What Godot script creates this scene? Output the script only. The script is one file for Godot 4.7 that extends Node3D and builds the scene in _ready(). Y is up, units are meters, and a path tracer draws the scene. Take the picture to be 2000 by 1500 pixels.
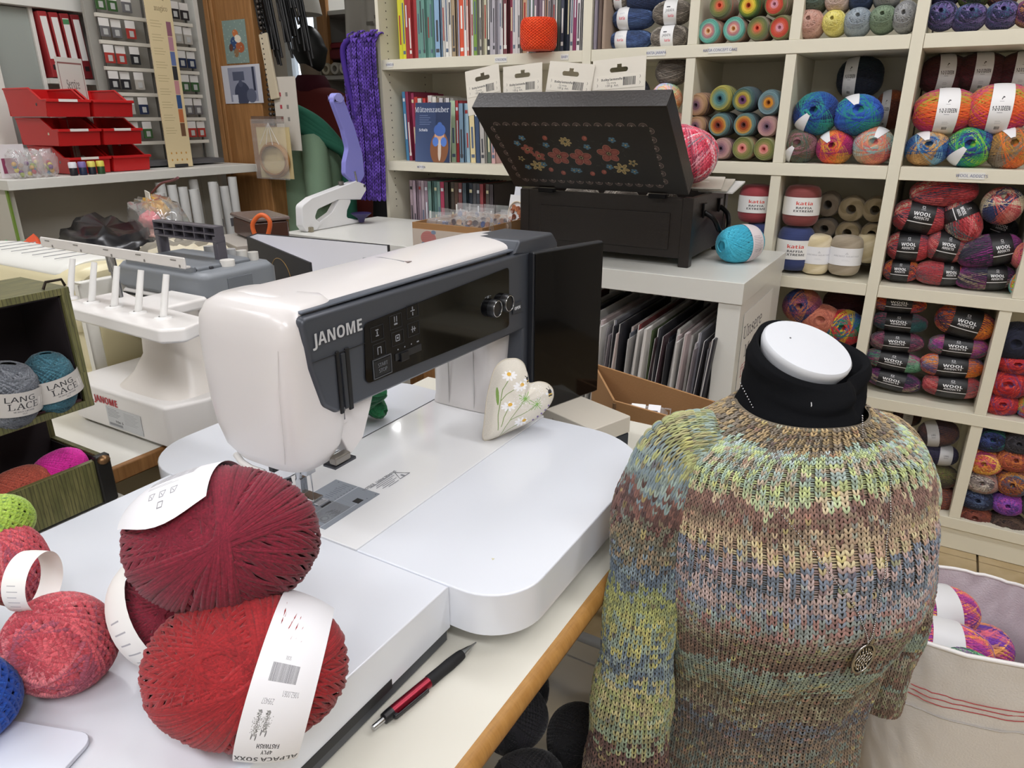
extends Node3D
# A yarn shop: a sewing machine on an extension table, a knitted pullover on a dress form, shelves of yarn and books.
# World: y up, metres. -z runs towards the long yarn shelf, -x along it to the left.

class MB extends RefCounted:
	var v := PackedVector3Array()
	var n := PackedVector3Array()
	var u := PackedVector2Array()
	var c := PackedColorArray()
	var t := PackedInt32Array()
	var xf := Transform3D()
	var col := Color.WHITE
	var tinted := false
	func at(p: Vector3, e := Vector3.ZERO) -> MB:
		xf = Transform3D(Basis.from_euler(e), p)
		return self
	func home() -> MB:
		xf = Transform3D()
		return self
	func vert(p: Vector3, nn: Vector3, uv := Vector2.ZERO) -> int:
		v.append(xf * p)
		n.append((xf.basis * nn).normalized())
		u.append(uv)
		c.append(col)
		return v.size() - 1
	func tri(a: int, b: int, d: int) -> void:
		t.append(a); t.append(b); t.append(d)
	func quad(a: Vector3, b: Vector3, d: Vector3, e: Vector3, flip := false) -> void:
		var nn := (b - a).cross(d - a).normalized()
		if flip: nn = -nn
		var i := vert(a, nn, Vector2(0, 1))
		vert(b, nn, Vector2(1, 1)); vert(d, nn, Vector2(1, 0)); vert(e, nn, Vector2(0, 0))
		tri(i, i + 1, i + 2); tri(i, i + 2, i + 3)
	func grid(nu: int, nv: int, f: Callable, cu := false, cv := false, flip := false) -> void:
		var P := PackedVector3Array()
		P.resize((nu + 1) * (nv + 1))
		for j in nv + 1:
			for i in nu + 1:
				P[j * (nu + 1) + i] = f.call(float(i) / nu, float(j) / nv)
		var b := v.size()
		for j in nv + 1:
			for i in nu + 1:
				var i0 := i - 1 if i > 0 else (nu - 1 if cu else 0)
				var i1 := i + 1 if i < nu else (1 if cu else nu)
				var j0 := j - 1 if j > 0 else (nv - 1 if cv else 0)
				var j1 := j + 1 if j < nv else (1 if cv else nv)
				var du := P[j * (nu + 1) + i1] - P[j * (nu + 1) + i0]
				var dv := P[j1 * (nu + 1) + i] - P[j0 * (nu + 1) + i]
				var nn := du.cross(dv)
				if nn.length_squared() < 1e-16:
					var jm := 1 if j == 0 else nv - 1
					du = P[jm * (nu + 1) + i1] - P[jm * (nu + 1) + i0]
					nn = du.cross(dv)
				nn = nn.normalized()
				if flip: nn = -nn
				vert(P[j * (nu + 1) + i], nn, Vector2(float(i) / nu, float(j) / nv))
		for j in nv:
			for i in nu:
				var a := b + j * (nu + 1) + i
				tri(a, a + 1, a + nu + 2); tri(a, a + nu + 2, a + nu + 1)
	func box(ce: Vector3, s: Vector3, bv := 0.0) -> MB:
		var h := s * 0.5
		bv = minf(bv, minf(h.x, minf(h.y, h.z)) * 0.95)
		if bv <= 0.0:
			for ax in 3:
				for sg in [-1.0, 1.0]:
					var nn := Vector3.ZERO
					nn[ax] = sg
					var a1 := (ax + 1) % 3
					var a2 := (ax + 2) % 3
					var i := v.size()
					for q in [[-1, -1], [1, -1], [1, 1], [-1, 1]]:
						var p := Vector3.ZERO
						p[ax] = sg * h[ax]; p[a1] = q[0] * h[a1]; p[a2] = q[1] * h[a2]
						var uv := Vector2(p.x / s.x + 0.5, 0.5 - p.y / s.y) if ax == 2 else (Vector2(0.5 - p.z / s.z, 0.5 - p.y / s.y) if ax == 0 else Vector2(p.x / s.x + 0.5, 0.5 + p.z / s.z))
						vert(ce + p, nn, uv)
					tri(i, i + 1, i + 2); tri(i, i + 2, i + 3)
			return self
		var id := {}
		for k in 8:
			var sg := Vector3(-1 if k & 1 == 0 else 1, -1 if k & 2 == 0 else 1, -1 if k & 4 == 0 else 1)
			for ax in 3:
				var p := Vector3(sg.x * (h.x - bv), sg.y * (h.y - bv), sg.z * (h.z - bv))
				p[ax] = sg[ax] * h[ax]
				var nn := Vector3.ZERO
				nn[ax] = sg[ax]
				var uv := Vector2(p.x / s.x + 0.5, 0.5 - p.y / s.y) if ax == 2 else (Vector2(0.5 - p.z / s.z, 0.5 - p.y / s.y) if ax == 0 else Vector2(p.x / s.x + 0.5, 0.5 + p.z / s.z))
				id[k * 3 + ax] = vert(ce + p, nn, uv)
		for ax in 3:
			var b1: int = 1 << ((ax + 1) % 3)
			var b2: int = 1 << ((ax + 2) % 3)
			var b0: int = 1 << ax
			for sgn in 2:
				var o: int = b0 * sgn
				var q := [o, o | b1, o | b1 | b2, o | b2]
				tri(id[q[0] * 3 + ax], id[q[1] * 3 + ax], id[q[2] * 3 + ax]); tri(id[q[0] * 3 + ax], id[q[2] * 3 + ax], id[q[3] * 3 + ax])
			var x1 := (ax + 1) % 3
			var x2 := (ax + 2) % 3
			for s1 in 2:
				for s2 in 2:
					var k0: int = b1 * s1 + b2 * s2
					var k1: int = k0 | b0
					tri(id[k0 * 3 + x1], id[k1 * 3 + x1], id[k1 * 3 + x2]); tri(id[k0 * 3 + x1], id[k1 * 3 + x2], id[k0 * 3 + x2])
		for k in 8: tri(id[k * 3], id[k * 3 + 1], id[k * 3 + 2])
		return self
	func inset(poly: PackedVector2Array, d: float) -> PackedVector2Array:
		var o := PackedVector2Array()
		var m := poly.size()
		var area := 0.0
		for i in m: area += poly[i].cross(poly[(i + 1) % m])
		var sg := 1.0 if area > 0 else -1.0
		for i in m:
			var e0 := (poly[i] - poly[(i + m - 1) % m]).normalized()
			var e1 := (poly[(i + 1) % m] - poly[i]).normalized()
			var n0 := Vector2(-e0.y, e0.x) * sg
			var n1 := Vector2(-e1.y, e1.x) * sg
			var b := (n0 + n1).normalized()
			o.append(poly[i] + b * d / maxf(0.35, b.dot(n0)))
		return o
	# a polygon (x, z) raised from y0 to y1, with bevelled rims
	func prism(poly: PackedVector2Array, y0: float, y1: float, bv := 0.0, smooth := 35.0) -> MB:
		var m := poly.size()
		var area := 0.0
		for i in m: area += poly[i].cross(poly[(i + 1) % m])
		var sg := 1.0 if area > 0 else -1.0
		var inn := inset(poly, bv) if bv > 0 else poly
		var lo := poly[0]
		var hi := poly[0]
		for p in poly:
			lo = lo.min(p); hi = hi.max(p)
		var sz := (hi - lo).max(Vector2(1e-5, 1e-5))
		var ids := Geometry2D.triangulate_polygon(poly)
		for top in [true, false]:
			var b := v.size()
			for p in inn: vert(Vector3(p.x, y1 if top else y0, p.y), Vector3.UP if top else Vector3.DOWN, (p - lo) / sz)
			for k in range(0, ids.size(), 3): tri(b + ids[k], b + ids[k + 1], b + ids[k + 2])
		for i in m:
			var a := poly[i]
			var d := poly[(i + 1) % m]
			var e := (d - a).normalized()
			var fl := Vector2(e.y, -e.x) * sg
			var na := fl
			var nd := fl
			var ep := (a - poly[(i + m - 1) % m]).normalized()
			var en := (poly[(i + 2) % m] - d).normalized()
			if e.dot(ep) > cos(deg_to_rad(smooth)): na = (fl + Vector2(ep.y, -ep.x) * sg).normalized()
			if e.dot(en) > cos(deg_to_rad(smooth)): nd = (fl + Vector2(en.y, -en.x) * sg).normalized()
			var b := v.size()
			var k := (i + 1) % m
			vert(Vector3(a.x, y0 + bv, a.y), Vector3(na.x, 0, na.y), Vector2(float(i) / m, 1)); vert(Vector3(d.x, y0 + bv, d.y), Vector3(nd.x, 0, nd.y), Vector2(float(i + 1) / m, 1))
			vert(Vector3(d.x, y1 - bv, d.y), Vector3(nd.x, 0, nd.y), Vector2(float(i + 1) / m, 0)); vert(Vector3(a.x, y1 - bv, a.y), Vector3(na.x, 0, na.y), Vector2(float(i) / m, 0))
			tri(b, b + 1, b + 2); tri(b, b + 2, b + 3)
			if bv > 0:
				var w := v.size()
				vert(Vector3(a.x, y1 - bv, a.y), Vector3(na.x, 0, na.y)); vert(Vector3(d.x, y1 - bv, d.y), Vector3(nd.x, 0, nd.y))
				vert(Vector3(inn[k].x, y1, inn[k].y), Vector3.UP); vert(Vector3(inn[i].x, y1, inn[i].y), Vector3.UP)
				tri(w, w + 1, w + 2); tri(w, w + 2, w + 3)
				w = v.size()
				vert(Vector3(a.x, y0 + bv, a.y), Vector3(na.x, 0, na.y)); vert(Vector3(d.x, y0 + bv, d.y), Vector3(nd.x, 0, nd.y))
				vert(Vector3(inn[k].x, y0, inn[k].y), Vector3.DOWN); vert(Vector3(inn[i].x, y0, inn[i].y), Vector3.DOWN)
				tri(w, w + 1, w + 2); tri(w, w + 2, w + 3)
		return self
	func tube(pts: Array, r, sides := 6, closed := false, caps := true, u0 := 0.0, u1 := 1.0) -> MB:
		var m := pts.size()
		var b := v.size()
		var prev := Vector3.ZERO
		for i in m:
			var tg: Vector3
			if closed: tg = (pts[(i + 1) % m] - pts[(i + m - 1) % m]).normalized()
			else: tg = (pts[mini(i + 1, m - 1)] - pts[maxi(i - 1, 0)]).normalized()
			var s: Vector3
			if i == 0:
				s = tg.cross(Vector3.UP)
				if s.length() < 0.1: s = tg.cross(Vector3.RIGHT)
			else: s = prev - tg * prev.dot(tg)
			s = s.normalized()
			prev = s
			var w := tg.cross(s)
			var rad: float = r[i] if r is Array or r is PackedFloat32Array else r
			for k in sides + 1:
				var a := TAU * k / sides
				var d := s * cos(a) + w * sin(a)
				vert(pts[i] + d * rad, d, Vector2(lerpf(u0, u1, float(i) / maxi(1, m - 1)), float(k) / sides))
		var last := m if closed else m - 1
		for i in last:
			for k in sides:
				var a0 := b + i * (sides + 1) + k
				var a1 := b + ((i + 1) % m) * (sides + 1) + k
				tri(a0, a0 + 1, a1 + 1); tri(a0, a1 + 1, a1)
		if caps and not closed:
			for e in [0, m - 1]:
				var dir: Vector3 = (pts[0] - pts[1]) if e == 0 else (pts[m - 1] - pts[m - 2])
				var b2 := v.size()
				for k in sides:
					v.append(v[b + e * (sides + 1) + k]); n.append((xf.basis * dir).normalized()); u.append(u[b + e * (sides + 1) + k]); c.append(col)
				for k in range(1, sides - 1): tri(b2, b2 + k, b2 + k + 1)
		return self
	# prof: Array of Vector2(radius, height), turned round the y axis; sharp where the profile bends by more than 40 degrees
	func lathe(prof: Array, seg := 24, squash := 1.0, sharp := 40.0) -> MB:
		var m := prof.size()
		var len := 0.0
		for i in m - 1: len += (prof[i + 1] - prof[i]).length()
		var run := 0.0
		for i in m - 1:
			var a: Vector2 = prof[i]
			var d: Vector2 = prof[i + 1]
			var e := (d - a).normalized()
			if (d - a).length() < 1e-7: continue
			var na := e
			var nd := e
			if i > 0:
				var ep: Vector2 = (a - prof[i - 1]).normalized()
				if e.dot(ep) > cos(deg_to_rad(sharp)): na = (e + ep).normalized()
			if i < m - 2:
				var en: Vector2 = (prof[i + 2] - d).normalized()
				if e.dot(en) > cos(deg_to_rad(sharp)): nd = (e + en).normalized()
			var b := v.size()
			var run2 := run + (d - a).length()
			for k in seg + 1:
				var an := TAU * k / seg
				var cs := cos(an)
				var sn := sin(an) * squash
				vert(Vector3(a.x * cs, a.y, a.x * sn), Vector3(na.y * cs, -na.x, na.y * sin(an)), Vector2(float(k) / seg, run / len))
				vert(Vector3(d.x * cs, d.y, d.x * sn), Vector3(nd.y * cs, -nd.x, nd.y * sin(an)), Vector2(float(k) / seg, run2 / len))
			for k in seg:
				var q := b + k * 2
				if a.x > 1e-6: tri(q, q + 2, q + 1)
				if d.x > 1e-6: tri(q + 1, q + 2, q + 3)
			run = run2
		return self
	func grid_box(w: float, h: float, d: float) -> MB:      # a soft folded slab
		prism_z(w, h, d)
		return self
	func prism_z(w: float, h: float, d: float) -> void:
		grid(16, 10, func(a, b):
			var q := pow(absf(cos(a * TAU)), 0.35) * signf(cos(a * TAU))
			var r := pow(absf(sin(a * TAU)), 0.35) * signf(sin(a * TAU))
			return Vector3(q * w / 2 * (1.0 + 0.1 * sin(b * 9.0)), (b - 0.5) * h, r * d / 2), true)
	static func new_grid(nu: int, nv: int, f: Callable, flip := false) -> MB:
		var m := MB.new()
		m.grid(nu, nv, f, true, false, flip)
		return m
	func lathe_at(p: Vector3, prof: Array, seg := 24) -> MB:
		var keep := xf
		xf = xf * Transform3D(Basis(), p)
		lathe(prof, seg)
		xf = keep
		return self
	func ball(ce: Vector3, r: Vector3, nu := 16, nv := 10) -> MB:
		grid(nu, nv, func(a, b): return ce + Vector3(cos(a * TAU) * sin(b * PI) * r.x, cos(b * PI) * r.y, sin(a * TAU) * sin(b * PI) * r.z), true, false)
		return self
	func cyl(a: Vector3, d: Vector3, r: float, sides := 12) -> MB:
		tube([a, d], r, sides)
		return self
	func mesh() -> ArrayMesh:
		for k in range(0, t.size(), 3):
			var a := t[k]
			var b := t[k + 1]
			var d := t[k + 2]
			if (v[b] - v[a]).cross(v[d] - v[a]).dot(n[a] + n[b] + n[d]) > 0.0:
				t[k + 1] = d; t[k + 2] = b
		var arr := []
		arr.resize(Mesh.ARRAY_MAX)
		arr[Mesh.ARRAY_VERTEX] = v; arr[Mesh.ARRAY_NORMAL] = n; arr[Mesh.ARRAY_TEX_UV] = u; arr[Mesh.ARRAY_INDEX] = t
		if tinted: arr[Mesh.ARRAY_COLOR] = c
		var am := ArrayMesh.new()
		am.add_surface_from_arrays(Mesh.PRIMITIVE_TRIANGLES, arr)
		return am

var mats := {}
var used := {}
var rnd := RandomNumberGenerator.new()
var bold: FontVariation
var sans: SystemFont
var sansb: SystemFont
var serif: SystemFont

func V(x: float, y: float, z: float) -> Vector3: return Vector3(x, y, z)
func H(s: String) -> Color: return Color(s)

func mat(hex: String, rough := 0.5, metal := 0.0, more := {}) -> StandardMaterial3D:
	var key := hex + str(rough) + "/" + str(metal) + str(more)
	if mats.has(key): return mats[key]
	var m := StandardMaterial3D.new()
	m.albedo_color = Color(hex)
	m.roughness = rough
	m.metallic = metal
	for k in more: m.set(k, more[k])
	mats[key] = m
	return m

func bumpy(m: StandardMaterial3D, tex: Texture2D, depth_cm: float, scale: float, tri := true) -> StandardMaterial3D:
	m = m.duplicate()
	m.heightmap_enabled = true
	m.heightmap_texture = tex
	m.heightmap_scale = depth_cm
	m.uv1_scale = Vector3.ONE * scale
	m.uv1_triplanar = tri
	return m

func clear(hex: String, alpha: float, rough := 0.05) -> StandardMaterial3D:
	return mat(hex, rough, 0.0, {"transparency": BaseMaterial3D.TRANSPARENCY_ALPHA, "albedo_color": Color(Color(hex), alpha)})

func noise_tex(freq: float, seed_: int, ramp := [], size := 256, type := FastNoiseLite.TYPE_SIMPLEX, oct := 4) -> NoiseTexture2D:
	var f := FastNoiseLite.new()
	f.seed = seed_; f.frequency = freq; f.noise_type = type; f.fractal_octaves = oct
	var t := NoiseTexture2D.new()
	t.width = size; t.height = size; t.seamless = true; t.noise = f
	if ramp.size():
		var g := Gradient.new()
		g.offsets = PackedFloat32Array(range(ramp.size()).map(func(i): return float(i) / (ramp.size() - 1)))
		g.colors = PackedColorArray(ramp.map(func(h): return Color(h)))
		t.color_ramp = g
	return t

func numbered(s: String) -> String:
	used[s] = used.get(s, 0) + 1
	return s if used[s] == 1 else "%s_%03d" % [s, used[s] - 1]

func tag(o: Node, label: String, cat: String, group := "", kind := "") -> Node:
	if label: o.set_meta("label", label)
	if cat: o.set_meta("category", cat)
	if group: o.set_meta("group", group)
	if kind: o.set_meta("kind", kind)
	return o

func thing(called: String, label: String, cat: String, at := Vector3.ZERO, turn := 0.0, group := "") -> Node3D:
	var o := Node3D.new()
	o.name = numbered(called)
	add_child(o)
	o.position = at
	o.rotation.y = turn
	tag(o, label, cat, group)
	return o

func put(called: String, shape, m: Material, parent: Node = self, xf := Transform3D()) -> MeshInstance3D:
	var o := MeshInstance3D.new()
	o.mesh = shape.mesh() if shape is MB else shape
	o.material_override = m
	o.name = numbered(called) if parent == self else called
	parent.add_child(o, true)
	o.transform = xf
	return o

func room(called: String, shape, m: Material, at := Vector3.ZERO) -> MeshInstance3D:
	var o := put(called, shape, m)
	o.position = at
	o.set_meta("kind", "structure")
	return o

func B(s: Vector3, bv := 0.0, ce := Vector3.ZERO) -> MB: return MB.new().box(ce, s, bv)
func X(p: Vector3, e := Vector3.ZERO, s := Vector3.ONE) -> Transform3D: return Transform3D(Basis.from_euler(e) * Basis.from_scale(s), p)
func P2(a: Array) -> PackedVector2Array:
	var o := PackedVector2Array()
	for i in range(0, a.size(), 2): o.append(Vector2(a[i], a[i + 1]))
	return o
# a polygon with rounded corners: [x, z, radius] per corner
func rounded(a: Array, steps := 6) -> PackedVector2Array:
	var o := PackedVector2Array()
	var m := a.size()
	for i in m:
		var p := Vector2(a[i][0], a[i][1])
		var q := Vector2(a[(i + m - 1) % m][0], a[(i + m - 1) % m][1])
		var w := Vector2(a[(i + 1) % m][0], a[(i + 1) % m][1])
		var r: float = a[i][2]
		if r <= 0:
			o.append(p)
			continue
		var d0 := (q - p).normalized()
		var d1 := (w - p).normalized()
		var half := acos(clampf(d0.dot(d1), -1, 1)) / 2
		var k := r / tan(half)
		var ce := p + (d0 + d1).normalized() * (r / sin(half))
		var s := p + d0 * k - ce
		var e := p + d1 * k - ce
		var sw := s.angle_to(e)
		for j in steps + 1: o.append(ce + s.rotated(sw * j / steps))
	return o
func rect(w: float, d: float, r := 0.0, steps := 5) -> PackedVector2Array:
	return rounded([[-w / 2, -d / 2, r], [w / 2, -d / 2, r], [w / 2, d / 2, r], [-w / 2, d / 2, r]], steps)
func spline(pts: Array, steps := 6, closed := false) -> Array:
	var o := []
	var m := pts.size()
	for i in (m if closed else m - 1):
		var p0 = pts[(i + m - 1) % m] if closed else pts[maxi(i - 1, 0)]
		var p1 = pts[i]
		var p2 = pts[(i + 1) % m]
		var p3 = pts[(i + 2) % m] if closed else pts[mini(i + 2, m - 1)]
		for k in steps:
			var t := float(k) / steps
			o.append(0.5 * ((2.0 * p1) + (p2 - p0) * t + (2.0 * p0 - 5.0 * p1 + 4.0 * p2 - p3) * t * t + (3.0 * p1 - p0 - 3.0 * p2 + p3) * t * t * t))
	if not closed: o.append(pts[m - 1])
	return o

func lettering(s: String, h: float, m: Material, parent: Node, xf: Transform3D, font: Font = null, depth := 0.0004) -> MeshInstance3D:
	var tm := TextMesh.new()
	tm.text = s
	tm.font = font if font else sansb
	tm.font_size = 64
	tm.pixel_size = h / 46.0
	tm.depth = depth
	tm.curve_step = 3.0
	return put("lettering", tm, m, parent, xf)

# ---- flat print: pictures computed in memory -------------------------------------------------
func blank(w: int, h: int, hex: String) -> Image:
	var im := Image.create_empty(w, h, false, Image.FORMAT_RGB8)
	im.fill(Color(hex))
	return im
func tex(im: Image) -> ImageTexture: return ImageTexture.create_from_image(im)
func print_mat(im: Image, rough := 0.6, more := {}) -> StandardMaterial3D:
	var m := StandardMaterial3D.new()
	m.albedo_texture = tex(im)
	m.roughness = rough
	for k in more: m.set(k, more[k])
	return m
func dot(im: Image, x: float, y: float, rx: float, ry: float, ang: float, co: Color) -> void:
	var r := maxf(rx, ry)
	var ca := cos(ang)
	var sa := sin(ang)
	for j in range(maxi(0, int(y - r)), mini(im.get_height(), int(y + r) + 2)):
		for i in range(maxi(0, int(x - r)), mini(im.get_width(), int(x + r) + 2)):
			var a := ((i - x) * ca + (j - y) * sa) / rx
			var b := (-(i - x) * sa + (j - y) * ca) / ry
			if a * a + b * b <= 1.0: im.set_pixel(i, j, co)
func stroke(im: Image, pts: Array, w: float, co: Color) -> void:
	for k in pts.size() - 1:
		var a: Vector2 = pts[k]
		var b: Vector2 = pts[k + 1]
		var st := maxi(1, int((b - a).length() / maxf(0.5, w * 0.5)))
		for i in st + 1:
			var p := a.lerp(b, float(i) / st)
			if w <= 1.2:
				if p.x >= 0 and p.y >= 0 and p.x < im.get_width() and p.y < im.get_height(): im.set_pixel(int(p.x), int(p.y), co)
			else: dot(im, p.x, p.y, w / 2, w / 2, 0, co)
# letters drawn into a picture: (x, y) is the middle, h the height of a capital
func write(im: Image, s: String, x: float, y: float, h: float, co: Color, font: Font = null, stretch := 1.0, ang := 0.0) -> void:
	var tm := TextMesh.new()
	tm.text = s
	tm.font = font if font else sansb
	tm.font_size = 32
	tm.pixel_size = h / 23.0
	tm.depth = 0.0
	tm.curve_step = 4.0
	var ar := tm.surface_get_arrays(0)
	var vs: PackedVector3Array = ar[Mesh.ARRAY_VERTEX]
	var ix: PackedInt32Array = ar[Mesh.ARRAY_INDEX]
	var lo := Vector2(1e9, 1e9)
	var hi := -lo
	for p in vs:
		lo = lo.min(Vector2(p.x, p.y)); hi = hi.max(Vector2(p.x, p.y))
	var mid := (lo + hi) / 2
	var ps := PackedVector2Array()
	for p in vs: ps.append(Vector2(x, y) + Vector2((p.x - mid.x) * stretch, -(p.y - mid.y)).rotated(ang))
	var W := im.get_width()
	var Hh := im.get_height()
	for k in range(0, ix.size(), 3):
		var a := ps[ix[k]]
		var b := ps[ix[k + 1]]
		var d := ps[ix[k + 2]]
		var ar2 := (b - a).cross(d - a)
		if absf(ar2) < 1e-6: continue
		for j in range(maxi(0, int(minf(a.y, minf(b.y, d.y)))), mini(Hh, int(maxf(a.y, maxf(b.y, d.y))) + 2)):
			for i in range(maxi(0, int(minf(a.x, minf(b.x, d.x)))), mini(W, int(maxf(a.x, maxf(b.x, d.x))) + 2)):
				var q := Vector2(i + 0.5, j + 0.5)
				var w0 := (b - q).cross(d - q) / ar2
				var w1 := (d - q).cross(a - q) / ar2
				if w0 >= -0.02 and w1 >= -0.02 and w0 + w1 <= 1.02: im.set_pixel(i, j, co)
func barcode(im: Image, x: int, y: int, w: int, h: int, co := Color(0.1, 0.1, 0.12)) -> void:
	var i := x
	var k := 7
	while i < x + w:
		k = (k * 31 + 11) % 97
		var b := 1 + k % 3
		im.fill_rect(Rect2i(i, y, mini(b, x + w - i), h), co)
		i += b + 1 + k % 2
func lines(im: Image, x: int, y: int, w: int, n: int, gap: int, co: Color, th := 1) -> void:
	for i in n: im.fill_rect(Rect2i(x, y + i * gap, int(w * (0.7 + 0.3 * fmod(i * 0.618, 1.0))), th), co)
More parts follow.
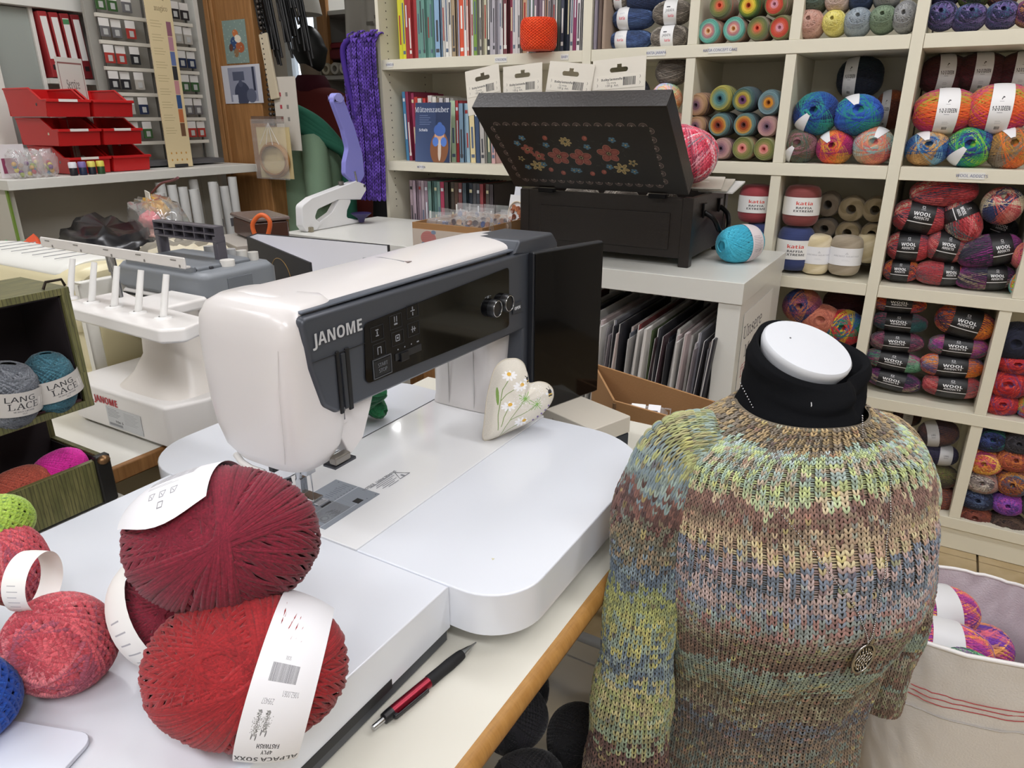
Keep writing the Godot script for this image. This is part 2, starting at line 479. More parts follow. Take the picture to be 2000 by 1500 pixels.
# ---- yarn ------------------------------------------------------------------------------------
# colourways: colours along the strand, then fleck strength
const CW := {
	"crimson": [["74122a", "7a142c", "6e1026", "80182f"], 0.12], "scarlet": [["92181e", "981c22", "8a151c", "9e2026"], 0.12],
	"orange_red": [["f04a14", "f2541c", "e8430f"], 0.06], "turquoise": [["3fb3cf", "4cc0da", "37a7c4"], 0.06],
	"pink_multi": [["d8415c", "e9657a", "f0a6b4", "9a3b54", "e05068", "c93a55", "8d8a92", "e87f88", "f7d9de", "d5354f"], 0.12],
	"lime": [["96b440", "a8c254", "84a444", "b2c664", "7a9c4c", "9cba4c"], 0.18], "rose": [["b4444e", "c75a62", "a83b47", "d07278", "9d4c5e"], 0.16],
	"royal": [["15449c", "1d52b2", "0f3a8c", "2a5fbd"], 0.12], "forest": [["1f6a42", "2a8050", "185838", "3a9060"], 0.14],
	"grey_mohair": [["5c6068", "6d7178", "4e5259", "7d8188"], 0.16], "teal_mohair": [["2c5663", "376674", "234a57", "427585"], 0.16],
	"rust_mohair": [["b0503c", "bd5f4a", "a24635"], 0.14], "magenta_mohair": [["d81f9c", "e033ab", "c8188e"], 0.10], "peach_mohair": [["e8a493", "efb3a3"], 0.08], "ochre_mohair": [["bd8a3e", "c9984c"], 0.10], "slate_mohair": [["3c4a4e", "465559"], 0.1],
	"denim": [["3a4f7c", "4a6292", "2e4069", "5d77a6", "35496f"], 0.22], "taupe": [["6d655c", "8a8278", "544d46", "a39b90", "5f5850"], 0.22], "navy": [["1d2a4a", "26355a", "162140"], 0.1],
	"cake_teal": [["e8b06a", "f0c48c", "e9c7b8", "d8948c", "b98c94", "8fc4b4", "6fb8aa", "62a89c", "a9897c"], 0.10],
	"cake_olive": [["e0523f", "e86b4e", "dd7a55", "b98a58", "8f8c4c", "7c8250", "6f7a52", "8d8672"], 0.10],
	"cake_yellow": [["a83c1c", "c85a22", "e8b83a", "f0d050", "d9c840", "7f8c2c", "4c6a2a", "3f5a2c"], 0.10],
	"cake_coral": [["e09aae", "eab2c0", "e6a0b0", "d9705c", "d8583f", "c94e3c", "7f7c4c", "8c8a66"], 0.10],
	"cake_plum": [["5c3f52", "6d4d5e", "8a6470", "b08a7c", "c09a80", "b58f6c", "a88460"], 0.10],
	"cake_sea": [["1f3a44", "2c5560", "4f8488", "6f9c94", "8a9c74", "a9a052", "a09a44"], 0.10],
	"cake_violet": [["4d2a52", "6a3a6a", "7d4a72", "b0963c", "c4b052", "7f8a5c", "4a6a66", "3c585c"], 0.10],
	"cake_amber": [["7a4a1c", "b8741c", "d8962c", "8a7c6c", "6f8c92", "7c98a0", "4f6c74"], 0.10],
	"cake_wine": [["4a1a22", "6f2a22", "a8481c", "c0702c", "c99a4c", "6f8a86", "4f7478"], 0.10],
	"cake_mauve": [["5a4258", "6f5468", "9a7480", "b88c90", "c49c98", "b59088"], 0.10],
	"cake_blush": [["c8605c", "d8807a", "e29c90", "a89462", "8a8a4c", "7a8048", "8c8c62"], 0.10],
	"pastel_rainbow": [["f2c8a8", "f0a884", "f2e0a0", "b8d8a8", "a8d0e8", "b8c8f0", "e0c8f0", "f0c0d0", "d8e8c0", "f0a060"], 0.1],
	"dusty_pink": [["cfa294", "d6aea0", "c59586"], 0.08], "lemon": [["e6da7c", "ece290", "ddd06c"], 0.06], "grey_blue": [["9aa5ae", "a6b0b8", "8d99a3"], 0.08], "sage": [["7d9078", "889b83", "71846c"], 0.08], "silver": [["9a9b9c", "a8a9aa", "8a8b8d"], 0.08],
	"pale_pink": [["d8c0b4", "dfcabf", "cfb5a8"], 0.06], "steel": [["35476a", "40537a", "2c3d5d"], 0.08], "green_grey": [["5f6f64", "6a7a6f"], 0.08],
	"galaxy": [["2c2c4c", "3c3a66", "5a4a86", "8a7cb0", "2a3a5c", "4a6a8c", "6c5a96", "1f2440", "7d6ca6"], 0.15], "galaxy_green": [["2c3c34", "4a6a4c", "9aa83c", "6a4a6c", "2a2c3c"], 0.15], "galaxy_plum": [["4a2c4c", "6a3a6c", "c08a5c", "8a4a6c", "3a2440"], 0.15],
	"mauve_brown": [["8a5c66", "9a6a74", "6a5648", "5c5040", "5a6450", "4c5a52", "6c5444"], 0.1], "magenta_orange": [["8c1458", "a01a60", "b02060", "d85a34", "e8763a", "d89238", "b8823a"], 0.08], "peach_aqua": [["8fb2b4", "a4c0bc", "b8a890", "b09070", "d8896c", "e0906c", "d0706c", "c86868"], 0.08],
	"ocean": [["1a3f9c", "2452b8", "3264c8", "2c6cb0", "1f7890", "1c8a84", "2a8c80"], 0.08], "ocean_dark": [["10285c", "16347a", "1c4898", "1f5fa0", "208088", "2a9080"], 0.08],
	"brick_brown": [["6a3a2c", "7c4430", "8c5030", "a85a30"], 0.1], "ink": [["161c2c", "1c2436", "122030", "1a2a34"], 0.08], "wine_dark": [["4a1c24", "5a2028", "3f2420", "542a28"], 0.1],
	"sunset": [["e86a2c", "e8582c", "c83a5c", "b82c60", "a83468", "c8506c", "b0a03c", "e07838"], 0.08], "blue_tan": [["1f4a8c", "2a64a0", "c09058", "d0a468", "a8804c", "7aa8c0", "2c5a94"], 0.08],
	"peacock": [["2a2f6c", "35307c", "1f4a8c", "1c6a94", "1c8a74", "4cae4c", "9ccc4c", "3c9c5c"], 0.08], "rust_brown": [["8c6a3c", "a07a48", "6f5c48", "8a7c6c", "d8682c", "e07a34", "b08030"], 0.1],
	"raffia_rust": [["7c3a38", "84403e"], 0.05], "raffia_navy": [["2c3866", "344070"], 0.05], "raffia_red": [["8c3038", "963a40"], 0.05],
	"linen": [["8f8064", "9a8a6e", "857658"], 0.06], "linen_dark": [["6c6052", "766a5c"], 0.06], "cream": [["dccdaa", "e4d7b8", "d2c29c"], 0.06], "stone": [["a39682", "ac9f8c", "988b77"], 0.06],
	"addict_red": [["a82c30", "c04048", "7c3a48", "3a3c50", "b8a890", "5a5c60", "9c2c34", "d06468"], 0.12], "addict_night": [["2a2438", "5a2c5c", "8c2c7c", "3a3c44", "9a8c74", "6c2c5c", "282a3c"], 0.12],
	"addict_teal": [["1f4a50", "2c5c5c", "6c3c50", "a8506c", "3a3444", "1c3c48"], 0.12], "addict_fire": [["c85a24", "e0882c", "6c2c44", "4a4c6c", "a82c3c", "3a2c3c"], 0.12], "addict_pink": [["7c3c58", "a85070", "4c4a54", "8c7c74", "5c2c44", "3c3a48"], 0.12],
	"addict_green": [["4a8c6c", "7cae8c", "9c3c6c", "5c2c6c", "c05078", "3a4c4c"], 0.12], "addict_lilac": [["8c3c8c", "b0488c", "5c6c6c", "3c5c58", "7c2c6c", "a86c5c"], 0.12], "addict_sun": [["e08c2c", "d86a24", "6c5c84", "8c8ca0", "a83c4c", "5c4c74"], 0.12], "addict_rose": [["a83438", "b84c50", "8c3440", "c06c68", "6c5c60"], 0.12], "addict_cream": [["d8ccb0", "c8bca0", "24305c", "2c3868", "c85c54", "d0847c", "b84c50"], 0.08],
	"plum_blue": [["6c3450", "84405c", "a05a4c", "b07048", "24346c", "1c2c5c"], 0.1], "parrot": [["1c6a4c", "208060", "2c4c8c", "c8a82c", "b02430", "c02c34"], 0.1], "peach_dark": [["b86a54", "c47860", "a85c4c"], 0.1],
	"red_swirl": [["b01c24", "c82c28", "8c2434", "d84838", "6c3a6c", "a82030"], 0.1], "navy_dark": [["14182c", "1c2038", "101424"], 0.06], "multi_end": [["c8a82c", "2c7cb0", "c83c5c", "3ca04c", "d8782c"], 0.1],
	"dusk": [["3c2c34", "4c343c", "2c2830", "5c3c34"], 0.12], "dusk_navy": [["1c1c34", "2c2444", "343044"], 0.12], "dusk_olive": [["5c5c2c", "4c4030", "6c4438", "3c3430"], 0.12], "dusk_rust": [["8c4a34", "6c4440", "a05838", "584048"], 0.12],
	"marine": [["1c2448", "28346c", "3c4c84", "141c34", "2c6c64"], 0.14], "charcoal": [["34323a", "44424a", "28262c", "54505c"], 0.12], "saffron": [["e09a3c", "e8b458", "c84c5c", "d87a34", "a83a6c", "f0c060"], 0.12], "rust_knot": [["b0543c", "9c4834", "c8743c", "7c3c4c"], 0.14], "ash": [["9a8f88", "b5aaa2", "7c706c", "c8beb4", "5c5054", "a87c74"], 0.14], "autumn": [["8c4434", "a8602c", "5c4c5c", "74403c", "c8883c", "4c5c74"], 0.14], "navy_knot": [["1c2440", "2a3454", "4c5c7c", "141a30"], 0.12], "violet": [["6c3c9c", "8448b0", "a84c9c", "583484", "943ca0"], 0.12], "mahogany": [["6c3428", "7c3e30", "5c2c24", "8c4a34"], 0.1], "umber": [["3c2a24", "4c3830", "302220", "5a463a"], 0.12],
	"fiesta": [["8c2c8c", "b03c8c", "d85c74", "e8944c", "5c3494", "e06c84", "7c3ca8", "f0a860", "a02c7c"], 0.1], "emerald_multi": [["1c6c4c", "3c9c6c", "6c3c74", "9cc49c", "24543c", "8c5c9c"], 0.14], "lime_sky": [["9cd03c", "7cc04c", "4c9cd0", "d8843c", "b8e060"], 0.12], "pink_end": [["d05c74", "b84460", "c87c5c", "8c3454"], 0.12], "black_yarn": [["1a1a1e", "222226", "141418", "2c2a30"], 0.1],
}
var yarn_tex: ImageTexture
var yarn_rows := {}

func make_yarn_texture() -> void:
	var rows := 4 * CW.size()
	var im := Image.create_empty(512, rows, false, Image.FORMAT_RGB8)
	var r := RandomNumberGenerator.new()
	r.seed = 5
	var k := 0
	for key in CW:
		var cs: Array = CW[key][0]
		var fl: float = CW[key][1]
		for x in 512:
			var f := float(x) / 512.0 * cs.size()
			var a := Color(cs[int(f) % cs.size()])
			var b := Color(cs[(int(f) + 1) % cs.size()])
			var c := a.lerp(b, smoothstep(0.25, 0.75, fmod(f, 1.0)))
			var g := 1.0 + r.randf_range(-fl, fl)
			c = Color(c.r * g, c.g * g, c.b * g)
			for q in 4: im.set_pixel(x, k * 4 + q, c)
		yarn_rows[key] = k
		k += 1
	yarn_tex = tex(im)

func yarn(key: String, rough := 0.85) -> StandardMaterial3D:
	var id := "yarn_" + key
	if mats.has(id): return mats[id]
	var m := StandardMaterial3D.new()
	m.albedo_texture = yarn_tex
	m.uv1_scale = Vector3(1, 0, 1)
	m.uv1_offset = Vector3(0, (yarn_rows[key] + 0.5) / CW.size(), 0)
	m.roughness = rough
	m.rim_enabled = true
	m.rim = 0.35
	m.rim_tint = 0.6
	mats[id] = m
	return m

var shapes := {}
# A ball wound round its x axis: strands on tilted great circles leave a dimple at each pole. Unit radii; ls is the length factor.
func wound(kind: String) -> ArrayMesh:
	if shapes.has(kind): return shapes[kind]
	var q: Dictionary = {
		"plain0": {"n": 84, "seg": 22, "al": [0.42, 0.30], "k1": 1.0, "k2": 0.0, "ex": 2.4, "s": 1}, "plain1": {"n": 84, "seg": 22, "al": [0.36, 0.5], "k1": 1.0, "k2": 0.1, "ex": 2.6, "s": 2},
		"stripe0": {"n": 78, "seg": 22, "al": [0.40, 0.28], "k1": 2.0, "k2": 0.45, "ex": 2.6, "s": 3}, "stripe1": {"n": 78, "seg": 22, "al": [0.34, 0.46], "k1": 3.0, "k2": 0.3, "ex": 2.4, "s": 4},
		"donut0": {"n": 84, "seg": 22, "al": [0.30, 0.52], "k1": 1.0, "k2": 0.06, "ex": 2.2, "s": 5}, "donut1": {"n": 84, "seg": 22, "al": [0.26, 0.44], "k1": 1.0, "k2": 0.12, "ex": 2.2, "s": 6},
		"knot": {"n": 70, "seg": 22, "al": [0.24, 0.7, 1.05], "k1": 1.5, "k2": 0.2, "ex": 2.5, "s": 7},
		"hero0": {"n": 204, "seg": 40, "al": [0.07, 0.17, 0.30], "k1": 3.0, "k2": 0.7, "ex": 2.25, "s": 8}, "hero1": {"n": 204, "seg": 40, "al": [0.06, 0.20, 0.40], "k1": 3.0, "k2": 0.7, "ex": 2.25, "s": 9},
		"hank": {"n": 66, "seg": 34, "al": [0.10, 0.5, 0.85], "k1": 2.0, "k2": 0.9, "ex": 2.3, "s": 12}, "loose0": {"n": 110, "seg": 30, "al": [0.3, 0.55, 0.9], "k1": 2.0, "k2": 0.8, "ex": 2.3, "s": 10}, "vari": {"n": 150, "seg": 30, "al": [0.28, 0.4], "k1": 7.0, "k2": 0.5, "ex": 2.3, "s": 11},
	}[kind]
	var r := RandomNumberGenerator.new()
	r.seed = q.s
	var m := MB.new()
	var N: int = q.n
	var al: Array = q.al
	var sr: float = 2.5 / N * (1.6 if N < 120 else 2.1)
	var ex: float = q.ex
	var seg: int = q.seg
	# core
	m.grid(20, 12, func(a, b):
		var d := V(cos(b * PI), sin(b * PI) * cos(a * TAU), sin(b * PI) * sin(a * TAU))
		return sup(d, ex) * 0.93 * (1.0 - (0.28 if N < 200 else 0.1) * exp(-pow(sin(b * PI) / 0.22, 2.0))), true)
	for i in m.u.size(): m.u[i] = Vector2(m.u[i].x * q.k1, 0)
	var per := N / al.size()
	var big := kind.begins_with("plain") or kind.begins_with("donut")      # long colour runs lie side by side
	for i in N:
		var layer := mini(i / per, al.size() - 1)
		var a: float = al[layer] + r.randf_range(-0.05, 0.05)
		var ph := TAU * float(i % per) / per * (1.0 if layer % 2 == 0 else -1.0) + layer * 1.3 + r.randf_range(-0.04, 0.04)
		if N > 200 and layer == al.size() - 1: ph = 1.1 + r.randf_range(-0.75, 0.75)      # the last bundle lies slantwise
		var Y := V(0, cos(ph), sin(ph))
		var Zv := V(0, -sin(ph), cos(ph))
		var A := V(1, 0, 0) * cos(a) + Y * sin(a)
		var lift := 0.975 + 0.018 * layer + r.randf_range(-0.008, 0.008)
		var th0 := r.randf() * 0.4
		var b0 := m.v.size()
		for s in seg + 1:
			var th := TAU * s / seg + th0
			var d := A * cos(th) + Zv * sin(th)
			var tg := (-A * sin(th) + Zv * cos(th))
			var p := sup(d, ex) * lift
			var nn := d.normalized()
			var side := nn.cross(tg).normalized()
			var uu: float = (fposmod(ph / PI, 1.0) if big else float(i) / N * q.k1) + float(s) / seg * q.k2
			m.vert(p - side * sr - nn * sr * 0.5, (nn * 0.35 - side).normalized(), Vector2(uu, 0))
			m.vert(p + nn * sr * 0.45, nn, Vector2(uu, 0))
			m.vert(p + side * sr - nn * sr * 0.5, (nn * 0.35 + side).normalized(), Vector2(uu, 0))
		for s in seg:
			var k := b0 + s * 3
			m.tri(k, k + 1, k + 4); m.tri(k, k + 4, k + 3)
			m.tri(k + 1, k + 2, k + 5); m.tri(k + 1, k + 5, k + 4)
	shapes[kind] = m.mesh()
	return shapes[kind]
func sup(d: Vector3, ex: float) -> Vector3:
	var rr := sqrt(d.y * d.y + d.z * d.z)
	return d / pow(pow(absf(d.x), ex) + pow(rr, ex), 1.0 / ex)

# A centre-pull cake: a short cylinder along x whose end shows the wound rings.
func cake() -> ArrayMesh:
	if shapes.has("cake"): return shapes["cake"]
	var m := MB.new()
	m.xf = Transform3D(Basis.from_euler(V(0, 0, -PI / 2)), Vector3.ZERO)
	var pr := []
	var us := []
	pr.append(Vector2(1e-5, -1)); us.append(0.95)
	pr.append(Vector2(0.9, -1)); us.append(0.95)
	var turns := 10
	for i in 15:       # the side: strand after strand
		for k in 3:
			pr.append(Vector2(0.965 + 0.035 * sin(PI * k / 3.0) - 0.10 * pow(absf(i - 7) / 7.0, 4.0), -0.92 + (i + k / 3.0) * 1.8 / 15.0)); us.append(0.86 + 0.09 * (i % 4) / 4.0)
	for i in turns:    # the end: rings from the rim to the middle
		for k in 3:
			var rr := 0.86 * (1.0 - (i + k / 3.0) / turns)
			pr.append(Vector2(rr, 0.95 + 0.045 * sin(PI * k / 3.0) + 0.06 * (1.0 - rr) - (0.25 if rr < 0.12 else 0.0))); us.append(rr * 0.95)
	pr.append(Vector2(1e-5, 0.75)); us.append(0.0)
	var b := m.v.size()
	var pts := []
	for p in pr: pts.append(p)
	m.lathe(pts, 26, 1.0, 80.0)
	for i in m.u.size():
		var f: float = m.u[i].y
		m.u[i].y = 0.0
		m.u[i].x = f
	# colour parameter by profile position: rebuild from the radius
	for i in m.v.size():
		var p := m.v[i]
		var rad := sqrt(p.y * p.y + p.z * p.z)
		var ang := atan2(p.y, p.z) / TAU
		m.u[i] = Vector2(clampf(rad * 0.93 + ang * 0.04, 0.02, 0.97) if p.x > 0.7 else 0.86 + 0.10 * fmod(p.x * 3.0 + ang * 2.0 + 5.0, 1.0), 0)
	shapes["cake"] = m.mesh()
	return shapes["cake"]
# A crochet-cotton spool on a tube: barrel along x with an open core.
func spool() -> ArrayMesh:
	if shapes.has("spool"): return shapes["spool"]
	var m := MB.new()
	m.xf = Transform3D(Basis.from_euler(V(0, 0, -PI / 2)), Vector3.ZERO)
	var pr := [Vector2(0.3, -0.9)]
	for i in 13:
		for k in 3:
			var y := -0.9 + (i + k / 3.0) * 1.8 / 13.0
			pr.append(Vector2(0.72 + 0.26 * sqrt(maxf(0.0, 1.0 - pow(absf(y) / 0.98, 3.0))) + 0.02 * sin(PI * k / 3.0), y))
	pr.append(Vector2(0.62, 0.96)); pr.append(Vector2(0.36, 0.93)); pr.append(Vector2(0.33, 0.5)); pr.append(Vector2(0.3, -0.4)); pr.append(Vector2(1e-5, -0.4))
	m.lathe(pr, 22)
	for i in m.u.size(): m.u[i] = Vector2(m.u[i].x * 3.0 + m.u[i].y * 5.0, 0)
	shapes["spool"] = m.mesh()
	return shapes["spool"]
# An upright barrel ball (raffia): windings round the y axis
func barrel() -> ArrayMesh:
	if shapes.has("barrel"): return shapes["barrel"]
	var m := MB.new()
	var pr := [Vector2(1e-5, -0.97), Vector2(0.45, -1.0)]
	for i in 19:
		for k in 3:
			var y := -0.97 + (i + k / 3.0) * 1.94 / 19.0
			pr.append(Vector2(0.55 + 0.44 * pow(maxf(0.0, 1.0 - pow(absf(y), 5.0)), 0.6) + 0.012 * sin(PI * k / 3.0), y))
	pr.append(Vector2(0.45, 1.0)); pr.append(Vector2(1e-5, 0.96))
	m.lathe(pr, 26)
	for i in m.u.size(): m.u[i] = Vector2(m.u[i].x * 2.0 + m.u[i].y * 3.0, 0)
	shapes["barrel"] = m.mesh()
	return shapes["barrel"]
# Paper band. "side": round the x axis of a wound ball, print upright on the +z side; "up": round the y axis of a barrel; waist narrows it towards the front.
func paper_band(kind: String) -> ArrayMesh:
	var id := "band_" + kind
	if shapes.has(id): return shapes[id]
	var q: Dictionary = {"wide": {"a": -0.52, "b": 0.42, "w": 0.0}, "mid": {"a": -0.34, "b": 0.34, "w": 0.12}, "slim": {"a": -0.3, "b": 0.3, "w": 0.0}, "off": {"a": 0.02, "b": 0.66, "w": 0.1}, "offleft": {"a": -0.66, "b": -0.1, "w": 0.06}, "up": {"a": -0.45, "b": 0.42, "w": 0.0}, "end": {"a": 0.25, "b": 0.6, "w": 0.0}}[kind]
	var m := MB.new()
	var A: float = q.a
	var Bq: float = q.b
	var up := kind == "up"
	m.grid(6, 40, func(s, t):
		var a: float = t * TAU - PI          # t = 0.5 faces +z
		var pinch: float = q.w * (1.0 - cos(a)) * 0.5
		var x: float = lerpf(A + pinch * 0.6, Bq - pinch * 0.6, s)
		if up: return V(sin(a) * 1.015, -x, cos(a) * 1.015)
		var rr: float = pow(maxf(0.0, 1.0 - pow(absf(x) * 0.97, 2.5)), 1.0 / 2.5) * 1.012 + 0.022
		return V(x, -sin(a) * rr, cos(a) * rr), false, false, up)
	for i in m.u.size(): m.u[i] = Vector2(m.u[i].y, m.u[i].x) if up else Vector2(m.u[i].x, (m.u[i].y - 0.5) * 2.0 + 0.5)
	shapes[id] = m.mesh()
	return shapes[id]

# One ball as a thing: place, half sizes (along its axis, across), turn, shape, colourway, band.
func yarn_ball(called: String, label: String, p: Vector3, half: Vector3, eul: Vector3, shape: ArrayMesh, cw: String, band := "", bandmat: Material = null, group := "") -> Node3D:
	var t := thing(called, label, "yarn", p, 0.0, group)
	t.rotation = eul
	put("windings", shape, yarn(cw), t, Transform3D(Basis.from_scale(half), Vector3.ZERO))
	if band: put("paper_band", paper_band(band), bandmat, t, Transform3D(Basis.from_scale(half), Vector3.ZERO))
	return t

var LB := {}
func label_mat(im: Image, rough := 0.5) -> StandardMaterial3D: return print_mat(im, rough, {"texture_repeat": false})
func make_labels() -> void:
	var im: Image
	var wh := Color("f4f4f6")
	var bk := Color("1c1c20")
	# wide black wrapper, white two-line name
	im = blank(256, 512, "17171a")
	write(im, "LANG", 128, 208, 12, Color("b0b0b4"))
	im.fill_rect(Rect2i(112, 170, 30, 26), Color("c8c8cc")); im.fill_rect(Rect2i(117, 175, 20, 16), Color("17171a"))
	write(im, "WOOL", 128, 250, 34, wh, sansb, 1.25)
	write(im, "ADDICTS", 128, 288, 24, wh, sansb, 1.1)
	lines(im, 60, 308, 120, 1, 6, Color("8c8c90"), 2)
	im.fill_rect(Rect2i(0, 326, 256, 10), Color("e8e8ea"))
	lines(im, 40, 346, 170, 6, 14, Color("6a6a6e"), 2)
	LB.addict = label_mat(im, 0.45)
	im = blank(256, 512, "eeeeef")
	im.fill_rect(Rect2i(60, 190, 70, 16), Color("3c3c44")); write(im, "JARAPA", 128, 245, 34, Color("3a3a40"), sans, 1.05)
	write(im, "katia", 150, 305, 34, Color("d8485c"))
	LB.jarapa = label_mat(im, 0.5)
	im = blank(256, 512, "eeeeef")
	write(im, "JARAPA", 128, 205, 24, Color("b8bcc8"), sans); write(im, "katia", 128, 265, 40, Color("d84a5c")); lines(im, 150, 290, 60, 1, 4, Color("7a7a80"), 2)
	LB.katia_blue = label_mat(im, 0.5)
	im = blank(256, 512, "f2f2f4")
	stroke(im, [Vector2(118, 190), Vector2(130, 176), Vector2(142, 178)], 9, bk); lines(im, 96, 206, 70, 1, 4, Color("7a7a80"), 2)
	write(im, "1-2-3 IDEEN", 128, 250, 28, Color("1c1c22"), sansb, 0.95)
	lines(im, 88, 275, 90, 1, 5, Color("8a8a90"), 3); lines(im, 88, 330, 90, 3, 9, Color("b0b0b6"), 2); barcode(im, 100, 372, 60, 26)
	LB.ideen = label_mat(im, 0.45)
	im = blank(256, 256, "f0efec")
	lines(im, 60, 60, 130, 9, 16, Color("a8a8ae"), 2)
	LB.back = label_mat(im, 0.5)
	for k in [["raffia", "RAFFIA"], ["raffia2", "RAFFIA"]]:
		im = blank(1024, 256, "efeeec")
		write(im, "katia", 512, 80, 46, Color("d8544c")); write(im, k[1], 512, 145, 30, Color("35353a")); write(im, "EXTREME", 512, 190, 30, Color("35353a"))
		LB[k[0]] = label_mat(im, 0.5)
	im = blank(1024, 256, "efeff2")
	stroke(im, [Vector2(500, 86), Vector2(512, 62), Vector2(524, 86), Vector2(500, 86)], 3, Color("9a9aa2"))
	write(im, "KREMKE SELECTED", 512, 116, 20, Color("a0a0a8"), serif); lines(im, 470, 170, 90, 2, 14, Color("c0c0c6"), 2)
	LB.cotton = label_mat(im, 0.5)
	im = blank(512, 1024, "c3beb7")
	write(im, "LANG", 240, 440, 60, Color("16161a"), sans, 1.25); write(im, "LACE", 256, 520, 66, Color("16161a"), serif, 1.15)
	write(im, "MOHAIR SUPERKID", 250, 585, 15, Color("3a3a40"), sans); write(im, "SILK", 250, 610, 15, Color("3a3a40"), sans)
	for q in 3: write(im, "lll", 400, 500, 60, Color("d6d2cc"), sansb, 1.3)
	LB.lace = label_mat(im, 0.4)
	im = blank(256, 512, "b8b8ba")
	write(im, "LANG", 128, 240, 22, Color("2c2c30"), sans, 1.3); write(im, "MERINO", 128, 272, 16, Color("4c4c50"), serif)
	LB.lang = label_mat(im, 0.5)
	# the label of the large red balls
	im = blank(700, 1400, "ededf2")
	var ink := Color("2a2a30")
	write(im, "ALPACA SOXX", 350, 500, 62, ink, sansb, 1.2); write(im, "4PLY", 350, 590, 38, ink); write(im, "FASTWASH", 350, 645, 34, ink)
	var ar := RandomNumberGenerator.new()
	ar.seed = 3
	for k in 260:    # the two little animals, a stippled print
		var gx := ar.randfn(0, 1)
		var gy := ar.randf()
		for q in [[430, 0.8], [520, 1.0]]:
			var hh: float = 150.0 * q[1]
			var wob: float = 16.0 * (0.5 + sin(gy * 3.0))
			var g := ar.randf_range(0.25, 0.75)
			dot(im, q[0] + gx * wob, 860 - gy * hh, 3, 3, 0, Color(g, g, g))
	for q in [Vector2(500, 700), Vector2(545, 705), Vector2(405, 730), Vector2(455, 735)]: dot(im, q.x, q.y, 7, 20, 0.2, Color("77777c"))
	write(im, "299437", 470, 905, 28, Color("8a8a92"), sans); write(im, "1062.0061", 250, 950, 28, Color("8a8a92"), sans)
	barcode(im, 230, 1000, 300, 90, Color("55555c")); write(im, "SOXX", 380, 1120, 18, Color("77777c"), sans)
	LB.alpaca = label_mat(im, 0.5)
	im = blank(700, 1400, "ededf2")
	barcode(im, 330, 560, 250, 80, Color("8a8a92")); lines(im, 340, 655, 200, 2, 10, Color("a8a8ae"), 3)
	for k in 3:
		var cx := 370 + k * 62
		stroke(im, [Vector2(cx, 700), Vector2(cx + 32, 700), Vector2(cx + 26, 728), Vector2(cx + 6, 728), Vector2(cx, 700)], 4, Color("8a8a92"))
		stroke(im, [Vector2(cx + 9, 708), Vector2(cx + 22, 722)], 3, Color("8a8a92"))
	stroke(im, [Vector2(440, 750), Vector2(466, 750), Vector2(466, 774), Vector2(440, 774), Vector2(440, 750)], 4, Color("77777e"))
	write(im, "ALPACA SOXX", 350, 420, 50, ink, sansb, 1.15)
	LB.alpaca_back = label_mat(im, 0.5)
	im = blank(256, 512, "d8d8da")
	lines(im, 50, 190, 160, 5, 12, Color("88888e"), 2); barcode(im, 150, 260, 60, 40, Color("77777c")); write(im, "4x50g", 90, 280, 18, Color("5a5a60"), sans)
	LB.sock = label_mat(im, 0.4)
	im = blank(256, 512, "e2d8dc")
	lines(im, 30, 130, 200, 18, 14, Color("7a7078"), 3); write(im, "COTTON", 128, 256, 26, Color("6c626a"), sans)
	LB.cottonblue = label_mat(im, 0.5)
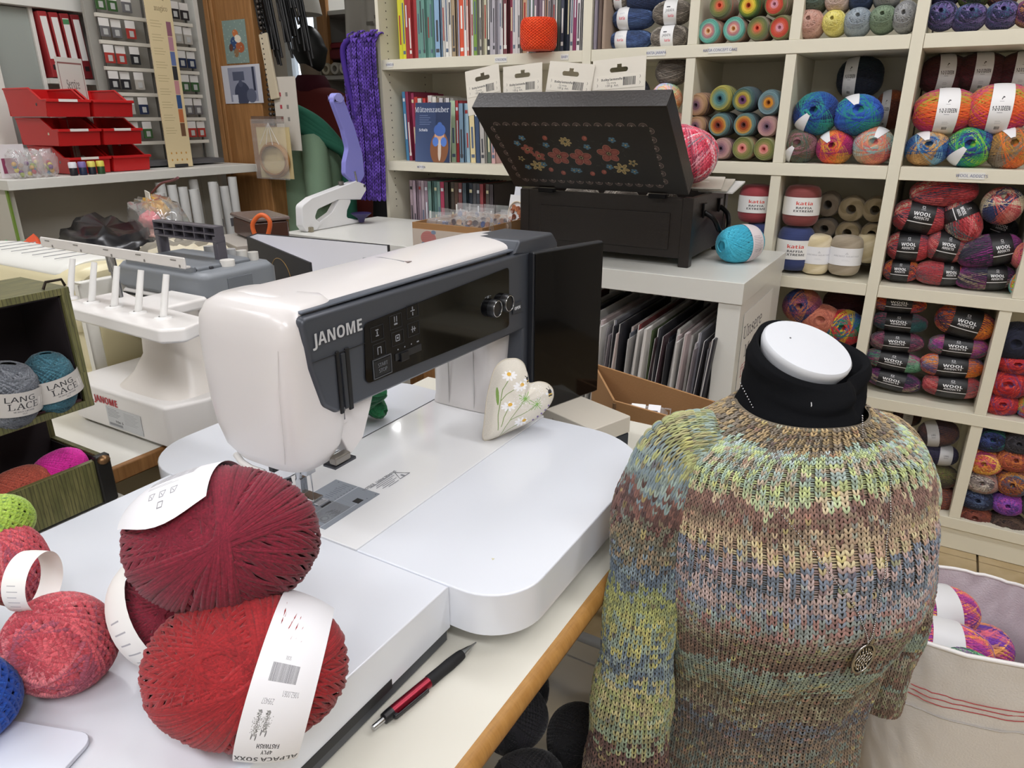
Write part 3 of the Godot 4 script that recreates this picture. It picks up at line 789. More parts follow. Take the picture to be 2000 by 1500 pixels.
const SHELF_BALLS := [
	["in the blue-and-taupe cubby", [
		["S",-0.979,1.505,-2.415,0.069,0.030,"denim","katia_blue/offleft",0.00,"lower denim blue yarn ball with a white band"],
		["S",-0.972,1.568,-2.415,0.068,0.036,"denim","katia_blue/offleft",0.00,"upper denim blue yarn ball with a white band"],
		["S",-0.932,1.615,-2.415,0.062,0.033,"navy","",0.00,"dark navy yarn ball on top of the denim blue ones"],
		["S",-1.022,1.624,-2.415,0.037,0.030,"taupe","katia_blue/mid",0.00,"taupe yarn ball beside the navy one"],
		["S",-0.846,1.506,-2.415,0.059,0.036,"taupe","jarapa/mid",0.00,"lower taupe yarn ball with a white band"],
		["S",-0.845,1.575,-2.415,0.058,0.037,"taupe","jarapa/mid",0.00,"upper taupe yarn ball with a white band"],
	]],
	["in the upper cake cubby", [
		["C",-0.703,1.513,-2.405,0.038,0.038,"cake_teal","",0.00,"teal rimmed yarn cake with peach centre beside the divider"],
		["C",-0.631,1.513,-2.405,0.037,0.037,"cake_teal","",0.00,"teal rimmed yarn cake with peach centre, second in row"],
		["C",-0.560,1.512,-2.405,0.035,0.035,"cake_olive","",0.00,"olive rimmed yarn cake with coral centre in the bottom row"],
		["C",-0.495,1.512,-2.405,0.035,0.035,"cake_coral","",0.00,"coral yarn cake with pink centre in the bottom row"],
		["C",-0.678,1.578,-2.405,0.037,0.037,"cake_olive","",0.00,"olive rimmed yarn cake with coral centre in the upper row"],
		["C",-0.591,1.574,-2.405,0.036,0.036,"cake_yellow","",0.00,"green and yellow yarn cake with orange centre"],
		["C",-0.516,1.574,-2.405,0.034,0.034,"cake_coral","",0.00,"coral yarn cake with pink centre in the upper row"],
	]],
	["in the pastel cubby", [
		["K",-0.426,1.517,-2.405,0.040,0.037,"dusty_pink","",0.00,"dusty pink cotton yarn ball"],
		["K",-0.359,1.517,-2.405,0.032,0.032,"lemon","",0.00,"lemon yellow cotton yarn ball"],
		["K",-0.300,1.515,-2.405,0.036,0.033,"grey_blue","",0.00,"grey blue cotton yarn ball"],
		["K",-0.236,1.519,-2.405,0.035,0.032,"sage","",0.00,"sage green cotton yarn ball"],
		["K",-0.181,1.522,-2.405,0.032,0.038,"silver","",0.00,"silver grey cotton yarn ball, bottom row"],
		["K",-0.422,1.577,-2.405,0.035,0.032,"green_grey","",0.00,"grey green cotton yarn ball on the dusty pink one"],
		["K",-0.359,1.574,-2.405,0.033,0.032,"pale_pink","",0.00,"pale pink cotton yarn ball"],
		["K",-0.300,1.573,-2.405,0.031,0.028,"steel","",0.00,"steel blue cotton yarn ball"],
		["K",-0.236,1.576,-2.405,0.034,0.031,"silver","",0.00,"silver grey cotton yarn ball in the upper row"],
	]],
	["in the dark purple cubby", [
		["K",-0.095,1.520,-2.405,0.037,0.033,"galaxy","",0.00,"blue violet variegated yarn ball beside the upright"],
		["K",-0.031,1.511,-2.405,0.040,0.028,"galaxy","",0.00,"blue violet variegated yarn ball mid bottom row"],
		["K",0.041,1.513,-2.405,0.038,0.030,"galaxy","",0.00,"blue violet variegated yarn ball third in the bottom row"],
		["K",0.100,1.515,-2.405,0.035,0.030,"galaxy_plum","",0.00,"plum variegated yarn ball"],
		["K",-0.095,1.575,-2.405,0.036,0.030,"galaxy","",0.00,"blue violet yarn ball in the upper row"],
		["K",-0.030,1.566,-2.405,0.037,0.031,"galaxy_green","",0.00,"green flecked dark yarn ball in the upper row"],
		["K",0.036,1.566,-2.405,0.037,0.029,"galaxy_plum","",0.00,"plum variegated yarn ball in the upper row"],
	]],
	["in the cubby behind the chest", [
		["D",-0.840,1.324,-2.405,0.050,0.048,"pastel_rainbow","",0.00,"pastel rainbow yarn ball"],
		["S",-0.822,1.251,-2.415,0.051,0.034,"dusty_pink","",0.00,"pale dusty pink yarn ball"],
		["S",-0.831,1.406,-2.415,0.050,0.043,"taupe","",0.00,"brown grey yarn ball"],
		["D",-0.951,1.346,-2.405,0.048,0.048,"ink","",0.00,"dark blue green yarn ball"],
	]],
	["in the lower cake cubby", [
		["C",-0.720,1.306,-2.405,0.036,0.036,"cake_plum","",0.00,"tan yarn cake with purple centre beside the divider, top row"],
		["C",-0.650,1.322,-2.405,0.038,0.040,"cake_sea","",0.00,"sea green yarn cake with a loose yarn end"],
		["C",-0.579,1.319,-2.405,0.038,0.038,"cake_violet","",0.00,"olive rimmed yarn cake with violet centre"],
		["C",-0.505,1.308,-2.405,0.037,0.039,"cake_amber","",0.00,"grey blue yarn cake with amber centre"],
		["C",-0.719,1.242,-2.405,0.033,0.033,"cake_plum","",0.00,"tan yarn cake with purple centre beside the divider, middle row"],
		["C",-0.645,1.247,-2.405,0.037,0.037,"cake_wine","",0.00,"teal rimmed wine-centred yarn cake under the sea green cake"],
		["C",-0.570,1.246,-2.405,0.037,0.037,"cake_wine","",0.00,"teal rimmed yarn cake with wine red centre in the middle"],
		["C",-0.499,1.243,-2.405,0.033,0.033,"cake_mauve","",0.00,"dusty mauve yarn cake"],
		["C",-0.634,1.175,-2.405,0.034,0.034,"cake_mauve","",0.00,"tan and mauve yarn cake in the bottom row"],
		["C",-0.566,1.179,-2.405,0.037,0.037,"cake_blush","",0.00,"olive rimmed yarn cake with blush centre and loose pink end"],
		["C",-0.499,1.179,-2.405,0.037,0.037,"cake_blush","",0.00,"olive rimmed yarn cake with blush centre next to the upright"],
		["C",-0.707,1.173,-2.405,0.035,0.035,"cake_olive","",0.00,"olive yarn cake in the bottom row beside the divider"],
	]],
	["in the blue-gradient cubby", [
		["D",-0.409,1.185,-2.405,0.051,0.053,"mauve_brown","ideen/end",0.00,"mauve and brown yarn ball with dimple"],
		["D",-0.309,1.184,-2.405,0.053,0.050,"magenta_orange","ideen/end",0.00,"magenta and orange yarn ball"],
		["D",-0.207,1.189,-2.405,0.056,0.053,"peach_aqua","ideen/end",0.00,"peach and aqua yarn ball"],
		["D",-0.375,1.278,-2.405,0.065,0.061,"ocean_dark","ideen/end",0.00,"deep blue yarn ball with teal side"],
		["D",-0.262,1.274,-2.405,0.067,0.056,"ocean","ideen/end",0.00,"bright blue yarn ball with dimple"],
		["S",-0.193,1.289,-2.575,0.040,0.056,"brick_brown","ideen/offleft",0.00,"brick brown yarn ball with a white band"],
		["S",-0.288,1.380,-2.555,0.062,0.059,"ink","ideen/offleft",0.00,"black blue yarn ball with a white band, topmost"],
	]],
	["in the sunset cubby", [
		["D",-0.069,1.185,-2.405,0.058,0.047,"blue_tan","ideen/end",0.00,"blue and tan yarn ball"],
		["D",0.032,1.191,-2.405,0.059,0.053,"peacock","ideen/end",0.00,"peacock green and indigo yarn ball"],
		["D",0.124,1.190,-2.405,0.055,0.055,"rust_brown","ideen/end",0.00,"brown and orange yarn ball"],
		["S",-0.045,1.283,-2.415,0.075,0.059,"sunset","ideen/mid",0.00,"sunset pink and orange banded yarn ball beside the upright"],
		["S",0.079,1.288,-2.415,0.072,0.063,"sunset","ideen/mid",0.00,"sunset pink and orange banded yarn ball away from the upright"],
		["S",-0.070,1.384,-2.555,0.059,0.053,"wine_dark","ideen/mid",0.00,"dark wine yarn ball with white band beside the upright"],
		["S",0.021,1.386,-2.555,0.061,0.052,"wine_dark","ideen/mid",0.00,"dark wine yarn ball with white band in the middle"],
		["S",0.116,1.386,-2.555,0.056,0.051,"wine_dark","ideen/mid",0.00,"dark wine yarn ball with white band at the far end"],
	]],
	["in the raffia cubby", [
		["U",-0.381,1.012,-2.410,0.054,0.062,"raffia_rust","raffia",0.00,"rust raffia ball with a white band, above the navy"],
		["U",-0.384,0.880,-2.410,0.055,0.068,"raffia_navy","raffia2",0.00,"navy raffia ball with a white band"],
		["P",-0.313,1.012,-2.500,0.037,0.039,"linen_dark","",0.00,"taupe cotton spool in the upper row"],
		["P",-0.244,1.002,-2.500,0.042,0.040,"linen","",0.00,"middle beige cotton spool of the upper row"],
		["P",-0.178,1.004,-2.500,0.039,0.039,"linen","",0.00,"end beige cotton spool of the upper row"],
		["P",-0.313,0.938,-2.500,0.038,0.033,"linen_dark","",0.00,"taupe cotton spool in the lower row"],
		["P",-0.245,0.930,-2.500,0.039,0.036,"linen","",0.00,"middle beige cotton spool of the lower row"],
		["P",-0.176,0.931,-2.500,0.035,0.035,"linen","",0.00,"end beige cotton spool of the lower row"],
		["U",-0.317,0.867,-2.410,0.043,0.061,"cream","cotton",0.00,"cream cotton ball with a white band"],
		["U",-0.234,0.871,-2.410,0.047,0.060,"stone","cotton",0.00,"stone grey cotton ball with a white band"],
		["U",-0.185,0.887,-2.480,0.035,0.045,"cream","",0.00,"cream cotton ball without a band"],
	]],
	["beside the turquoise ball", [
		["U",-0.520,1.010,-2.410,0.053,0.059,"raffia_red","raffia",0.00,"dark red raffia ball with a white band"],
		["U",-0.495,0.902,-2.410,0.050,0.050,"raffia_navy","",0.00,"purple blue raffia ball"],
	]],
	["in the upper black-band cubby", [
		["S",-0.008,1.070,-2.415,0.081,0.041,"addict_red","",0.10,"topmost red and grey striped yarn ball without band"],
		["D",0.137,1.041,-2.405,0.051,0.048,"addict_cream","",0.40,"cream, navy and red striped yarn ball without a band"],
		["S",-0.056,0.997,-2.415,0.068,0.048,"addict_red","addict/wide",-0.15,"red grey yarn ball, black band, beside the upright"],
		["S",0.052,0.993,-2.415,0.061,0.046,"addict_red","addict/offleft",-1.10,"red yarn ball with its black band turned on end"],
		["S",-0.068,0.911,-2.415,0.056,0.044,"addict_red","addict/wide",0.00,"red grey yarn ball, black band, second row"],
		["S",0.026,0.918,-2.415,0.053,0.044,"addict_rose","addict/wide",-0.15,"rose red yarn ball, black band, second row"],
		["S",0.130,0.916,-2.415,0.075,0.046,"addict_night","addict/off",0.25,"purple black yarn ball with its black band tilted"],
		["S",-0.076,0.839,-2.415,0.048,0.034,"addict_fire","addict/wide",0.00,"orange brown yarn ball, black band at the bottom"],
		["S",0.025,0.842,-2.415,0.063,0.036,"addict_rose","addict/off",0.00,"rose red yarn ball, black band at the bottom"],
		["S",0.135,0.842,-2.415,0.073,0.037,"addict_night","addict/off",0.08,"dark plum yarn ball, black band at the bottom"],
		["S",0.148,0.966,-2.535,0.048,0.036,"black_yarn","addict/wide",-0.30,"black banded yarn ball under the cream striped one"],
	]],
	["in the upright-side black-band stack", [
		["S",-0.063,0.740,-2.415,0.072,0.030,"addict_fire","addict/wide",0.00,"orange and wine yarn ball, black band, topmost"],
		["S",-0.053,0.682,-2.415,0.072,0.031,"addict_teal","addict/wide",0.00,"teal yarn ball, black band, second from the top"],
		["S",-0.051,0.620,-2.415,0.073,0.032,"addict_pink","addict/wide",0.00,"dusty pink striped yarn ball, black band, third from the top"],
		["S",-0.048,0.559,-2.415,0.080,0.032,"addict_green","addict/wide",-0.10,"green and magenta yarn ball, black band, fourth from the top"],
		["S",-0.040,0.497,-2.415,0.077,0.032,"addict_night","addict/wide",-0.10,"dark plum yarn ball, black band, lowest"],
	]],
	["in the divider-side black-band stack", [
		["S",0.114,0.704,-2.415,0.075,0.045,"addict_fire","addict/wide",-0.20,"orange brown yarn ball, black band tilted, topmost"],
		["S",0.111,0.630,-2.415,0.076,0.034,"addict_lilac","addict/wide",0.00,"lilac yarn ball, black band, second from the top"],
		["S",0.105,0.569,-2.415,0.080,0.037,"addict_sun","addict/wide",0.00,"orange and grey yarn ball, black band, third from the top"],
		["S",0.118,0.507,-2.415,0.078,0.037,"addict_rose","addict/wide",0.00,"rose red yarn ball, black band, lowest"],
	]],
	["in the red-swirl cubby", [
		["D",0.247,0.668,-2.405,0.061,0.058,"navy_dark","",0.00,"navy black yarn ball"],
		["D",0.257,0.603,-2.405,0.056,0.032,"red_swirl","",0.00,"red swirled yarn ball under the navy one"],
		["D",0.251,0.544,-2.405,0.057,0.045,"red_swirl","",0.00,"large red swirled yarn ball in the middle"],
		["D",0.244,0.477,-2.405,0.053,0.036,"red_swirl","",0.00,"red swirled yarn ball at the bottom"],
		["D",0.322,0.483,-2.405,0.041,0.036,"multi_end","",0.00,"blue and mustard yarn ball"],
	]],
	["in the cubby behind the form", [
		["D",-0.336,0.699,-2.405,0.060,0.056,"plum_blue","",0.00,"plum yarn ball with blue dimple"],
		["D",-0.274,0.658,-2.405,0.062,0.053,"peach_dark","",0.00,"dark peach yarn ball"],
		["D",-0.205,0.644,-2.405,0.062,0.058,"parrot","",0.00,"red yarn ball with green and yellow dimple"],
		["S",-0.224,0.693,-2.535,0.064,0.047,"wine_dark","",0.00,"dark wine yarn ball at the back"],
		["D",-0.169,0.540,-2.505,0.058,0.047,"navy_dark","",0.00,"black purple yarn ball"],
		["D",-0.306,0.538,-2.485,0.062,0.059,"wine_dark","",0.00,"wine coloured yarn ball in the lower row"],
	]],
	["in the bottom dusky cubby", [
		["S",0.111,0.347,-2.415,0.054,0.041,"dusk","lang/offleft",0.20,"brown black yarn ball with grey band, topmost"],
		["S",0.121,0.279,-2.415,0.055,0.035,"dusk_navy","lang/off",0.00,"dark navy yarn ball with grey band"],
		["S",0.128,0.207,-2.415,0.062,0.039,"dusk_olive","",0.00,"olive brown yarn ball"],
		["S",0.142,0.132,-2.415,0.062,0.043,"dusk_rust","lang/offleft",0.00,"rust brown yarn ball with grey band, lowest"],
		["S",0.020,0.335,-2.555,0.041,0.034,"dusk","lang/mid",0.00,"grey brown yarn ball at the back"],
	]],
	["in the bottom knot cubby", [
		["K",0.243,0.363,-2.405,0.049,0.038,"marine","",0.00,"marine blue yarn ball beside the divider, top row"],
		["K",0.311,0.369,-2.405,0.045,0.036,"charcoal","",0.00,"charcoal yarn ball"],
		["K",0.244,0.290,-2.405,0.050,0.040,"saffron","",0.00,"saffron orange yarn ball"],
		["K",0.312,0.314,-2.405,0.046,0.037,"rust_knot","",0.00,"rust yarn ball"],
		["K",0.249,0.225,-2.405,0.052,0.038,"ash","",0.00,"ash grey yarn ball"],
		["K",0.327,0.243,-2.405,0.048,0.042,"autumn","",0.00,"brown multicoloured yarn ball"],
		["K",0.248,0.163,-2.405,0.051,0.035,"navy_knot","",0.00,"navy yarn ball with pale strand"],
		["K",0.327,0.171,-2.405,0.045,0.036,"violet","",0.00,"violet yarn ball"],
		["K",0.250,0.102,-2.405,0.055,0.037,"mahogany","",0.00,"mahogany brown yarn ball"],
		["K",0.338,0.095,-2.405,0.057,0.043,"umber","",0.00,"dark umber yarn ball"],
		["K",0.391,0.182,-2.405,0.037,0.037,"charcoal","",0.00,"charcoal yarn ball beside the violet one"],
	]],
	["in the cubby beyond the divider", [
		["K",0.221,0.911,-2.405,0.037,0.037,"pink_end","",0.00,"pink brown yarn ball"],
		["K",0.236,0.833,-2.405,0.040,0.040,"lime_sky","",0.00,"lime and sky blue yarn ball"],
	]],
]
const BOOKS := [
	[-1.920,1.475,-2.372,0.0201,0.273,"d8d43a","yellow booklet spine in the top book row, among yellow ones"],
	[-1.900,1.475,-2.372,0.0200,0.285,"d8d43a","yellow booklet spine in the top book row, beside a red one"],
	[-1.880,1.475,-2.372,0.0174,0.297,"a83a3c","red booklet spine in the top book row, beside a yellow one"],
	[-1.862,1.475,-2.372,0.0173,0.279,"a83a3c","red booklet spine in the top book row, among red ones"],
	[-1.845,1.475,-2.372,0.0196,0.291,"a83a3c","red booklet spine in the top book row, beside a teal one"],
	[-1.825,1.475,-2.372,0.0146,0.273,"6f9c92","teal booklet spine in the top book row, beside a red one"],
	[-1.811,1.475,-2.372,0.0146,0.285,"6f9c92","teal booklet spine in the top book row, among teal ones"],
	[-1.796,1.475,-2.372,0.0145,0.297,"6f9c92","teal booklet spine in the top book row, among teal ones"],
	[-1.782,1.475,-2.372,0.0144,0.279,"6f9c92","teal booklet spine in the top book row, among teal ones"],
	[-1.767,1.475,-2.372,0.0143,0.291,"6f9c92","teal booklet spine in the top book row, among teal ones"],
	[-1.753,1.475,-2.372,0.0119,0.273,"4f7c74","teal booklet spine in the top book row, beside a blue one"],
	[-1.741,1.475,-2.372,0.0284,0.285,"8fb0d0","blue booklet spine in the top book row, beside a teal one"],
	[-1.713,1.475,-2.372,0.0141,0.297,"d8d4cc","white booklet spine in the top book row, beside a blue one"],
	[-1.699,1.475,-2.372,0.0187,0.279,"e4e2dc","white booklet spine in the top book row, beside a pale beige one"],
	[-1.680,1.475,-2.372,0.0162,0.291,"dcd8d0","pale beige booklet spine in the top book row, beside a white one"],
	[-1.664,1.475,-2.372,0.0207,0.273,"a89478","brown booklet spine in the top book row, beside a pale beige one"],
	[-1.643,1.475,-2.372,0.0092,0.285,"c8c4dc","pale blue booklet spine in the top book row, beside a brown one"],
	[-1.634,1.475,-2.372,0.0228,0.297,"d8583c","red booklet spine in the top book row, beside a pale blue one"],
	[-1.611,1.475,-2.372,0.0136,0.279,"e8e6e4","white booklet spine in the top book row, beside a red one"],
	[-1.597,1.475,-2.372,0.0113,0.291,"c87c70","red booklet spine in the top book row, beside a white one"],
	[-1.586,1.475,-2.372,0.0135,0.273,"e8e6e4","white booklet spine in the top book row, beside a red one"],
	[-1.573,1.475,-2.372,0.0178,0.285,"7ca04c","green booklet spine in the top book row, beside a white one"],
	[-1.555,1.475,-2.372,0.0133,0.297,"5a5a52","charcoal booklet spine in the top book row, beside a green one"],
	[-1.542,1.475,-2.372,0.0110,0.279,"b8b4a8","light grey booklet spine in the top book row, beside a charcoal one"],
	[-1.531,1.475,-2.372,0.0154,0.291,"d0ccb0","pale yellow booklet spine in the top book row, beside a light grey one"],
	[-1.515,1.475,-2.372,0.0153,0.273,"3c3c40","charcoal booklet spine in the top book row, beside a pale yellow one"],
	[-1.500,1.475,-2.372,0.0130,0.285,"b4b0b8","light grey booklet spine in the top book row, beside a charcoal one"],
	[-1.487,1.475,-2.372,0.0130,0.297,"b4b0b8","light grey booklet spine in the top book row, among light grey ones"],
	[-1.474,1.475,-2.372,0.0108,0.279,"aca8b2","light grey booklet spine in the top book row, among light grey ones"],
	[-1.463,1.475,-2.372,0.0107,0.291,"c0bcc4","light grey booklet spine in the top book row, beside a white one"],
	[-1.452,1.475,-2.372,0.0086,0.273,"e8e6e4","white booklet spine in the top book row, beside a light grey one"],
	[-1.444,1.475,-2.372,0.0213,0.285,"6c3a40","red booklet spine in the top book row, beside a white one"],
	[-1.422,1.475,-2.372,0.0148,0.297,"8c3a50","pink booklet spine in the top book row, beside a red one"],
	[-1.408,1.475,-2.372,0.0126,0.279,"d4d0d0","white booklet spine in the top book row, beside a pink one"],
	[-1.395,1.475,-2.372,0.0126,0.291,"d4d0d0","white booklet spine in the top book row, beside a light grey one"],
	[-1.383,1.475,-2.372,0.0104,0.273,"c8c4c4","light grey booklet spine in the top book row, beside a white one"],
	[-1.372,1.475,-2.372,0.0207,0.285,"c8a484","beige booklet spine in the top book row, beside a light grey one"],
	[-1.351,1.475,-2.372,0.0103,0.297,"e0dcd8","white booklet spine in the top book row, beside a beige one"],
	[-1.341,1.475,-2.372,0.0225,0.279,"5c7068","grey booklet spine in the top book row, beside a white one"],
	[-1.319,1.475,-2.372,0.0122,0.291,"8a7c8c","grey booklet spine in the top book row, among grey ones"],
	[-1.306,1.475,-2.372,0.0121,0.273,"8a7c8c","grey booklet spine in the top book row, among grey ones"],
	[-1.294,1.475,-2.372,0.0141,0.285,"847688","grey booklet spine in the top book row, beside a brown one"],
	[-1.280,1.475,-2.372,0.0140,0.297,"b09478","brown booklet spine in the top book row, beside a grey one"],
	[-1.266,1.475,-2.372,0.0120,0.279,"a8a4a8","light grey booklet spine in the top book row, beside a brown one"],
	[-1.254,1.475,-2.372,0.0119,0.291,"b0acb0","light grey booklet spine in the top book row, beside a grey one"],
	[-1.242,1.475,-2.372,0.0119,0.273,"54605c","grey booklet spine in the top book row, beside a light grey one"],
	[-1.230,1.475,-2.372,0.0138,0.285,"4c5854","charcoal booklet spine in the top book row, beside a grey one"],
	[-1.217,1.475,-2.372,0.0156,0.297,"3c4454","dark blue booklet spine in the top book row, beside a charcoal one"],
	[-1.201,1.475,-2.372,0.0155,0.279,"2c3444","dark blue booklet spine in the top book row, beside a white one"],
	[-1.185,1.475,-2.372,0.0135,0.291,"dcdad8","white booklet spine in the top book row, beside a dark blue one"],
	[-1.172,1.475,-2.372,0.0154,0.273,"8c3a64","pink booklet spine in the top book row, beside a white one"],
	[-1.157,1.475,-2.372,0.0153,0.285,"e4e2e4","white booklet spine in the top book row, beside a pink one"],
	[-1.141,1.475,-2.372,0.0190,0.297,"dce4ea","pale blue booklet spine in the top book row, beside a white one"],
	[-1.122,1.475,-2.372,0.0170,0.279,"b0bab0","light grey booklet spine in the top book row, beside a pale blue one"],
	[-1.927,1.102,-2.400,0.0185,0.260,"4c88b4","blue booklet spine in the middle book row, beside a pink one"],
	[-1.908,1.102,-2.400,0.0184,0.260,"8c3450","pink booklet spine in the middle book row, beside a blue one"],
	[-1.890,1.102,-2.400,0.0183,0.255,"a03c5c","pink booklet spine in the middle book row, beside a red one"],
	[-1.872,1.102,-2.400,0.0207,0.240,"c04038","red booklet spine in the middle book row, beside a pink one"],
	[-1.851,1.102,-2.400,0.0206,0.235,"d8d4d0","white booklet spine in the middle book row, beside a red one"],
	[-1.830,1.102,-2.400,0.0179,0.235,"c8403c","red booklet spine in the middle book row, beside a white one"],
	[-1.813,1.102,-2.400,0.0203,0.245,"d8d4d0","white booklet spine in the middle book row, beside a red one"],
	[-1.792,1.102,-2.400,0.0252,0.240,"e0dcd4","pale beige booklet spine in the middle book row, beside a white one"],
	[-1.767,1.102,-2.400,0.0150,0.235,"8c7c6c","grey booklet spine in the middle book row, beside a pale beige one"],
	[-1.752,1.102,-2.400,0.0224,0.235,"c8c4c8","light grey booklet spine in the middle book row, beside a grey one"],
	[-1.730,1.102,-2.400,0.0222,0.235,"d4d2d4","white booklet spine in the middle book row, beside a light grey one"],
	[-1.707,1.102,-2.400,0.0294,0.225,"b8d0b0","pale green booklet spine in the middle book row, beside a white one"],
	[-1.678,1.102,-2.400,0.0170,0.225,"a83a40","red booklet spine in the middle book row, beside a pale green one"],
	[-1.661,1.102,-2.400,0.0241,0.215,"7c98b0","blue booklet spine in the middle book row, beside a red one"],
	[-1.637,1.102,-2.400,0.0215,0.215,"9cb8c8","blue booklet spine in the middle book row, beside a pale beige one"],
	[-1.615,1.102,-2.400,0.0284,0.210,"e0cfa0","pale beige booklet spine in the middle book row, beside a blue one"],
	[-1.587,1.102,-2.400,0.0235,0.205,"3c5070","blue booklet spine in the middle book row, beside a pale beige one"],
	[-1.563,1.102,-2.400,0.0233,0.200,"b8b4b0","light grey booklet spine in the middle book row, beside a blue one"],
	[-1.540,1.102,-2.400,0.0208,0.210,"5c6c60","grey booklet spine in the middle book row, beside a light grey one"],
	[-1.519,1.102,-2.400,0.0206,0.200,"c8a0a0","pale red booklet spine in the middle book row, beside a grey one"],
	[-1.911,0.760,-2.390,0.0188,0.265,"a8949c","light grey booklet spine in the low book row, among light grey ones"],
	[-1.892,0.760,-2.390,0.0187,0.265,"b09ca8","light grey booklet spine in the low book row, beside a grey one"],
	[-1.873,0.760,-2.390,0.0186,0.265,"a08c98","grey booklet spine in the low book row, beside a light grey one"],
	[-1.855,0.760,-2.390,0.0185,0.265,"b4a4ac","light grey booklet spine in the low book row, beside a grey one"],
	[-1.836,0.760,-2.390,0.0210,0.265,"988490","grey booklet spine in the low book row, beside a light grey one"],
	[-1.815,0.760,-2.390,0.0208,0.265,"6c8c84","grey booklet spine in the low book row, beside a teal one"],
	[-1.794,0.760,-2.390,0.0207,0.265,"5c7c78","teal booklet spine in the low book row, beside a grey one"],
	[-1.774,0.760,-2.390,0.0180,0.265,"7c9c94","grey booklet spine in the low book row, beside a teal one"],
	[-1.756,0.760,-2.390,0.0229,0.265,"a83c58","pink booklet spine in the low book row, beside a grey one"],
	[-1.733,0.760,-2.390,0.0228,0.265,"3c3834","charcoal booklet spine in the low book row, beside a pink one"],
	[-1.710,0.760,-2.390,0.0201,0.265,"4c443c","charcoal booklet spine in the low book row, beside a dark brown one"],
	[-1.690,0.760,-2.390,0.0224,0.265,"544034","dark brown booklet spine in the low book row, beside a charcoal one"],
	[-1.668,0.760,-2.390,0.0222,0.265,"6c3c3c","red booklet spine in the low book row, beside a dark brown one"],
	[-1.645,0.760,-2.390,0.0221,0.265,"3c4850","dark blue booklet spine in the low book row, beside a red one"],
	[-1.623,0.760,-2.390,0.0219,0.265,"2c3440","dark blue booklet spine in the low book row, beside a charcoal one"],
	[-1.601,0.760,-2.390,0.0193,0.265,"4c4c50","charcoal booklet spine in the low book row, beside a dark blue one"],
	[-1.582,0.760,-2.390,0.0192,0.265,"3a3c44","charcoal booklet spine in the low book row, beside a red one"],
	[-1.563,0.760,-2.390,0.0191,0.265,"8c3c40","red booklet spine in the low book row, beside a charcoal one"],
	[-1.544,0.760,-2.390,0.0189,0.265,"5c5450","charcoal booklet spine in the low book row, beside a red one"],
	[-1.525,0.760,-2.390,0.0211,0.265,"443c40","charcoal booklet spine in the low book row, among charcoal ones"],
]
# dress form: height, half width, half depth in front, half depth behind
const FORM := [[0.9579, 0.0743, 0.0714, 0.0677], [0.9504, 0.0827, 0.0733, 0.0705], [0.9391, 0.1053, 0.0790, 0.0771], [0.9269, 0.1278, 0.0865, 0.0846], [0.9081, 0.1485, 0.0978, 0.0921], [0.8658, 0.1636, 0.1184, 0.1015], [0.8094, 0.1692, 0.1429, 0.1034], [0.7530, 0.1692, 0.1560, 0.0996], [0.6966, 0.1598, 0.1410, 0.0940], [0.6214, 0.1410, 0.1147, 0.0893], [0.5462, 0.1344, 0.1053, 0.0921], [0.4522, 0.1410, 0.1090, 0.1081], [0.3582, 0.1617, 0.1203, 0.1269], [0.3018, 0.1692, 0.1241, 0.1316]]
const FORM_AT := Vector3(-0.1015, 0, -0.8272)
const SLEEVE_A := [[-0.1786, 0.9147, -0.7614, 0.0376], [-0.2143, 0.8996, -0.7426, 0.0451], [-0.2284, 0.8470, -0.7191, 0.0470], [-0.2284, 0.8000, -0.7031, 0.0442], [-0.2256, 0.7436, -0.6890, 0.0423], [-0.2218, 0.6778, -0.6693, 0.0432], [-0.2162, 0.6026, -0.6467, 0.0470], [-0.2106, 0.5086, -0.6251, 0.0489], [-0.2068, 0.4334, -0.6110, 0.0432]]
const SLEEVE_B := [[-0.0470, 0.9081, -0.8789, 0.0338], [-0.0094, 0.8865, -0.9071, 0.0414], [0.0132, 0.8376, -0.9259, 0.0432], [0.0282, 0.7530, -0.9400, 0.0395], [0.0470, 0.6778, -0.9381, 0.0357], [0.0461, 0.6026, -0.9259, 0.0320], [0.0432, 0.5462, -0.9118, 0.0291], [0.0414, 0.5133, -0.9043, 0.0273]]
const KNIT_BANDS := [[0.9927, "8f7c64", "a8936f"], [0.9391, "7d7468", "a08d6d"], [0.9344, "9cb0a4", "a4b0b0"], [0.9288, "a6b48c", "b6bf8c"], [0.9203, "97a5a0", "a99c8a"], [0.9072, "aeb884", "98a998"], [0.8921, "a3ae8a", "b3a58a"], [0.8808, "745a52", "876a5e"], [0.8677, "6a5048", "80705f"], [0.8545, "94806c", "a8967c"], [0.8395, "b5a987", "a58b78"], [0.8282, "6b7380", "a08c88"], [0.8019, "68717c", "a49390"], [0.7765, "747c88", "9c8a85"], [0.7605, "896a64", "7d8480"], [0.7380, "7a645c", "888270"], [0.7192, "7a785f", "6d5e50"], [0.7004, "604d42", "6d584a"], [0.6853, "818c7c", "727d76"], [0.6543, "7b8778", "88816a"], [0.6261, "5f5546", "746a55"], [0.6007, "84806a", "6d5f50"], [0.5763, "5f524d", "616770"], [0.5462, "78695a", "5a5550"], [0.5086, "6a7068", "756655"], [0.4522, "675649", "706c5f"], [0.3582, "6a6a63", "5a5249"]]
# ---- room ------------------------------------------------------------------------------------
var t_fine: NoiseTexture2D
var t_coarse: NoiseTexture2D
var t_wood: ImageTexture
var white_lac: StandardMaterial3D
var cream_lac: StandardMaterial3D
var card_mat: StandardMaterial3D
var wood_mat: StandardMaterial3D

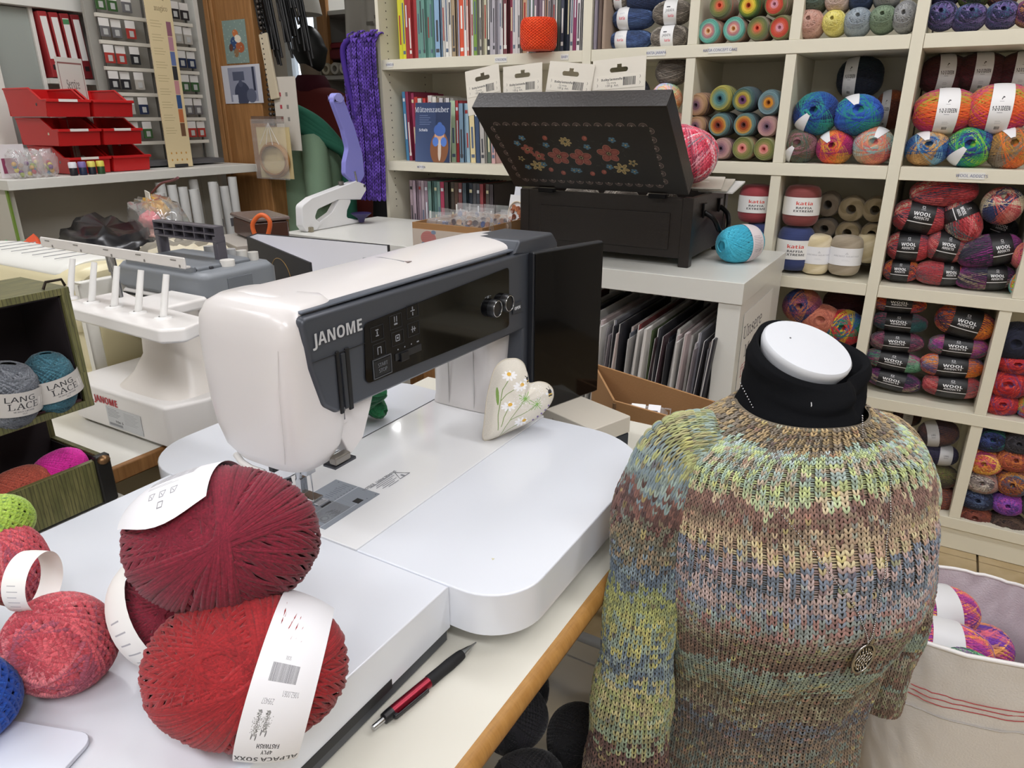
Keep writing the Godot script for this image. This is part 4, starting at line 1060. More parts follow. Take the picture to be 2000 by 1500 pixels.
func wood_picture(a: String, b: String, c: String, seed_: int) -> Image:
	var im := blank(256, 512, a)
	var f := FastNoiseLite.new()
	f.seed = seed_; f.frequency = 0.02
	for y in 512:
		for x in 256:
			var w := f.get_noise_2d(x * 3.0, y * 0.22)
			var g := f.get_noise_2d(x * 14.0 + 900.0, y * 0.5)
			var co := Color(a).lerp(Color(b), clampf(0.5 + w * 1.1, 0, 1)).lerp(Color(c), clampf(g * 0.8, 0, 0.6))
			im.set_pixel(x, y, co)
	return im

func make_surfaces() -> void:
	t_fine = noise_tex(0.09, 3, [], 256)
	t_coarse = noise_tex(0.02, 9, [], 256)
	white_lac = bumpy(mat("eceef1", 0.30), t_coarse, 0.004, 2.0)
	cream_lac = bumpy(mat("e3decb", 0.42), t_coarse, 0.004, 2.0)
	card_mat = bumpy(mat("a97f54", 0.85), t_fine, 0.02, 6.0)
	wood_mat = print_mat(wood_picture("8f6438", "a47646", "744e2a", 4), 0.55, {"uv1_triplanar": true, "uv1_world_triplanar": true, "uv1_scale": Vector3(3, 1.2, 3)})

func make_room() -> void:
	var plaster := bumpy(mat("d3cec4", 0.9), t_fine, 0.03, 3.0)
	var y := 2.62
	# floor: a screed with the tiles that show beside the bag laid as single tiles
	var fl := room("floor", B(V(6.2, 0.1, 6.2), 0, V(-0.4, -0.065, -0.15)), mat("8f8268", 0.8))
	var tt := noise_tex(0.015, 21, ["b5a07a", "bda883", "b09a73", "b8a37d"], 256, FastNoiseLite.TYPE_SIMPLEX, 5)
	var tm := mat("ffffff", 0.35, 0, {"uv1_triplanar": true, "uv1_world_triplanar": true, "uv1_scale": Vector3(1.6, 1.6, 1.6)}).duplicate()
	tm.albedo_texture = tt
	var tile := B(V(0.495, 0.016, 0.495), 0.002).mesh()
	for i in range(-3, 5):
		for j in range(-5, 5): put("floor_tile", tile, tm, fl, X(V(0.033 + i * 0.5, -0.008, -2.06 + j * 0.5)))
	room("ceiling", B(V(6.2, 0.1, 6.2), 0, V(-0.4, y + 0.05, -0.15)), mat("e4e2dc", 0.9))
	room("wall_back", B(V(5.0, y, 0.1), 0, V(0.51, y / 2, -2.75)), plaster)
	room("wall_back_beside_post", B(V(0.52, y, 0.1), 0, V(-3.24, y / 2, -2.75)), plaster)
	room("wall_left", B(V(0.1, y, 5.5), 0, V(-3.30, y / 2, 0.0)), plaster)
	room("wall_right", B(V(0.1, y, 5.8), 0, V(2.6, y / 2, -0.15)), plaster)
	room("wall_front", B(V(6.0, y, 0.1), 0, V(-0.35, y / 2, 2.7)), plaster)
	room("trim_1", B(V(1.0, 0.36, 0.1), 0, V(-2.48, y - 0.18, -2.75)), plaster)   # over the passage
	# the room behind the passage, with its shop window
	room("floor_of_back_room", B(V(4.4, 0.1, 2.0), 0, V(-3.65, -0.05, -3.80)), mat("9a8a6c", 0.7))
	room("ceiling_of_back_room", B(V(4.4, 0.1, 2.0), 0, V(-3.65, y + 0.05, -3.80)), mat("dcdad4", 0.9))
	room("wall_back_room_left", B(V(0.1, y, 2.0), 0, V(-5.85, y / 2, -3.80)), plaster)
	room("wall_back_room_right", B(V(0.1, y, 2.0), 0, V(-1.45, y / 2, -3.80)), plaster)
	room("wall_back_room_near", B(V(2.3, y, 0.06), 0, V(-4.66, y / 2, -2.83)), plaster)
	room("wall_window_sill", B(V(4.4, 0.7, 0.1), 0, V(-3.65, 0.35, -4.85)), plaster)
	room("wall_window_head", B(V(4.4, 0.3, 0.1), 0, V(-3.65, y - 0.15, -4.85)), plaster)
	var wf := mat("d8d8d4", 0.4)
	var win := MB.new()
	for x in [-5.76, -5.1, -4.45]: win.box(V(x, 1.5, -4.85), V(0.08, 1.64, 0.08), 0.004)
	win.box(V(-5.1, 0.73, -4.85), V(1.4, 0.06, 0.12), 0.004); win.box(V(-5.1, 2.28, -4.85), V(1.4, 0.06, 0.08), 0.004)
	var w1 := room("window_1", win, wf)
	room("wall_beside_window", B(V(2.95, 1.62, 0.1), 0, V(-2.93, 1.51, -4.85)), plaster)
	for x in [-5.43, -4.775]: put("pane", B(V(0.58, 1.5, 0.006), 0, V(x, 1.5, -4.85)), clear("ffffff", 0.06), w1)
	# pavement outside
	room("ground_outside", B(V(12, 0.1, 6), 0, V(-3.2, -0.1, -9.0)), mat("b8b6b0", 0.9))
	# wooden post of the passage
	var post := room("trim_2", B(V(0.30, y, 0.10), 0.006, V(-2.832, y / 2, -2.40)), wood_mat)
	put("moulding", B(V(0.03, y, 0.02), 0.005, V(-2.955, y / 2, -2.345)), wood_mat, post)
	put("moulding", B(V(0.02, y, 0.014), 0.004, V(-2.925, y / 2, -2.345)), wood_mat, post)
	# ceiling lamps: flat fluorescent panels; the last is added for more frontal light
	for q in [[-2.0, -1.35, 1.2], [-0.55, -1.35, 0.75], [0.9, -1.35, 1.1], [-2.0, 0.5, 1.2], [-0.55, 0.75, 0.8], [0.9, 0.5, 2.2], [0.9, 1.9, 2.0]]:
		var lp := thing("ceiling_lamp", "flat white fluorescent panel on the shop ceiling", "lamp", V(q[0], 2.62, q[1]), 0, "ceiling panels of the shop")
		put("housing", B(V(1.24, 0.05, 0.34), 0.006, V(0, -0.025, 0)), mat("e8e8e8", 0.4), lp)
		put("diffuser", B(V(1.18, 0.006, 0.28), 0.0, V(0, -0.052, 0)), mat("ffffff", 0.5, 0, {"emission_enabled": true, "emission": Color(0.985, 0.985, 1.0), "emission_energy_multiplier": 3.0}), lp)
		var al := AreaLight3D.new()
		al.name = "tube_light"
		al.area_size = Vector2(1.18, 0.28)
		al.light_energy = LAMP * q[2]
		al.light_color = Color(0.985, 0.985, 1.0)
		al.shadow_enabled = true
		al.area_range = 9.0
		al.rotation.x = -PI / 2
		al.position = V(0, -0.062, 0)
		lp.add_child(al)
	var bl := thing("ceiling_lamp", "flat white lamp on the ceiling of the back room", "lamp", V(-3.0, 2.62, -3.9))
	put("housing", B(V(0.64, 0.05, 0.34), 0.006, V(0, -0.025, 0)), mat("e8e8e8", 0.4), bl)
	put("diffuser", B(V(0.58, 0.006, 0.28), 0.0, V(0, -0.052, 0)), mat("ffffff", 0.5, 0, {"emission_enabled": true, "emission": Color(0.985, 0.985, 1.0), "emission_energy_multiplier": 3.0}), bl)
	var al2 := AreaLight3D.new()
	al2.name = "tube_light"; al2.area_size = Vector2(0.58, 0.28); al2.light_energy = LAMP * 0.8; al2.shadow_enabled = true; al2.area_range = 7.0
	al2.rotation.x = -PI / 2
	al2.position = V(0, -0.062, 0)
	bl.add_child(al2)

const LAMP := 1.06

func bookcase(label: String, x0: float, x1: float, boards: Array, dividers: Array, strips: Array) -> Node3D:
	var t := thing("shelf_unit", label, "shelf", V((x0 + x1) / 2, 0, -2.5))
	var w := x1 - x0
	var d := 0.33
	var th := 0.030
	for s in [-1, 1]: put("side_panel", B(V(0.015, 2.3, d), 0, V(s * (w / 2 - 0.0075), 1.15, 0)), cream_lac, t)
	put("back_panel", B(V(w - 0.04, 2.28, 0.008), 0, V(0, 1.15, -d / 2 + 0.006)), cream_lac, t)
	for y in boards: put("shelf_board", B(V(w - 0.031, 0.036, d - 0.012), 0.0015, V(0, y - 0.018, 0.004)), cream_lac, t)
	put("plinth", B(V(w - 0.031, 0.07, 0.018), 0, V(0, 0.037, d / 2 - 0.02)), cream_lac, t)
	for q in dividers: put("divider", B(V(th, q[2] - q[1] - 0.0365, d - 0.014), 0.001, V(q[0] - (x0 + x1) / 2, (q[1] + q[2] - 0.036) / 2, 0.002)), cream_lac, t)
	for q in strips:
		put("price_strip", B(V(q[2], 0.018, 0.001), 0, V(q[0] - (x0 + x1) / 2, q[1] - 0.018, d / 2 - 0.0011)), mat("e6e5de", 0.6), t)
		if q[3]: lettering(q[3], 0.0075, mat("3a4a8c", 0.6), t, X(V(q[0] - (x0 + x1) / 2, q[1] - 0.018, d / 2 - 0.0003)), sans, 0.0002)
	return t

func make_shelves() -> void:
	var a := bookcase("white bookcase filled with knitting books beside the passage", -1.987, -1.0995, [2.30, 1.84, 1.475, 1.102, 0.76, 0.42, 0.10], [], [[-1.93, 1.475, 0.03, "HÄKELN"], [-1.43, 1.475, 0.05, "STRICKEN"], [-1.18, 1.475, 0.03, "BABY"], [-1.80, 1.102, 0.02, "MÜTZEN"]])
	var hole := MB.new().lathe([Vector2(0.003, 0), Vector2(1e-5, 0.0005)], 8).mesh()
	for y in range(0, 36):
		for z in [0.12, -0.11]: put("peg_hole", hole, mat("4a463c", 0.8), a, X(V(-0.4283, 0.92 + y * 0.028, z), V(0, 0, -PI / 2)))
	bookcase("white cubby shelf with gradient cakes, behind the painted chest", -1.0995, -0.139, [2.30, 1.84, 1.475, 1.139, 0.803, 0.455, 0.11], [[-0.749, 1.475, 1.84], [-0.452, 1.475, 1.84], [-0.749, 1.139, 1.475], [-0.455, 1.139, 1.475], [-0.749, 0.803, 1.139], [-0.455, 0.803, 1.139], [-0.5, 0.455, 0.803], [-0.5, 0.11, 0.455]], [[-0.86, 1.475, 0.06, "KATIA JARAPA"], [-0.66, 1.475, 0.07, "KATIA CONCEPT CAKE"]])
	bookcase("white cubby shelf with black banded yarn balls, beside the dress form", -0.139, 0.78, [2.30, 1.84, 1.475, 1.139, 0.803, 0.455, 0.11], [[0.22, 0.803, 1.139], [0.20, 0.455, 0.803], [0.20, 0.11, 0.455], [0.5, 1.139, 1.475], [0.5, 1.475, 1.84]], [[0.05, 1.139, 0.06, "WOOL ADDICTS"]])

func make_shelf_balls() -> void:
	var kinds := {"S": ["plain0", "plain1"], "D": ["donut0", "donut1"], "K": ["knot", "knot"]}
	var k := 0
	for cell in SHELF_BALLS:
		for e in cell[1]:
			k += 1
			var bits: PackedStringArray = e[7].split("/")
			var bm: Material = LB[bits[0]] if bits[0] else null
			var bk: String = bits[1] if bits.size() > 1 else ("up" if bits[0] else "")
			var p := V(e[1], e[2], e[3])
			var w: float = e[4]
			var h: float = e[5]
			var lab: String = e[9] + " " + cell[0]
			var jit := fmod(k * 0.618, 1.0) - 0.5
			if e[0] == "C": yarn_ball("yarn_cake", lab, p, V(0.052, h, w * 0.97), V(0, -PI / 2 - 0.05 + jit * 0.1, jit * 0.08), cake(), e[6])
			elif e[0] == "P": yarn_ball("yarn_spool", lab, p, V(0.045, h, w * 0.97), V(0, -PI / 2, 0), spool(), e[6])
			elif e[0] == "U": yarn_ball("yarn_ball", lab, p, V(w, h, w), V(0, 0.25 + jit * 0.3, 0), barrel(), e[6], bk, bm)
			elif e[0] == "S":
				var sh: String = ("stripe" + str(k % 2)) if e[6].begins_with("addict") or e[6].begins_with("dusk") else kinds.S[k % 2]
				yarn_ball("yarn_ball", lab, p, V(w * 1.04, h, minf(h * 1.15, 0.06)), V((-0.22 if e[2] < 1.1 else 0.0) if bk else 0.0, 0.12 + jit * 0.2, e[8]), wound(sh), e[6], bk, bm)
			else:
				var o := yarn_ball("yarn_ball", lab, p, V(0.055, h, w), V(0, -PI / 2 + 0.2 * jit, 0.22 + 0.2 * jit + e[8]), wound(kinds[e[0]][k % 2]), e[6])
				if bits[0]:      # a paper band seen from the end of the ball
					put("paper_band", end_band(jit), mat("e9e9ec", 0.5), o, Transform3D(Basis.from_scale(V(0.055, h, w)), Vector3.ZERO))
# a paper band that runs over the end of a donut-like ball, through its dimple
func end_band(j: float) -> ArrayMesh:
	var id := "endband%d" % int(j * 4.0 + 4.0)
	if shapes.has(id): return shapes[id]
	var m := MB.new()
	var a0 := [1.2, -1.9, 0.9, -0.9, 2.0][int(j * 4.0 + 4.0) % 5] as float
	m.grid(4, 12, func(s, t):
		var th: float = lerpf(0.25, 1.75, t)
		var ph: float = a0 + (s - 0.5) * (0.5 + 0.25 * (1.0 - t))
		var d := V(cos(th), sin(th) * sin(ph), sin(th) * cos(ph))
		return sup(d, 2.2) * 1.03)
	shapes[id] = m.mesh()
	return shapes[id]

func make_books() -> void:
	var cover := MB.new()
	cover.box(V(0, 0.5, 0.49), V(1, 1, 0.02), 0).box(V(-0.46, 0.5, 0), V(0.08, 1, 1), 0).box(V(0.46, 0.5, 0), V(0.08, 1, 1), 0)
	var cm := cover.mesh()
	var pages := B(V(0.84, 0.98, 0.95), 0, V(0, 0.5, 0)).mesh()
	var strip := B(V(0.7, 1, 0.004), 0, V(0, 0, 0.502)).mesh()
	var k := 0
	for b in BOOKS:
		k += 1
		var lean := 0.0
		if b[1] < 1.2 and b[1] > 1.0 and k % 20 > 8: lean = 0.03
		var t := thing("book", b[6], "book", V(b[0] + b[3] / 2, b[1] + 0.0005, b[2] - 0.10 - 0.004 * (k * 7 % 4)), 0, "booklets in the bookcase")
		t.rotation.z = lean
		var w: float = b[3] * 0.93
		var sc := Transform3D(Basis.from_scale(V(w, b[4], 0.2)), Vector3.ZERO)
		put("cover", cm, mat(b[5], 0.55), t, sc)
		put("pages", pages, mat("e6e2d8", 0.8), t, sc)
		var dark: bool = Color(b[5]).get_luminance() > 0.55
		var tc: String = ["4a4a50", "a8403c", "5c6c84", "3c3c40"][k % 4] if dark else ["e8e6e0", "e0d8b0", "f0eee8", "d8dce4"][k % 4]
		if k % 6 != 5:
			put("title", strip, mat(tc, 0.6), t, Transform3D(Basis.from_scale(V(w * 0.45, b[4] * (0.25 + 0.12 * (k % 3)), 0.2)), V(0, b[4] * (0.32 + 0.06 * (k % 4)), 0)))
		put("publisher_mark", strip, mat(tc, 0.6), t, Transform3D(Basis.from_scale(V(w * 0.8, 0.012, 0.2)), V(0, 0.025 if k % 2 == 0 else b[4] - 0.03, 0)))
	# the magazine turned face out
	var im := blank(256, 330, "2e3c5c")
	for y in 330:
		for x in 256:
			if x < 150: im.set_pixel(x, y, Color("36466a").lerp(Color("55678c"), clampf(float(y) / 330.0 * (1.0 - x / 200.0), 0, 1)))
	write(im, "Mützenzauber", 120, 38, 26, Color("e8ecf4"), serif, 1.0)
	write(im, "Schals", 60, 150, 15, Color("e8ecf4")); lines(im, 32, 70, 90, 5, 12, Color("8c9cc0"), 2)
	dot(im, 178, 250, 66, 95, 0.1, Color("8a5a3c")); dot(im, 178, 190, 36, 44, 0, Color("d8a888")); dot(im, 180, 150, 42, 34, 0, Color("4a6cb4")); dot(im, 180, 118, 16, 12, 0, Color("4a6cb4"))
	dot(im, 150, 215, 22, 26, 0, Color("5a82d0")); dot(im, 210, 215, 22, 26, 0, Color("5a82d0")); dot(im, 180, 262, 12, 60, 0, Color("d8c8b8"))
	var mg := thing("magazine", "blue knitting magazine standing face out before the books", "magazine", V(-1.755, 1.103, -2.352), -0.02)
	mg.rotation.x = -0.08
	put("pages", B(V(0.168, 0.216, 0.005), 0, V(0, 0.109, 0)), mat("e6e2d8", 0.7), mg)
	put("cover", B(V(0.17, 0.218, 0.001), 0, V(0, 0.109, 0.0032)), print_mat(im, 0.35), mg)
	# the orange ball before the books
	yarn_ball("yarn_ball", "bright orange red yarn ball in front of the top book row", V(-1.270, 1.527, -2.318), V(0.062, 0.05, 0.062), Vector3.ZERO, orange_shape(), "orange_red")
	# rolled brown fabric beside the blue balls
	var fb := thing("fabric_bolt", "brown and lilac folded fabric standing beside the denim blue balls", "fabric", V(-1.062, 1.476, -2.40))
	for k2 in 3: put("fold", MB.new().grid_box(0.013, 0.30, 0.12), mat(["8c8490", "6c5c54", "a89484"][k2], 0.9), fb, X(V(-0.012 + k2 * 0.015, 0.15, 0)))
func orange_shape() -> ArrayMesh:
	if shapes.has("crosswound"): return shapes["crosswound"]
	var m := MB.new()
	var pr := [Vector2(1e-5, -0.95), Vector2(0.55, -1.0)]
	for i in 13: pr.append(Vector2(0.6 + 0.36 * pow(1.0 - pow(absf(i - 6) / 6.6, 4.0), 0.5), -0.97 + i * 1.94 / 12.0))
	pr.append(Vector2(0.55, 1.0)); pr.append(Vector2(1e-5, 0.95))
	m.lathe(pr, 28)
	for i in m.u.size(): m.u[i] = Vector2(m.u[i].x, 0)
	for i in 60:
		var ph := TAU * i / 30.0
		var sg := 1.0 if i < 30 else -1.0
		var pts := []
		for s in 13:
			var y := -0.96 + 1.92 * s / 12.0
			var a := ph + sg * (s - 6) * 0.2
			var r := 0.62 + 0.36 * pow(maxf(0.0, 1.0 - pow(absf(y) / 1.05, 4.0)), 0.5)
			pts.append(V(cos(a) * r, y, sin(a) * r))
		var b0 := m.v.size()
		m.tube(pts, 0.028, 4, false, false)
		for q in range(b0, m.u.size()): m.u[q] = Vector2(i * 0.13, 0)
	shapes["crosswound"] = m.mesh()
	return shapes["crosswound"]
# ---- table, sewing machine and what stands on it ----------------------------------------------
func W(t: Node3D) -> MB:       # a builder whose points are given in world places of an unturned thing
	var m := MB.new()
	m.xf = Transform3D(Basis(), -t.position)
	return m
# stacked rings: rows of [y, cx, cz, hx, hz, exponent]
func loft(m: MB, rows: Array, seg := 40) -> MB:
	m.grid(seg, rows.size() - 1, func(a, b):
		var r: Array = rows[int(round(b * (rows.size() - 1)))]
		var c := cos(a * TAU)
		var s := sin(a * TAU)
		var k: float = 2.0 / r[5]
		return V(r[1] + r[3] * signf(c) * pow(absf(c), k), r[0], r[2] + r[4] * signf(s) * pow(absf(s), k)), true)
	return m

func make_table() -> void:
	var t := thing("work_table", "cream white work table with a rounded wooden edge", "table", V(-0.58, 0, -0.5))
	put("tabletop", W(t).prism(P2([-0.90, 0.75, -0.90, -1.16, -0.278, -1.16, -0.278, 0.75]), 0.712, 0.74, 0.001), bumpy(mat("dfdcd0", 0.32), t_coarse, 0.004, 2.0), t)
	var e := []
	for k in 9:
		var a := -PI / 2 + PI * k / 8
		e.append(Vector2(cos(a) * 0.013, sin(a) * 0.0138))
	var ed := MB.new()
	ed.grid(8, 1, func(a, b): return V(-0.2785 + cos(-PI / 2 + PI * a) * 0.012, 0.7262 + sin(-PI / 2 + PI * a) * 0.0138, lerpf(0.75, -1.16, b)) - t.position)
	put("wooden_edge", ed, print_mat(wood_picture("a8783c", "b98a4c", "8c6230", 8), 0.5, {"uv1_triplanar": true, "uv1_scale": Vector3(6, 6, 6)}), t)
	for q in [[-0.86, 0.7], [-0.32, 0.7], [-0.86, -1.1], [-0.32, -1.1]]: put("leg", W(t).box(V(q[0], 0.356, q[1]), V(0.05, 0.712, 0.05), 0.004), wood_mat, t)
	put("apron", W(t).box(V(-0.33, 0.66, -0.2), V(0.02, 0.1, 1.75), 0.002), wood_mat, t)

func make_extension() -> void:
	var t := thing("extension_table", "large white extension table with rounded corners around the sewing machine bed", "extension table", V(-0.6, 0.74, -0.6))
	var wl := mat("e3e7ef", 0.22, 0, {"clearcoat_enabled": true, "clearcoat": 0.3, "clearcoat_roughness": 0.1})
	var f := W(t).prism(rounded([[-0.368, -0.4965, 0.0], [-0.293, -0.4965, 0.062], [-0.293, -0.935, 0.12], [-0.4975, -0.935, 0.0], [-0.4975, -0.4965, 0.0]], 12), 0.764, 0.816, 0.0022)
	put("front_panel", f, wl, t)
	var l := W(t).prism(P2([-0.838, 0.12, -0.370, 0.12, -0.370, -0.4958, -0.4975, -0.4958, -0.6935, -0.4958, -0.838, -0.505]), 0.762, 0.816, 0.0018)
	put("left_panel", l, wl, t)
	var r := W(t).prism(rounded([[-0.6935, -0.4972, 0.0], [-0.6935, -0.945, 0.0], [-0.80, -0.95, 0.07], [-0.93, -0.80, 0.12], [-0.93, -0.5, 0.09], [-0.82, -0.5065, 0.01]], 10), 0.768, 0.8155, 0.0022)
	put("rear_panel", r, wl, t)
	put("base_tray", W(t).box(V(-0.60, 0.7515, -0.19), V(0.45, 0.021, 0.62), 0.004), mat("4a4d52", 0.5), t)
	var slot := W(t).box(V(-0.3697, 0.7665, -0.22), V(0.001, 0.010, 0.36), 0)
	put("slot", slot, mat("15161a", 0.5), t)
	for q in [[-0.35, -0.85], [-0.35, -0.6], [-0.86, -0.62], [-0.8, -0.86]]: put("foot", W(t).cyl(V(q[0], 0.7405, q[1]), V(q[0], 0.768, q[1]), 0.012), mat("3a3c40", 0.6), t)
	var cr := MB.new()
	put("scuff_mark", W(t).prism(P2([-0.358, -0.560, -0.3545, -0.561, -0.355, -0.5575]), 0.8161, 0.8163), mat("c9c6a0", 0.7), t)

func make_machine() -> void:
	var t := thing("sewing_machine", "large white and dark grey sewing machine with black control panel", "sewing machine", V(-0.60, 0.74, -0.80))
	var wm := mat("e2dedd", 0.28, 0, {"clearcoat_enabled": true, "clearcoat": 0.25, "clearcoat_roughness": 0.15})
	var dk := mat("4b4f57", 0.38, 0.25)
	var blk := mat("060608", 0.06, 0, {"metallic_specular": 0.4})
	put("bed", W(t).box(V(-0.5955, 0.7785, -0.72), V(0.1955, 0.0745, 0.445), 0.0012), mat("ebecee", 0.10, 0, {"clearcoat_enabled": true, "clearcoat": 0.6, "clearcoat_roughness": 0.04}), t)
	# arm: a rounded section carried along z, lower at the pillar end
	var sec := [[-0.563, 0.958], [-0.557, 0.99], [-0.555, 1.04], [-0.558, 1.070], [-0.566, 1.083], [-0.60, 1.0895], [-0.645, 1.0905], [-0.672, 1.086], [-0.690, 1.070], [-0.697, 1.04], [-0.697, 1.0], [-0.690, 0.967], [-0.672, 0.957], [-0.62, 0.955]]
	var ring := []
	for p in sec: ring.append(V(p[0], p[1], 0))
	ring = spline(ring, 4, true)
	var zs := [-0.500, -0.503, -0.510, -0.52, -0.6, -0.7, -0.8, -0.9, -0.97, -1.02, -1.06, -1.09, -1.11, -1.12]
	var dip := [-0.012, -0.005, -0.001, 0.0, 0.0, 0.001, 0.003, 0.004, 0.003, 0.0, -0.006, -0.016, -0.032, -0.06]
	var arm := W(t)
	arm.grid(ring.size(), zs.size() - 1, func(a, b):
		var i := int(round(b * (zs.size() - 1)))
		var p: Vector3 = ring[int(round(a * ring.size())) % ring.size()]
		var k := clampf((p.y - 0.955) / 0.13, 0, 1)
		return V(p.x + (0.03 * absf(dip[i]) * 10.0 * (1.0 if p.x < -0.62 else -1.0) if dip[i] < -0.01 else 0.0), p.y + dip[i] * k, zs[i]), true)
	var last := []
	for p in ring: last.append(p)
	arm.box(V(-0.625, 1.0, -1.119), V(0.10, 0.07, 0.004), 0)
	put("arm", arm, wm, t)
	# shallow grooves of the top lid
	for z in [-0.735, -0.865]:
		var g := W(t).tube([V(-0.69, 1.071, z), V(-0.672, 1.0885, z + 0.001), V(-0.64, 1.0925, z + 0.002), V(-0.598, 1.0915, z + 0.004)], 0.0007, 4)
		put("lid_seam", g, mat("8c8c90", 0.6), t)
		put("lid_notch", W(t).prism(P2([-0.600, z + 0.001, -0.592, z - 0.004, -0.591, z + 0.006]), 1.0908, 1.0915), mat("8a7c78", 0.6), t)
	# head
	var head := loft(W(t), [[0.893, -0.612, -0.512, 0.012, 0.008, 2.5], [0.894, -0.612, -0.512, 0.042, 0.024, 3.0], [0.899, -0.613, -0.513, 0.057, 0.033, 3.4], [0.915, -0.616, -0.515, 0.066, 0.042, 4.0], [0.94, -0.619, -0.517, 0.071, 0.046, 4.6], [0.97, -0.6205, -0.518, 0.0725, 0.048, 5.0], [1.0, -0.6215, -0.519, 0.0735, 0.049, 5.0], [1.045, -0.622, -0.520, 0.0745, 0.050, 5.0], [1.066, -0.622, -0.521, 0.0735, 0.049, 4.6], [1.080, -0.622, -0.522, 0.068, 0.044, 4.0], [1.087, -0.622, -0.525, 0.058, 0.037, 3.4], [1.0895, -0.622, -0.527, 0.03, 0.02, 3.0]], 56)
	put("head", head, wm, t)
	put("cover_seam", W(t).tube(spline([V(-0.560, 1.045, -0.4745), V(-0.562, 1.0, -0.4712), V(-0.564, 0.95, -0.4715), V(-0.572, 0.912, -0.476)], 5), 0.0005, 4), mat("dcd8d6", 0.4), t)
	# pillar
	var pil := loft(W(t), [[0.8165, -0.634, -1.015, 0.063, 0.118, 8.0], [0.83, -0.634, -1.015, 0.0615, 0.115, 8.0], [0.90, -0.634, -1.014, 0.061, 0.110, 8.0], [0.94, -0.632, -1.008, 0.063, 0.114, 7.0], [0.965, -0.630, -1.0, 0.065, 0.125, 6.0], [1.06, -0.628, -1.02, 0.066, 0.1, 6.0]], 48)
	put("pillar", pil, wm, t)
	for x in [-0.605, -0.655]: put("pillar_seam", W(t).box(V(x, 0.88, -0.8995), V(0.0005, 0.12, 0.003), 0), mat("c8c6c6", 0.6), t)
	# dark fascia: (z, y) outline, proud of the arm, with a bevelled rim
	var fas := MB.new()
	fas.xf = Transform3D(Basis(V(0, 0, 1), V(1, 0, 0), V(0, 1, 0)), V(0, 0, 0) - t.position)
	fas.prism(rounded([[-0.494, 1.077, 0.008], [-0.501, 1.02, 0.0], [-0.515, 0.972, 0.014], [-0.534, 0.9575, 0.014], [-0.952, 0.9505, 0.0], [-0.952, 0.82, 0.0], [-1.0, 0.82, 0.0], [-1.0, 1.074, 0.012]], 5), -0.585, -0.5432, 0.005)
	put("fascia", fas, dk, t)
	var shou := MB.new()
	shou.xf = fas.xf
	shou.prism(rounded([[-0.925, 1.074, 0.0], [-0.945, 1.094, 0.01], [-1.055, 1.092, 0.02], [-1.085, 1.06, 0.01], [-1.0, 1.06, 0.0]], 4), -0.640, -0.5445, 0.005)
	put("shoulder_cover", shou, dk, t)
	put("top_rail", W(t).box(V(-0.5585, 1.0795, -0.722), V(0.018, 0.0035, 0.44), 0.0016), mat("5d6470", 0.35, 0.3), t)
	put("panel_seam", W(t).box(V(-0.5417, 1.0275, -0.545), V(0.0006, 0.0008, 0.085), 0), mat("1c1d20", 0.6), t)
	# thread slots at the left of the fascia
	for q in [[-0.5395, 0.0055], [-0.5545, 0.007]]: put("thread_slot", W(t).box(V(-0.5423, 0.993, q[0]), V(0.003, 0.074, q[1]), 0.001), mat("101114", 0.4), t)
	put("slot_insert", W(t).box(V(-0.5412, 0.993, -0.5470), V(0.0025, 0.066, 0.0065), 0.001), mat("303338", 0.35), t)
	# black glass control panel
	var gl := MB.new()
	gl.xf = fas.xf
	gl.prism(rounded([[-0.585, 1.050, 0.006], [-0.580, 0.978, 0.008], [-0.905, 0.968, 0.006], [-0.905, 1.060, 0.006]], 4), -0.5425, -0.5412, 0.0004)
	var pan := put("control_panel", gl, blk, t)
	var ink := mat("8f9298", 0.5)
	var yr := V(0, PI / 2, 0)
	lettering("JANOME", 0.0135, mat("d4d6da", 0.35, 0.3), t, X(V(-0.5412, 1.0505, -0.5445) - t.position, yr))
	var cells := [[-0.605, 1.034, "⬍"], [-0.639, 1.040, ""], [-0.672, 1.046, ""], [-0.607, 1.013, "∩"], [-0.641, 1.019, "⊙"], [-0.672, 1.0225, ""]]
	for c in cells:
		var b := W(t)
		for e in [[0, 0.0085, 0.022, 0.0006], [0, -0.0085, 0.022, 0.0006]]: b.box(V(-0.5409, c[1] + e[1], c[0]), V(0.0005, e[3], e[2]), 0)
		for e in [[0.011, 0.017], [-0.011, 0.017]]: b.box(V(-0.5409, c[1], c[0] + e[0]), V(0.0005, e[1], 0.0006), 0)
		var bt := put("button", b, mat("26282c", 0.5), t)
	# printed signs on the buttons
	var sg := [[[-0.605, 1.038, 0.005, 0.0012], [-0.605, 1.031, 0.005, 0.0012], [-0.605, 1.0345, 0.0014, 0.004]], [[-0.637, 1.043, 0.001, 0.007], [-0.641, 1.043, 0.001, 0.007], [-0.639, 1.037, 0.006, 0.002]], [[-0.672, 1.046, 0.008, 0.0011], [-0.672, 1.049, 0.0014, 0.004], [-0.672, 1.042, 0.0014, 0.004]], [[-0.604, 1.012, 0.001, 0.008], [-0.610, 1.012, 0.001, 0.008], [-0.607, 1.0165, 0.006, 0.001]], [[-0.641, 1.0225, 0.007, 0.001], [-0.641, 1.0155, 0.007, 0.001], [-0.6445, 1.019, 0.001, 0.007], [-0.6375, 1.019, 0.001, 0.007], [-0.641, 1.019, 0.0025, 0.0025]], [[-0.672, 1.0225, 0.009, 0.001], [-0.670, 1.0225, 0.001, 0.008], [-0.674, 1.0225, 0.001, 0.006]]]
	for s in sg:
		var b := W(t)
		for q in s: b.box(V(-0.5409, q[1], q[0]), V(0.0004, q[3], q[2]), 0)
		put("symbol", b, ink, t)
	var ss := W(t)
	for e in [[0.0115, 0.032], [-0.0115, 0.032]]: ss.box(V(-0.5406, 0.9915 + e[0], -0.610), V(0.0012, 0.0012, e[1]), 0)
